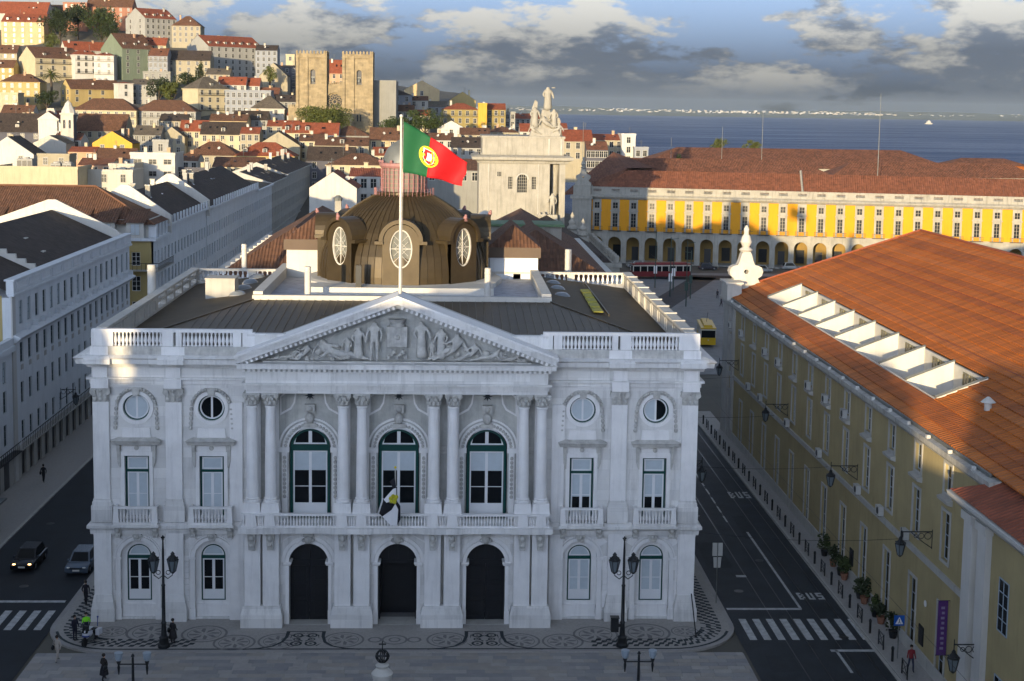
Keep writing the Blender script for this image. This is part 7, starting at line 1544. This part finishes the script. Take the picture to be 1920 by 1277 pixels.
p = atX(1787, 1250, 32.4); bracket_lamp('hanging lantern at the bottom right corner on the near pavilion', (34.0, p.y, p.z-.3), -1, 1.6)
bracket_lamp('hanging lantern on the right flank of the city hall', (21.2, 5.0, 9.0), 1, 1.4); bracket_lamp('hanging lantern on the left flank of the city hall', (-21.2, 8.0, 9.0), -1, 1.0)
bracket_lamp('hanging lantern on the long white building of the left street', (-38, 54, 4.3), 1, 1.6)
# air conditioners on the ochre wall
acm = mat('ac_grey', (.42, .42, .40), .6, .1)
def acunit(lab, y, z):
    t = thing('air_conditioner', lab, 'air conditioner', (35.3, y, z), 0, 'air conditioners on the ochre wall'); MB().box(-.42, -.45, 0, -.05, .45, .68).obj('casing', acm, t); b = MB().lathe([(.25, 0), (.25, .02)], 14); o = b.obj('fan_grille', ironm, t, False, (-.44, -.08, .34)); o.rotation_euler = (0, pi/2, 0); MB().box(-.4, -.3, -.08, 0, -.25, 0).box(-.4, .25, -.08, 0, .3, 0).obj('bracket', ironm, t)
ORD = ('first', 'second', 'third', 'fourth', 'fifth', 'sixth', 'seventh', 'eighth', 'ninth', 'tenth')
for n_, k in enumerate((12, 11, 9, 8, 6, 5, 4)): acunit('grey air conditioner under an upper window of the ochre wall, %s from the far end' % ORD[n_], ys[k]+.2, 12.5)
for n_, k in enumerate((10, 9, 7, 5, 3, 2, 1)): acunit('grey air conditioner on the stone band of the ochre wall, %s from the far end' % ORD[n_], ys[k]+1.5, 7.55)
ORD2 = ORD+('eleventh', 'twelfth', 'thirteenth', 'fourteenth', 'fifteenth')
# bollards and barriers along the right kerb
for k in range(30):
    Y = -10.5+2.6*k
    if k % 2: t = thing('bollard', 'short black bollard on the right kerb, %s from the square' % ORD2[k//2], 'bollard', (33.5, Y, .12), 0, 'bollards on the right kerb'); MB().lathe([(.09, 0), (.09, .8), (.11, .84), (.11, .95), (.04, 1.05)], 8).obj('post', ironm, t, True)
    else:
        t = thing('kerb_barrier', 'black cross-braced barrier on the right kerb, %s from the square' % ORD2[k//2], 'barrier', (33.5, Y, .12), 0, 'cross-braced barriers on the right kerb'); b = MB()
        for s in (-1, 1): b.tube([(0, s*.55, 0), (0, s*.55, 1.05)], .05, 6)
        b.tube([(0, -.55, 1.0), (0, .55, 1.0)], .035, 5).tube([(0, -.55, .25), (0, .55, .25)], .035, 5); b.obj('frame', ironm, t); MB().tube([(0, -.55, .25), (0, .55, 1.0)], .025, 5).tube([(0, .55, .25), (0, -.55, 1.0)], .025, 5).obj('brace', ironm, t)
# plant pots at the doors
potm = mat('terracotta', (.22, .10, .06), .8, .1); rp = random.Random(12)
for k, (Y, w, hh) in enumerate(((15.0, 'dark narrow', 1.5), (12.2, 'dense dark', 1.6), (10.0, 'round', 1.2), (8.9, 'bushy', 1.5), (4.6, 'small upright', 1.1), (3.4, 'wide leafy', 1.8), (.6, 'slim', 1.3), (-.8, 'low', 1.0), (-3.6, 'tall spiky', 1.5))):
    t = thing('potted_plant', '%s plant in a pot against the ochre wall' % w, 'plant', (34.85, Y, .12), 0, 'pots along the ochre wall'); MB().lathe([(.22, 0), (.32, .5), (.34, .55), (.28, .5)], 10).obj('pot', potm if k % 2 else ironm, t)
    ob('foliage', crown(.5, .5, hh*.5, 260, leafd if k % 3 else leaf, 40+k, .22), t, (0, 0, .5+hh*.45))
# signs
sgb = mat('sign_blue', (.01, .09, .38), .5, 0); sgw = mat('sign_white', (.70, .70, .70), .5, 0)
t = thing('crossing_sign', 'square blue pedestrian crossing sign with white triangle on a pole', 'sign', (34.0, -7.4, .12)); MB().tube([(0, 0, 0), (0, 0, 2.9)], .035, 6).obj('pole', leadgrey, t); MB().box(-.36, -.06, 2.3, .36, -.03, 3.02).obj('panel', sgb, t); MB().prism([(-.27, 2.42), (.27, 2.42), (0, 2.92)], -.075, -.06).obj('triangle', sgw, t)
MB().ball((0, -.08, 2.74), .035, 6, 4).tube([(0, -.08, 2.7), (0, -.08, 2.58)], .025, 5).tube([(0, -.08, 2.6), (.08, -.08, 2.47)], .018, 4).tube([(0, -.08, 2.6), (-.07, -.08, 2.47)], .018, 4).obj('walker_symbol', ironm, t)
t = thing('traffic_sign', 'grey backs of two stacked traffic signs at the kerb right of the hall', 'sign', (23.7, 3.6, .1)); MB().tube([(0, 0, 0), (0, 0, 4.6)], .035, 6).obj('pole', leadgrey, t); MB().box(-.38, .03, 3.6, .38, .06, 4.6).obj('upper_plate', acm, t); MB().prism([(-.25, 2.7), (.25, 2.7), (.3, 3.5), (-.3, 3.5)], .03, .06).obj('lower_plate', acm, t); MB().box(-.04, .06, 3.65, .04, .09, 4.5).obj('rail', ironm, t)
t = thing('thin_pole', 'thin dark pole leaning before the right corner pilaster of the hall', 'pole', (21.0, -3.4, .1)); MB().tube([(0, 0, 0), (-.35, .4, 3.0)], .045, 6).obj('rod', ironm, t); MB().lathe([(.1, 0), (.05, .1)], 8).obj('foot', ironm, t)
t = thing('banner', 'narrow purple vertical banner on the ochre wall', 'banner', (35.3, -13.2, 2.6)); MB().box(-.75, -.02, 0, -.12, .02, 3.6).obj('cloth', mat('banner_purple', (.09, .03, .16), .8, .15, 3), t)
for z in (0.02, 3.58): MB().tube([(0, 0, z), (-.8, 0, z)], .025, 5).obj('rod', ironm, t)
b = MB()
for k in range(9): b.box(-.55+.05*(k % 2), -.032, .4+.33*k, -.32, -.02, .4+.33*k+.16)
b.obj('lettering', mat('banner_pale', (.25, .20, .32), .8, 0), t)
t = thing('bus_shelter', 'dark bus shelter cut by the left edge on the street pavement', 'shelter', (-34.6, 20.5, .12)); MB().box(-1.2, -2.2, 2.4, .3, 2.2, 2.55).obj('roof', leadgrey, t)
for y in (-2, 0, 2): MB().tube([(-1.0, y, 0), (-1.0, y, 2.4)], .05, 6).obj('post', ironm, t)
MB().box(-1.05, -2, .4, -1.0, 2, 2.2).obj('glass_pane', glassb, t); MB().box(-.9, -1.5, .42, -.5, 1.5, .5).obj('bench', leadgrey, t)
t = thing('wall_plaque', 'small pale oval plaque on the ochre wall between two doors', 'plaque', (35.3, -8.7, 4.4)); o = MB().lathe([(.22, 0), (.22, .04), (.1, .05)], 12).obj('disc', sgw, t); o.rotation_euler = (0, -pi/2, 0)
for Y, lab in ((-8.2, 'dark poster board low on the ochre wall by the crossing sign'), (8.6, 'dark menu board on the ochre wall by the pots')): t = thing('notice_board', lab, 'board', (35.3, Y, 1.4)); MB().box(-.08, -.45, 0, 0, .45, 1.3).obj('frame', ironm, t); MB().box(-.1, -.36, .1, -.08, .36, 1.2).obj('poster', doord, t)
# ================================================================ vehicles
tyre = mat('tyre', (.012, .012, .013), .8, 0); hubm = mat('hub', (.25, .26, .27), .4, 0, metal=.5); lampm = mat('lamp_lens', (.6, .6, .55), .2, 0); redl = mat('tail_lens', (.25, .01, .01), .3, 0); plate = mat('number_plate', (.6, .6, .55), .5, 0)
def car(nm, lab, cat, loc, rz, col, L_=4.3, W_=1.76, Hh=1.45, van=False, lit=False, grp=None):
    t = thing(nm, lab, cat, loc, rz, grp); pm_ = mat('paint_'+nm+'_%d' % (zlib.crc32(lab.encode()) % 9999), col, .25, 0, metal=.3, spec=.6)
    l, w = L_/2, W_/2; hb = .82 if not van else 1.05
    side = [(-l, .35), (-l+.05, .22), (l-.1, .22), (l, .38), (l-.03, .62), (l-.25, .74), (l-1.05, hb-.02), (-l+.5, hb), (-l+.05, hb-.1)]
    b = MB(); n_ = len(side)
    for y, k in ((-w, .94), (-w*.92, 1.0), (w*.92, 1.0), (w, .94)): b.v += [(x*(1 if k == 1 else .985), y, .22+(z-.22)*k) for x, z in side]
    for q in range(3):
        for i in range(n_): j = (i+1) % n_; b.f.append((q*n_+i, q*n_+j, (q+1)*n_+j, (q+1)*n_+i)); b.m.append(0)
    b.f += [tuple(range(n_)), tuple(reversed(range(3*n_, 4*n_)))]; b.m += [0, 0]; b.obj('body', pm_, t, True)
    c0, c1, c2, c3 = (-l+.35, -l+.75, l-1.75, l-1.05) if not van else (-l+.05, -l+.15, l-1.2, l-.75)
    cb = MB(); cb.v = [(c0, -w*.93, hb-.03), (c3, -w*.93, hb-.03), (c3, w*.93, hb-.03), (c0, w*.93, hb-.03), (c1, -w*.74, Hh), (c2, -w*.74, Hh), (c2, w*.74, Hh), (c1, w*.74, Hh)]; cb.f = [(4, 5, 6, 7)]+[(0, 1, 5, 4), (1, 2, 6, 5), (2, 3, 7, 6), (3, 0, 4, 7)]; cb.m = [0]*5; cb.obj('cabin', pm_, t)
    def glz(a, bb_, c, d, nm2):
        P = [Vector(cb.v[i]) for i in (a, bb_, c, d)]; ce = sum(P, Vector())/4; nn = (P[1]-P[0]).cross(P[2]-P[0]).normalized(); g = MB(); g.add([tuple(ce+(q-ce)*.84+nn*.012) for q in P], [(0, 1, 2, 3)]); g.obj(nm2, glassd, t, fixn=False)
    glz(1, 2, 6, 5, 'windscreen'); glz(3, 0, 4, 7, 'rear_window'); glz(0, 1, 5, 4, 'side_window'); glz(2, 3, 7, 6, 'side_window')
    for sx in (-1, 1):
        for sy in (-1, 1):
            wv = MB().lathe([(.2, -.1), (.31, -.1), (.33, -.06), (.33, .06), (.31, .1), (.2, .1)], 14); o = wv.obj('wheel', tyre, t, False, (sx*(l-.8), sy*(w-.1), .33)); o.rotation_euler = (pi/2, 0, 0); MB().lathe([(.2, -.105), (.05, -.115), (.05, .115), (.2, .105)], 10).obj('hub', hubm, o)
    for sy in (-1, 1): MB().ball((l-.12, sy*(w-.28), .6), .15, 8, 5, sc=(.6, 1.2, .7)).obj('headlight', mat('headlamp_on', (.8, .7, .5), .3, 0, emit=(1.0, .55, .2, 2.5)) if lit else lampm, t); MB().box(-l-.01, sy*(w-.3)-.16, .58, -l+.1, sy*(w-.3)+.16, .74).obj('tail_light', redl, t); MB().box(c3-.35, sy*(w+.02)-.08, hb, c3-.2, sy*(w+.02)+.08, hb+.14).obj('mirror', pm_, t)
    MB().box(l-.01, -.26, .4, l+.02, .26, .52).obj('number_plate', plate, t); MB().box(l-.02, -.5, .55, l+.005, .5, .66).obj('grille', ironm, t); return t
car('car', 'near-black estate car with lit headlamps driving down the left street', 'car', (-29.6, 12.8, .0), -pi/2, (.012, .013, .018), lit=True)
car('car', 'blue-grey saloon parked against the left flank of the city hall', 'car', (-25.2, 12.0, .0), -pi/2, (.10, .13, .17))
car('car', 'dark car parked by the pavement deeper in the left street', 'car', (-31.6, 52.5, .0), -pi/2, (.03, .035, .05))
car('car', 'second dark car parked behind the other deep in the left street', 'car', (-31.6, 59.0, .0), -pi/2, (.05, .055, .06))
car('van', 'small white van parked at the far end of the right street', 'van', (32.0, 70, .0), -pi/2, (.55, .56, .57), 4.4, 1.8, 1.95, True)
for px, py, Y, lab, col, rz in ((1430, 509, 224, 'silver off-road car parked in the sun before the yellow arcade', (.38, .38, .36), .1), (1482, 504, 226, 'silver hatchback half hidden by the orange roof before the arcade', (.42, .42, .40), .1), (1128, 501, 232, 'black car in shade before the left arches', (.015, .015, .018), pi), (1192, 501, 231, 'pale grey car in shade beside the red tram', (.25, .26, .26), pi), (1327, 505, 228, 'dark car in shade behind the volute finial', (.03, .03, .04), 0)):
    p = atZ(px, py, .1); car('car', lab, 'car', (p.x, p.y, 0), rz, col, Hh=1.6)
def tram(lab, loc, rz, col, Ln=10.0):
    t = thing('tram', lab, 'tram', loc, rz); cm = mat('tram_'+lab.split()[1], col, .4, .05); w = 1.15; cr = mat('tram_cream', (.55, .52, .45), .5, 0)
    MB().box(-Ln/2, -w, .45, Ln/2, w, 1.55).obj('lower_body', cm, t); MB().box(-Ln/2+.1, -w+.04, 1.55, Ln/2-.1, w-.04, 2.75).obj('window_band', glassd, t)
    for k in range(9):
        x = -Ln/2+.1+(Ln-.2)*k/8
        for s in (-1, 1): MB().box(x-.09, s*(w-.03)-.03, 1.55, x+.09, s*(w-.03)+.03, 2.75).obj('window_post', cr, t)
    MB().box(-Ln/2+.02, -w, 2.7, Ln/2-.02, w, 2.95).obj('cream_band', cr, t); MB().box(-Ln/2-.1, -w-.05, 2.95, Ln/2+.1, w+.05, 3.1).frust(0, 0, 3.1, 3.45, Ln/2-.6, .7, Ln/2-.8, .6).obj('roof', cm, t); MB().box(-2.2, -.8, .1, 2.2, .8, .45).obj('truck', ironm, t)
    for x in (-1.2, 1.2):
        for s in (-1, 1): o = MB().lathe([(.33, -.06), (.33, .06)], 12).obj('wheel', ironm, t, False, (x, s*.85, .33)); o.rotation_euler = (pi/2, 0, 0)
    MB().tube([(0, 0, 3.45), (-2.2, 0, 5.2)], .03, 5).obj('trolley_pole', ironm, t)
    for s in (-1, 1): 
        for e in (-1, 1): MB().ball((e*(Ln/2+.02), s*.5*0, 1.2), .12, 6, 4).obj('headlamp', lampm, t)
    return t
p = atZ(1238, 521, 0); tram('old red tram with cream window band crossing the square in shade', (p.x, p.y, 0), .12, (.16, .012, .015), 13)
p = atZ(1326, 642, 0); tram('old yellow tram emerging behind the ochre corner', (44.3, 124, 0.02), pi/2-.1, (.52, .33, .01), 9)
# poles and wires of the tram stop
polem = mat('pole_green', (.03, .06, .05), .5, 0)
for k, (px, pyb, pyt) in enumerate(((1228, 540, 430), (1256, 556, 445), (1262, 545, 462), (1286, 575, 452), (1294, 560, 470), (1398, 505, 432))):
    p = atZ(px, pyb, .0); q = atY(px, pyt, p.y); t = thing('tram_pole', 'slender green pole at the tram stop, number %s counted from the left' % ('one', 'two', 'three', 'four', 'five', 'six')[k], 'pole', (p.x, p.y, 0), 0, 'poles at the tram stop'); MB().tube([(0, 0, 0), (0, 0, q.z)], [.12, .07], 7).obj('shaft', polem, t); MB().tube([(0, 0, q.z-.4), (1.5 if k % 2 else -1.5, 0, q.z-.2)], .05, 5).obj('arm', polem, t); MB().box(-.35, -.05, 3, .35, .05, 4.6).obj('sign_plate', sgw if k < 3 else polem, t)
def wire(a, c, sag, lab):
    t = thing('tram_wire', lab, 'wire', a, 0, 'overhead tram wires'); d = Vector(c)-Vector(a); MB().tube([tuple(d*s-Vector((0, 0, sag*4*s*(1-s)))) for s in [i/12 for i in range(13)]], .014, 4).obj('cable', ironm, t)
wire((28.0, 70, 6.6), (27.9, -30, 6.6), .3, 'overhead wire above the left tram track of the right street'); wire((31.5, 70, 6.6), (31.4, -30, 6.6), .3, 'overhead wire above the right tram track of the right street')
for k in range(4): wire((21.3, -2+20*k, 7.2), (35.25, -4+20*k, 7.4), .35, 'cross wire spanning the right street, %s from the square' % ('first', 'second', 'third', 'fourth')[k])
# ================================================================ people
def person(lab, loc, rz, top, legs, hair=(.02, .015, .012), bag=None, walk=.0, vest=None, skirt=False, arms=0.0):
    t = thing('person', lab, 'person', loc, rz); nm = str(zlib.crc32(lab.encode()) % 99999)
    mt = mat('top_'+nm, top, .85, .1, 6); ml = mat('legs_'+nm, legs, .85, .1, 6); w = walk
    J = [(0, 0, .98, .14, -1), (0, 0, 1.15, .13, 0), (0, -.01, 1.36, .155, 1), (0, 0, 1.48, .07, 2), (0, -.01, 1.56, .065, 3), (0, -.02, 1.66, .10, 4), (0, -.01, 1.73, .085, 5),
         (.09, 0, .90, .10, 0), (.10, -.18*w, .5, .07, 7), (.10, -.22*w+.02, .09, .05, 8), (.11, -.22*w-.13, .05, .04, 9),
         (-.09, 0, .90, .10, 0), (-.10, .12*w, .5, .07, 11), (-.10, .30*w, .10, .05, 12), (-.11, .30*w-.13, .05, .04, 13),
         (.19, 0, 1.40, .065, 2), (.25, .06*w-.03*arms, 1.13, .05, 15), (.25-.08*arms, -.1*w-.06-.25*arms, .92+.12*arms, .038, 16), (.24-.1*arms, -.1*w-.08-.3*arms, .84+.16*arms, .035, 17),
         (-.19, 0, 1.40, .065, 2), (-.25, -.06*w-.03*arms, 1.13, .05, 19), (-.25+.08*arms, .1*w-.06-.25*arms, .92+.12*arms, .038, 20), (-.24+.1*arms, .1*w-.08-.3*arms, .84+.16*arms, .035, 21)]
    mv = mat('vest_lime', (.22, .75, .02), .7, 0) if vest else mt
    def mf(c): 
        if c.z > 1.5: return 2
        if c.z < .10: return 3
        if c.z < .90 and abs(c.x) > .17: return 2
        if c.z > .93: return 4 if (vest and 1.12 < c.z) else 0
        return 1
    me = skin_mesh('body', [j[:3] for j in J], [(j[4], i) for i, j in enumerate(J) if j[4] >= 0], [j[3] for j in J], [mt, ml, skin, ironm, mv], mf, 1); ob('body', me, t)
    MB().ball((0, .02, 1.70), .118, 8, 6, sc=(.95, 1.05, 1.0)).obj('hair', mat('hair_'+nm, hair, .8, 0), t, True)
    if skirt: MB().lathe([(.30, .42), (.24, .75), (.17, 1.0)], 10).obj('skirt', ml, t, True)
    if bag: MB().ball((.26 if bag > 0 else -.26, .10, .95), .17, 8, 6, sc=(.6, .9, 1.1)).obj('bag', ironm, t, True); MB().tube([(.26 if bag > 0 else -.26, .1, 1.08), (.1, .12, 1.48)], .015, 4).obj('bag_strap', ironm, t)
    return t
person('police officer in dark uniform and lime vest standing behind the motorcycle', (-21.1, -3.4, .1), .3, (.012, .014, .03), (.012, .014, .03), vest=True, arms=.6)
person('officer in dark clothes standing beside the lime-vested one', (-21.75, -3.9, .1), .9, (.012, .014, .03), (.01, .012, .025), arms=.4)
person('walker in dark clothes on the chequered pavement by the left corner of the hall', (-22.8, 3.3, .1), pi, (.012, .012, .02), (.01, .01, .015), walk=1.0)
person('walker in white with a dark shoulder bag crossing the left corner of the square', (-22.0, -7.4, .0), pi*.9, (.42, .38, .34), (.40, .36, .32), bag=1, walk=1.2)
person('long-haired person in dark coat at the bottom edge, left', (-18.2, -10.6, .0), pi*.8, (.02, .016, .014), (.015, .015, .02), bag=-1, walk=.8, skirt=True)
person('person in a long dark coat leaning by the foot of the left lamp', (-15.0, -4.55, .1), 2.6, (.02, .018, .02), (.02, .018, .02), bag=1, skirt=True, arms=.5)
person('dark-clad passer-by on the pavement of the left street', (-35.3, 37.4, .12), pi, (.02, .02, .022), (.015, .015, .018), walk=1.0, bag=1)
person('passer-by in a red top on the right pavement near the bottom', (34.2, -9.6, .12), 0, (.20, .02, .025), (.03, .035, .06), walk=1.0)
for k, (px, py, w_) in enumerate(((1345, 560, 'first'), (1352, 575, 'second'), (1190-20, 585, 'third'))):
    p = atZ(px, py, 0); person('tiny pedestrian by the tram stop behind the hall, %s' % w_, (p.x if k < 2 else 37.5, p.y if k < 2 else 140, 0), 1.0*k, (.04, .04, .05), (.02, .02, .03), walk=.8)
# police motorcycle
mo = thing('motorcycle', 'white and blue police motorcycle parked on the chequered pavement', 'motorcycle', (-20.6, -4.4, .1), radians(-104)); mw = mat('moto_white', (.55, .56, .6), .35, 0); mbl = mat('moto_blue', (.02, .05, .22), .4, 0)
for x in (-.72, .78): o = MB().lathe([(.2, -.07), (.31, -.07), (.33, 0), (.31, .07), (.2, .07)], 16).obj('wheel', tyre, mo, False, (x, 0, .33)); o.rotation_euler = (pi/2, 0, 0); MB().lathe([(.2, -.05), (.06, -.06), (.06, .06), (.2, .05)], 10).obj('rim', hubm, o)
MB().ball((.1, 0, .72), .3, 10, 6, sc=(1.5, .6, .8)).obj('tank', mw, mo, True); MB().box(-.75, -.17, .72, -.1, .17, .84).obj('seat', tyre, mo); MB().ball((.55, 0, .85), .3, 10, 6, sc=(.8, .9, 1.2)).obj('fairing', mw, mo, True); MB().ball((.6, 0, .72), .31, 10, 6, sc=(.7, .92, .35)).obj('blue_band', mbl, mo, True)
for s in (-1, 1): MB().box(-.85, s*.33-.13, .45, -.35, s*.33+.13, .85).obj('pannier', mw, mo); MB().tube([(.45, 0, 1.05), (.35, s*.38, 1.1)], .025, 5).obj('handlebar', ironm, mo)
MB().box(-.3, -.15, .25, .4, .15, .55).obj('engine', leadgrey, mo); MB().prism([(.52, 1.0), (.78, .95), (.55, 1.4), (.48, 1.4)], -.2, .2).obj('windshield', glassb, mo); MB().tube([(-.85, .1, .9), (-.9, .1, 1.5)], .03, 5).ball((-.9, .1, 1.54), .07, 6, 4).obj('beacon', mbl, mo); MB().tube([(.78, 0, .33), (.5, 0, 1.0)], .05, 6).obj('fork', hubm, mo); MB().tube([(-.05, .1, .35), (-.1, .38, .02)], .02, 5).obj('stand', ironm, mo)
HAZE = 2.0e-5
# ================================================================ west side, unseen behind the viewpoint: thin blocks shaped to throw the evening shadow
def shadowblock(x0, x1, y0, y1, h, lab, m=limewhite, rm=tilebrown, rise=2.0):
    t = thing('shadow_block', lab, 'building', ((x0+x1)/2, (y0+y1)/2, 0)); w, d = (x1-x0)/2, (y1-y0)/2
    MB().box(-w, -d, -.5, w, d, h).obj('wall', m, t); b = MB()
    b.roofpoly([(-w, -d, h), (w, -d, h), (w, 0, h+rise), (-w, 0, h+rise)]); b.roofpoly([(w, d, h), (-w, d, h), (-w, 0, h+rise), (w, 0, h+rise)])
    b.add([(-w, -d, h), (-w, d, h), (-w, 0, h+rise)], [(0, 1, 2)]); b.add([(w, -d, h), (w, d, h), (w, 0, h+rise)], [(0, 1, 2)]); b.obj('roof', rm, t, fixn=False)
    for k in range(int(max(0, (2*w-3)/6))+1 if w > 1.6 else 0):
        for zz in range(3): MB().box(-w+2+k*6-.7, d, 5+zz*5, -w+2+k*6+.7, d+.04, 8+zz*5).obj('window', glassb, t)
    return t
SKY = [(-150, -92, 36.5, 'tall'), (-92, -70, 34.0, 'cream'), (-70, -63.1, 31.8, 'narrow'), (-63.1, -60.1, 27.0, 'slit-like'), (-60.1, -49, 31.5, 'broad'), (-49, -33, 32.6, 'plain'), (-33, -21.4, 30.9, 'stepped'), (-21.4, -18, 28.8, 'low'), (-18, -8, 27.7, 'grey'), (-8, -6.2, 26.6, 'slim'), (-6.2, -1.2, 22.4, 'lowest'), (-1.2, -.6, 26.5, 'chimney-like'), (-.6, 6, 28.5, 'pale'), (6, 30, 30.0, 'long'), (30, 60, 25, 'last')]  # heights and gaps fitted to where the shadow edges and sun spots fall
for x0, x1, h, nm in SKY: shadowblock(x0, x1, -123, -117, h-1.05, '%s unseen white block shaped to cast the evening shadow, behind the viewpoint' % nm)
shadowblock(-74, -46, -62, -14, 24.5, 'church-like block north of the square, beyond the left edge of the view', stoneg)  # unseen caster put in to shade the left-hand roofs

hz = tag(MB().box(-9500, -900, -12, 9500, 14300, 140).obj('haze', None), kind='stuff')
hm = bpy.data.materials.new('haze_air'); hm.use_nodes = True; ht = hm.node_tree; ht.nodes.clear(); pv_ = N(ht, 'ShaderNodeVolumePrincipled', i_Density=HAZE); pv_.inputs['Color'].default_value = (.70, .85, 1.0, 1); oo = N(ht, 'ShaderNodeOutputMaterial'); L(ht, pv_.outputs[0], oo.inputs['Volume']); hz.data.materials.clear(); hz.data.materials.append(hm)
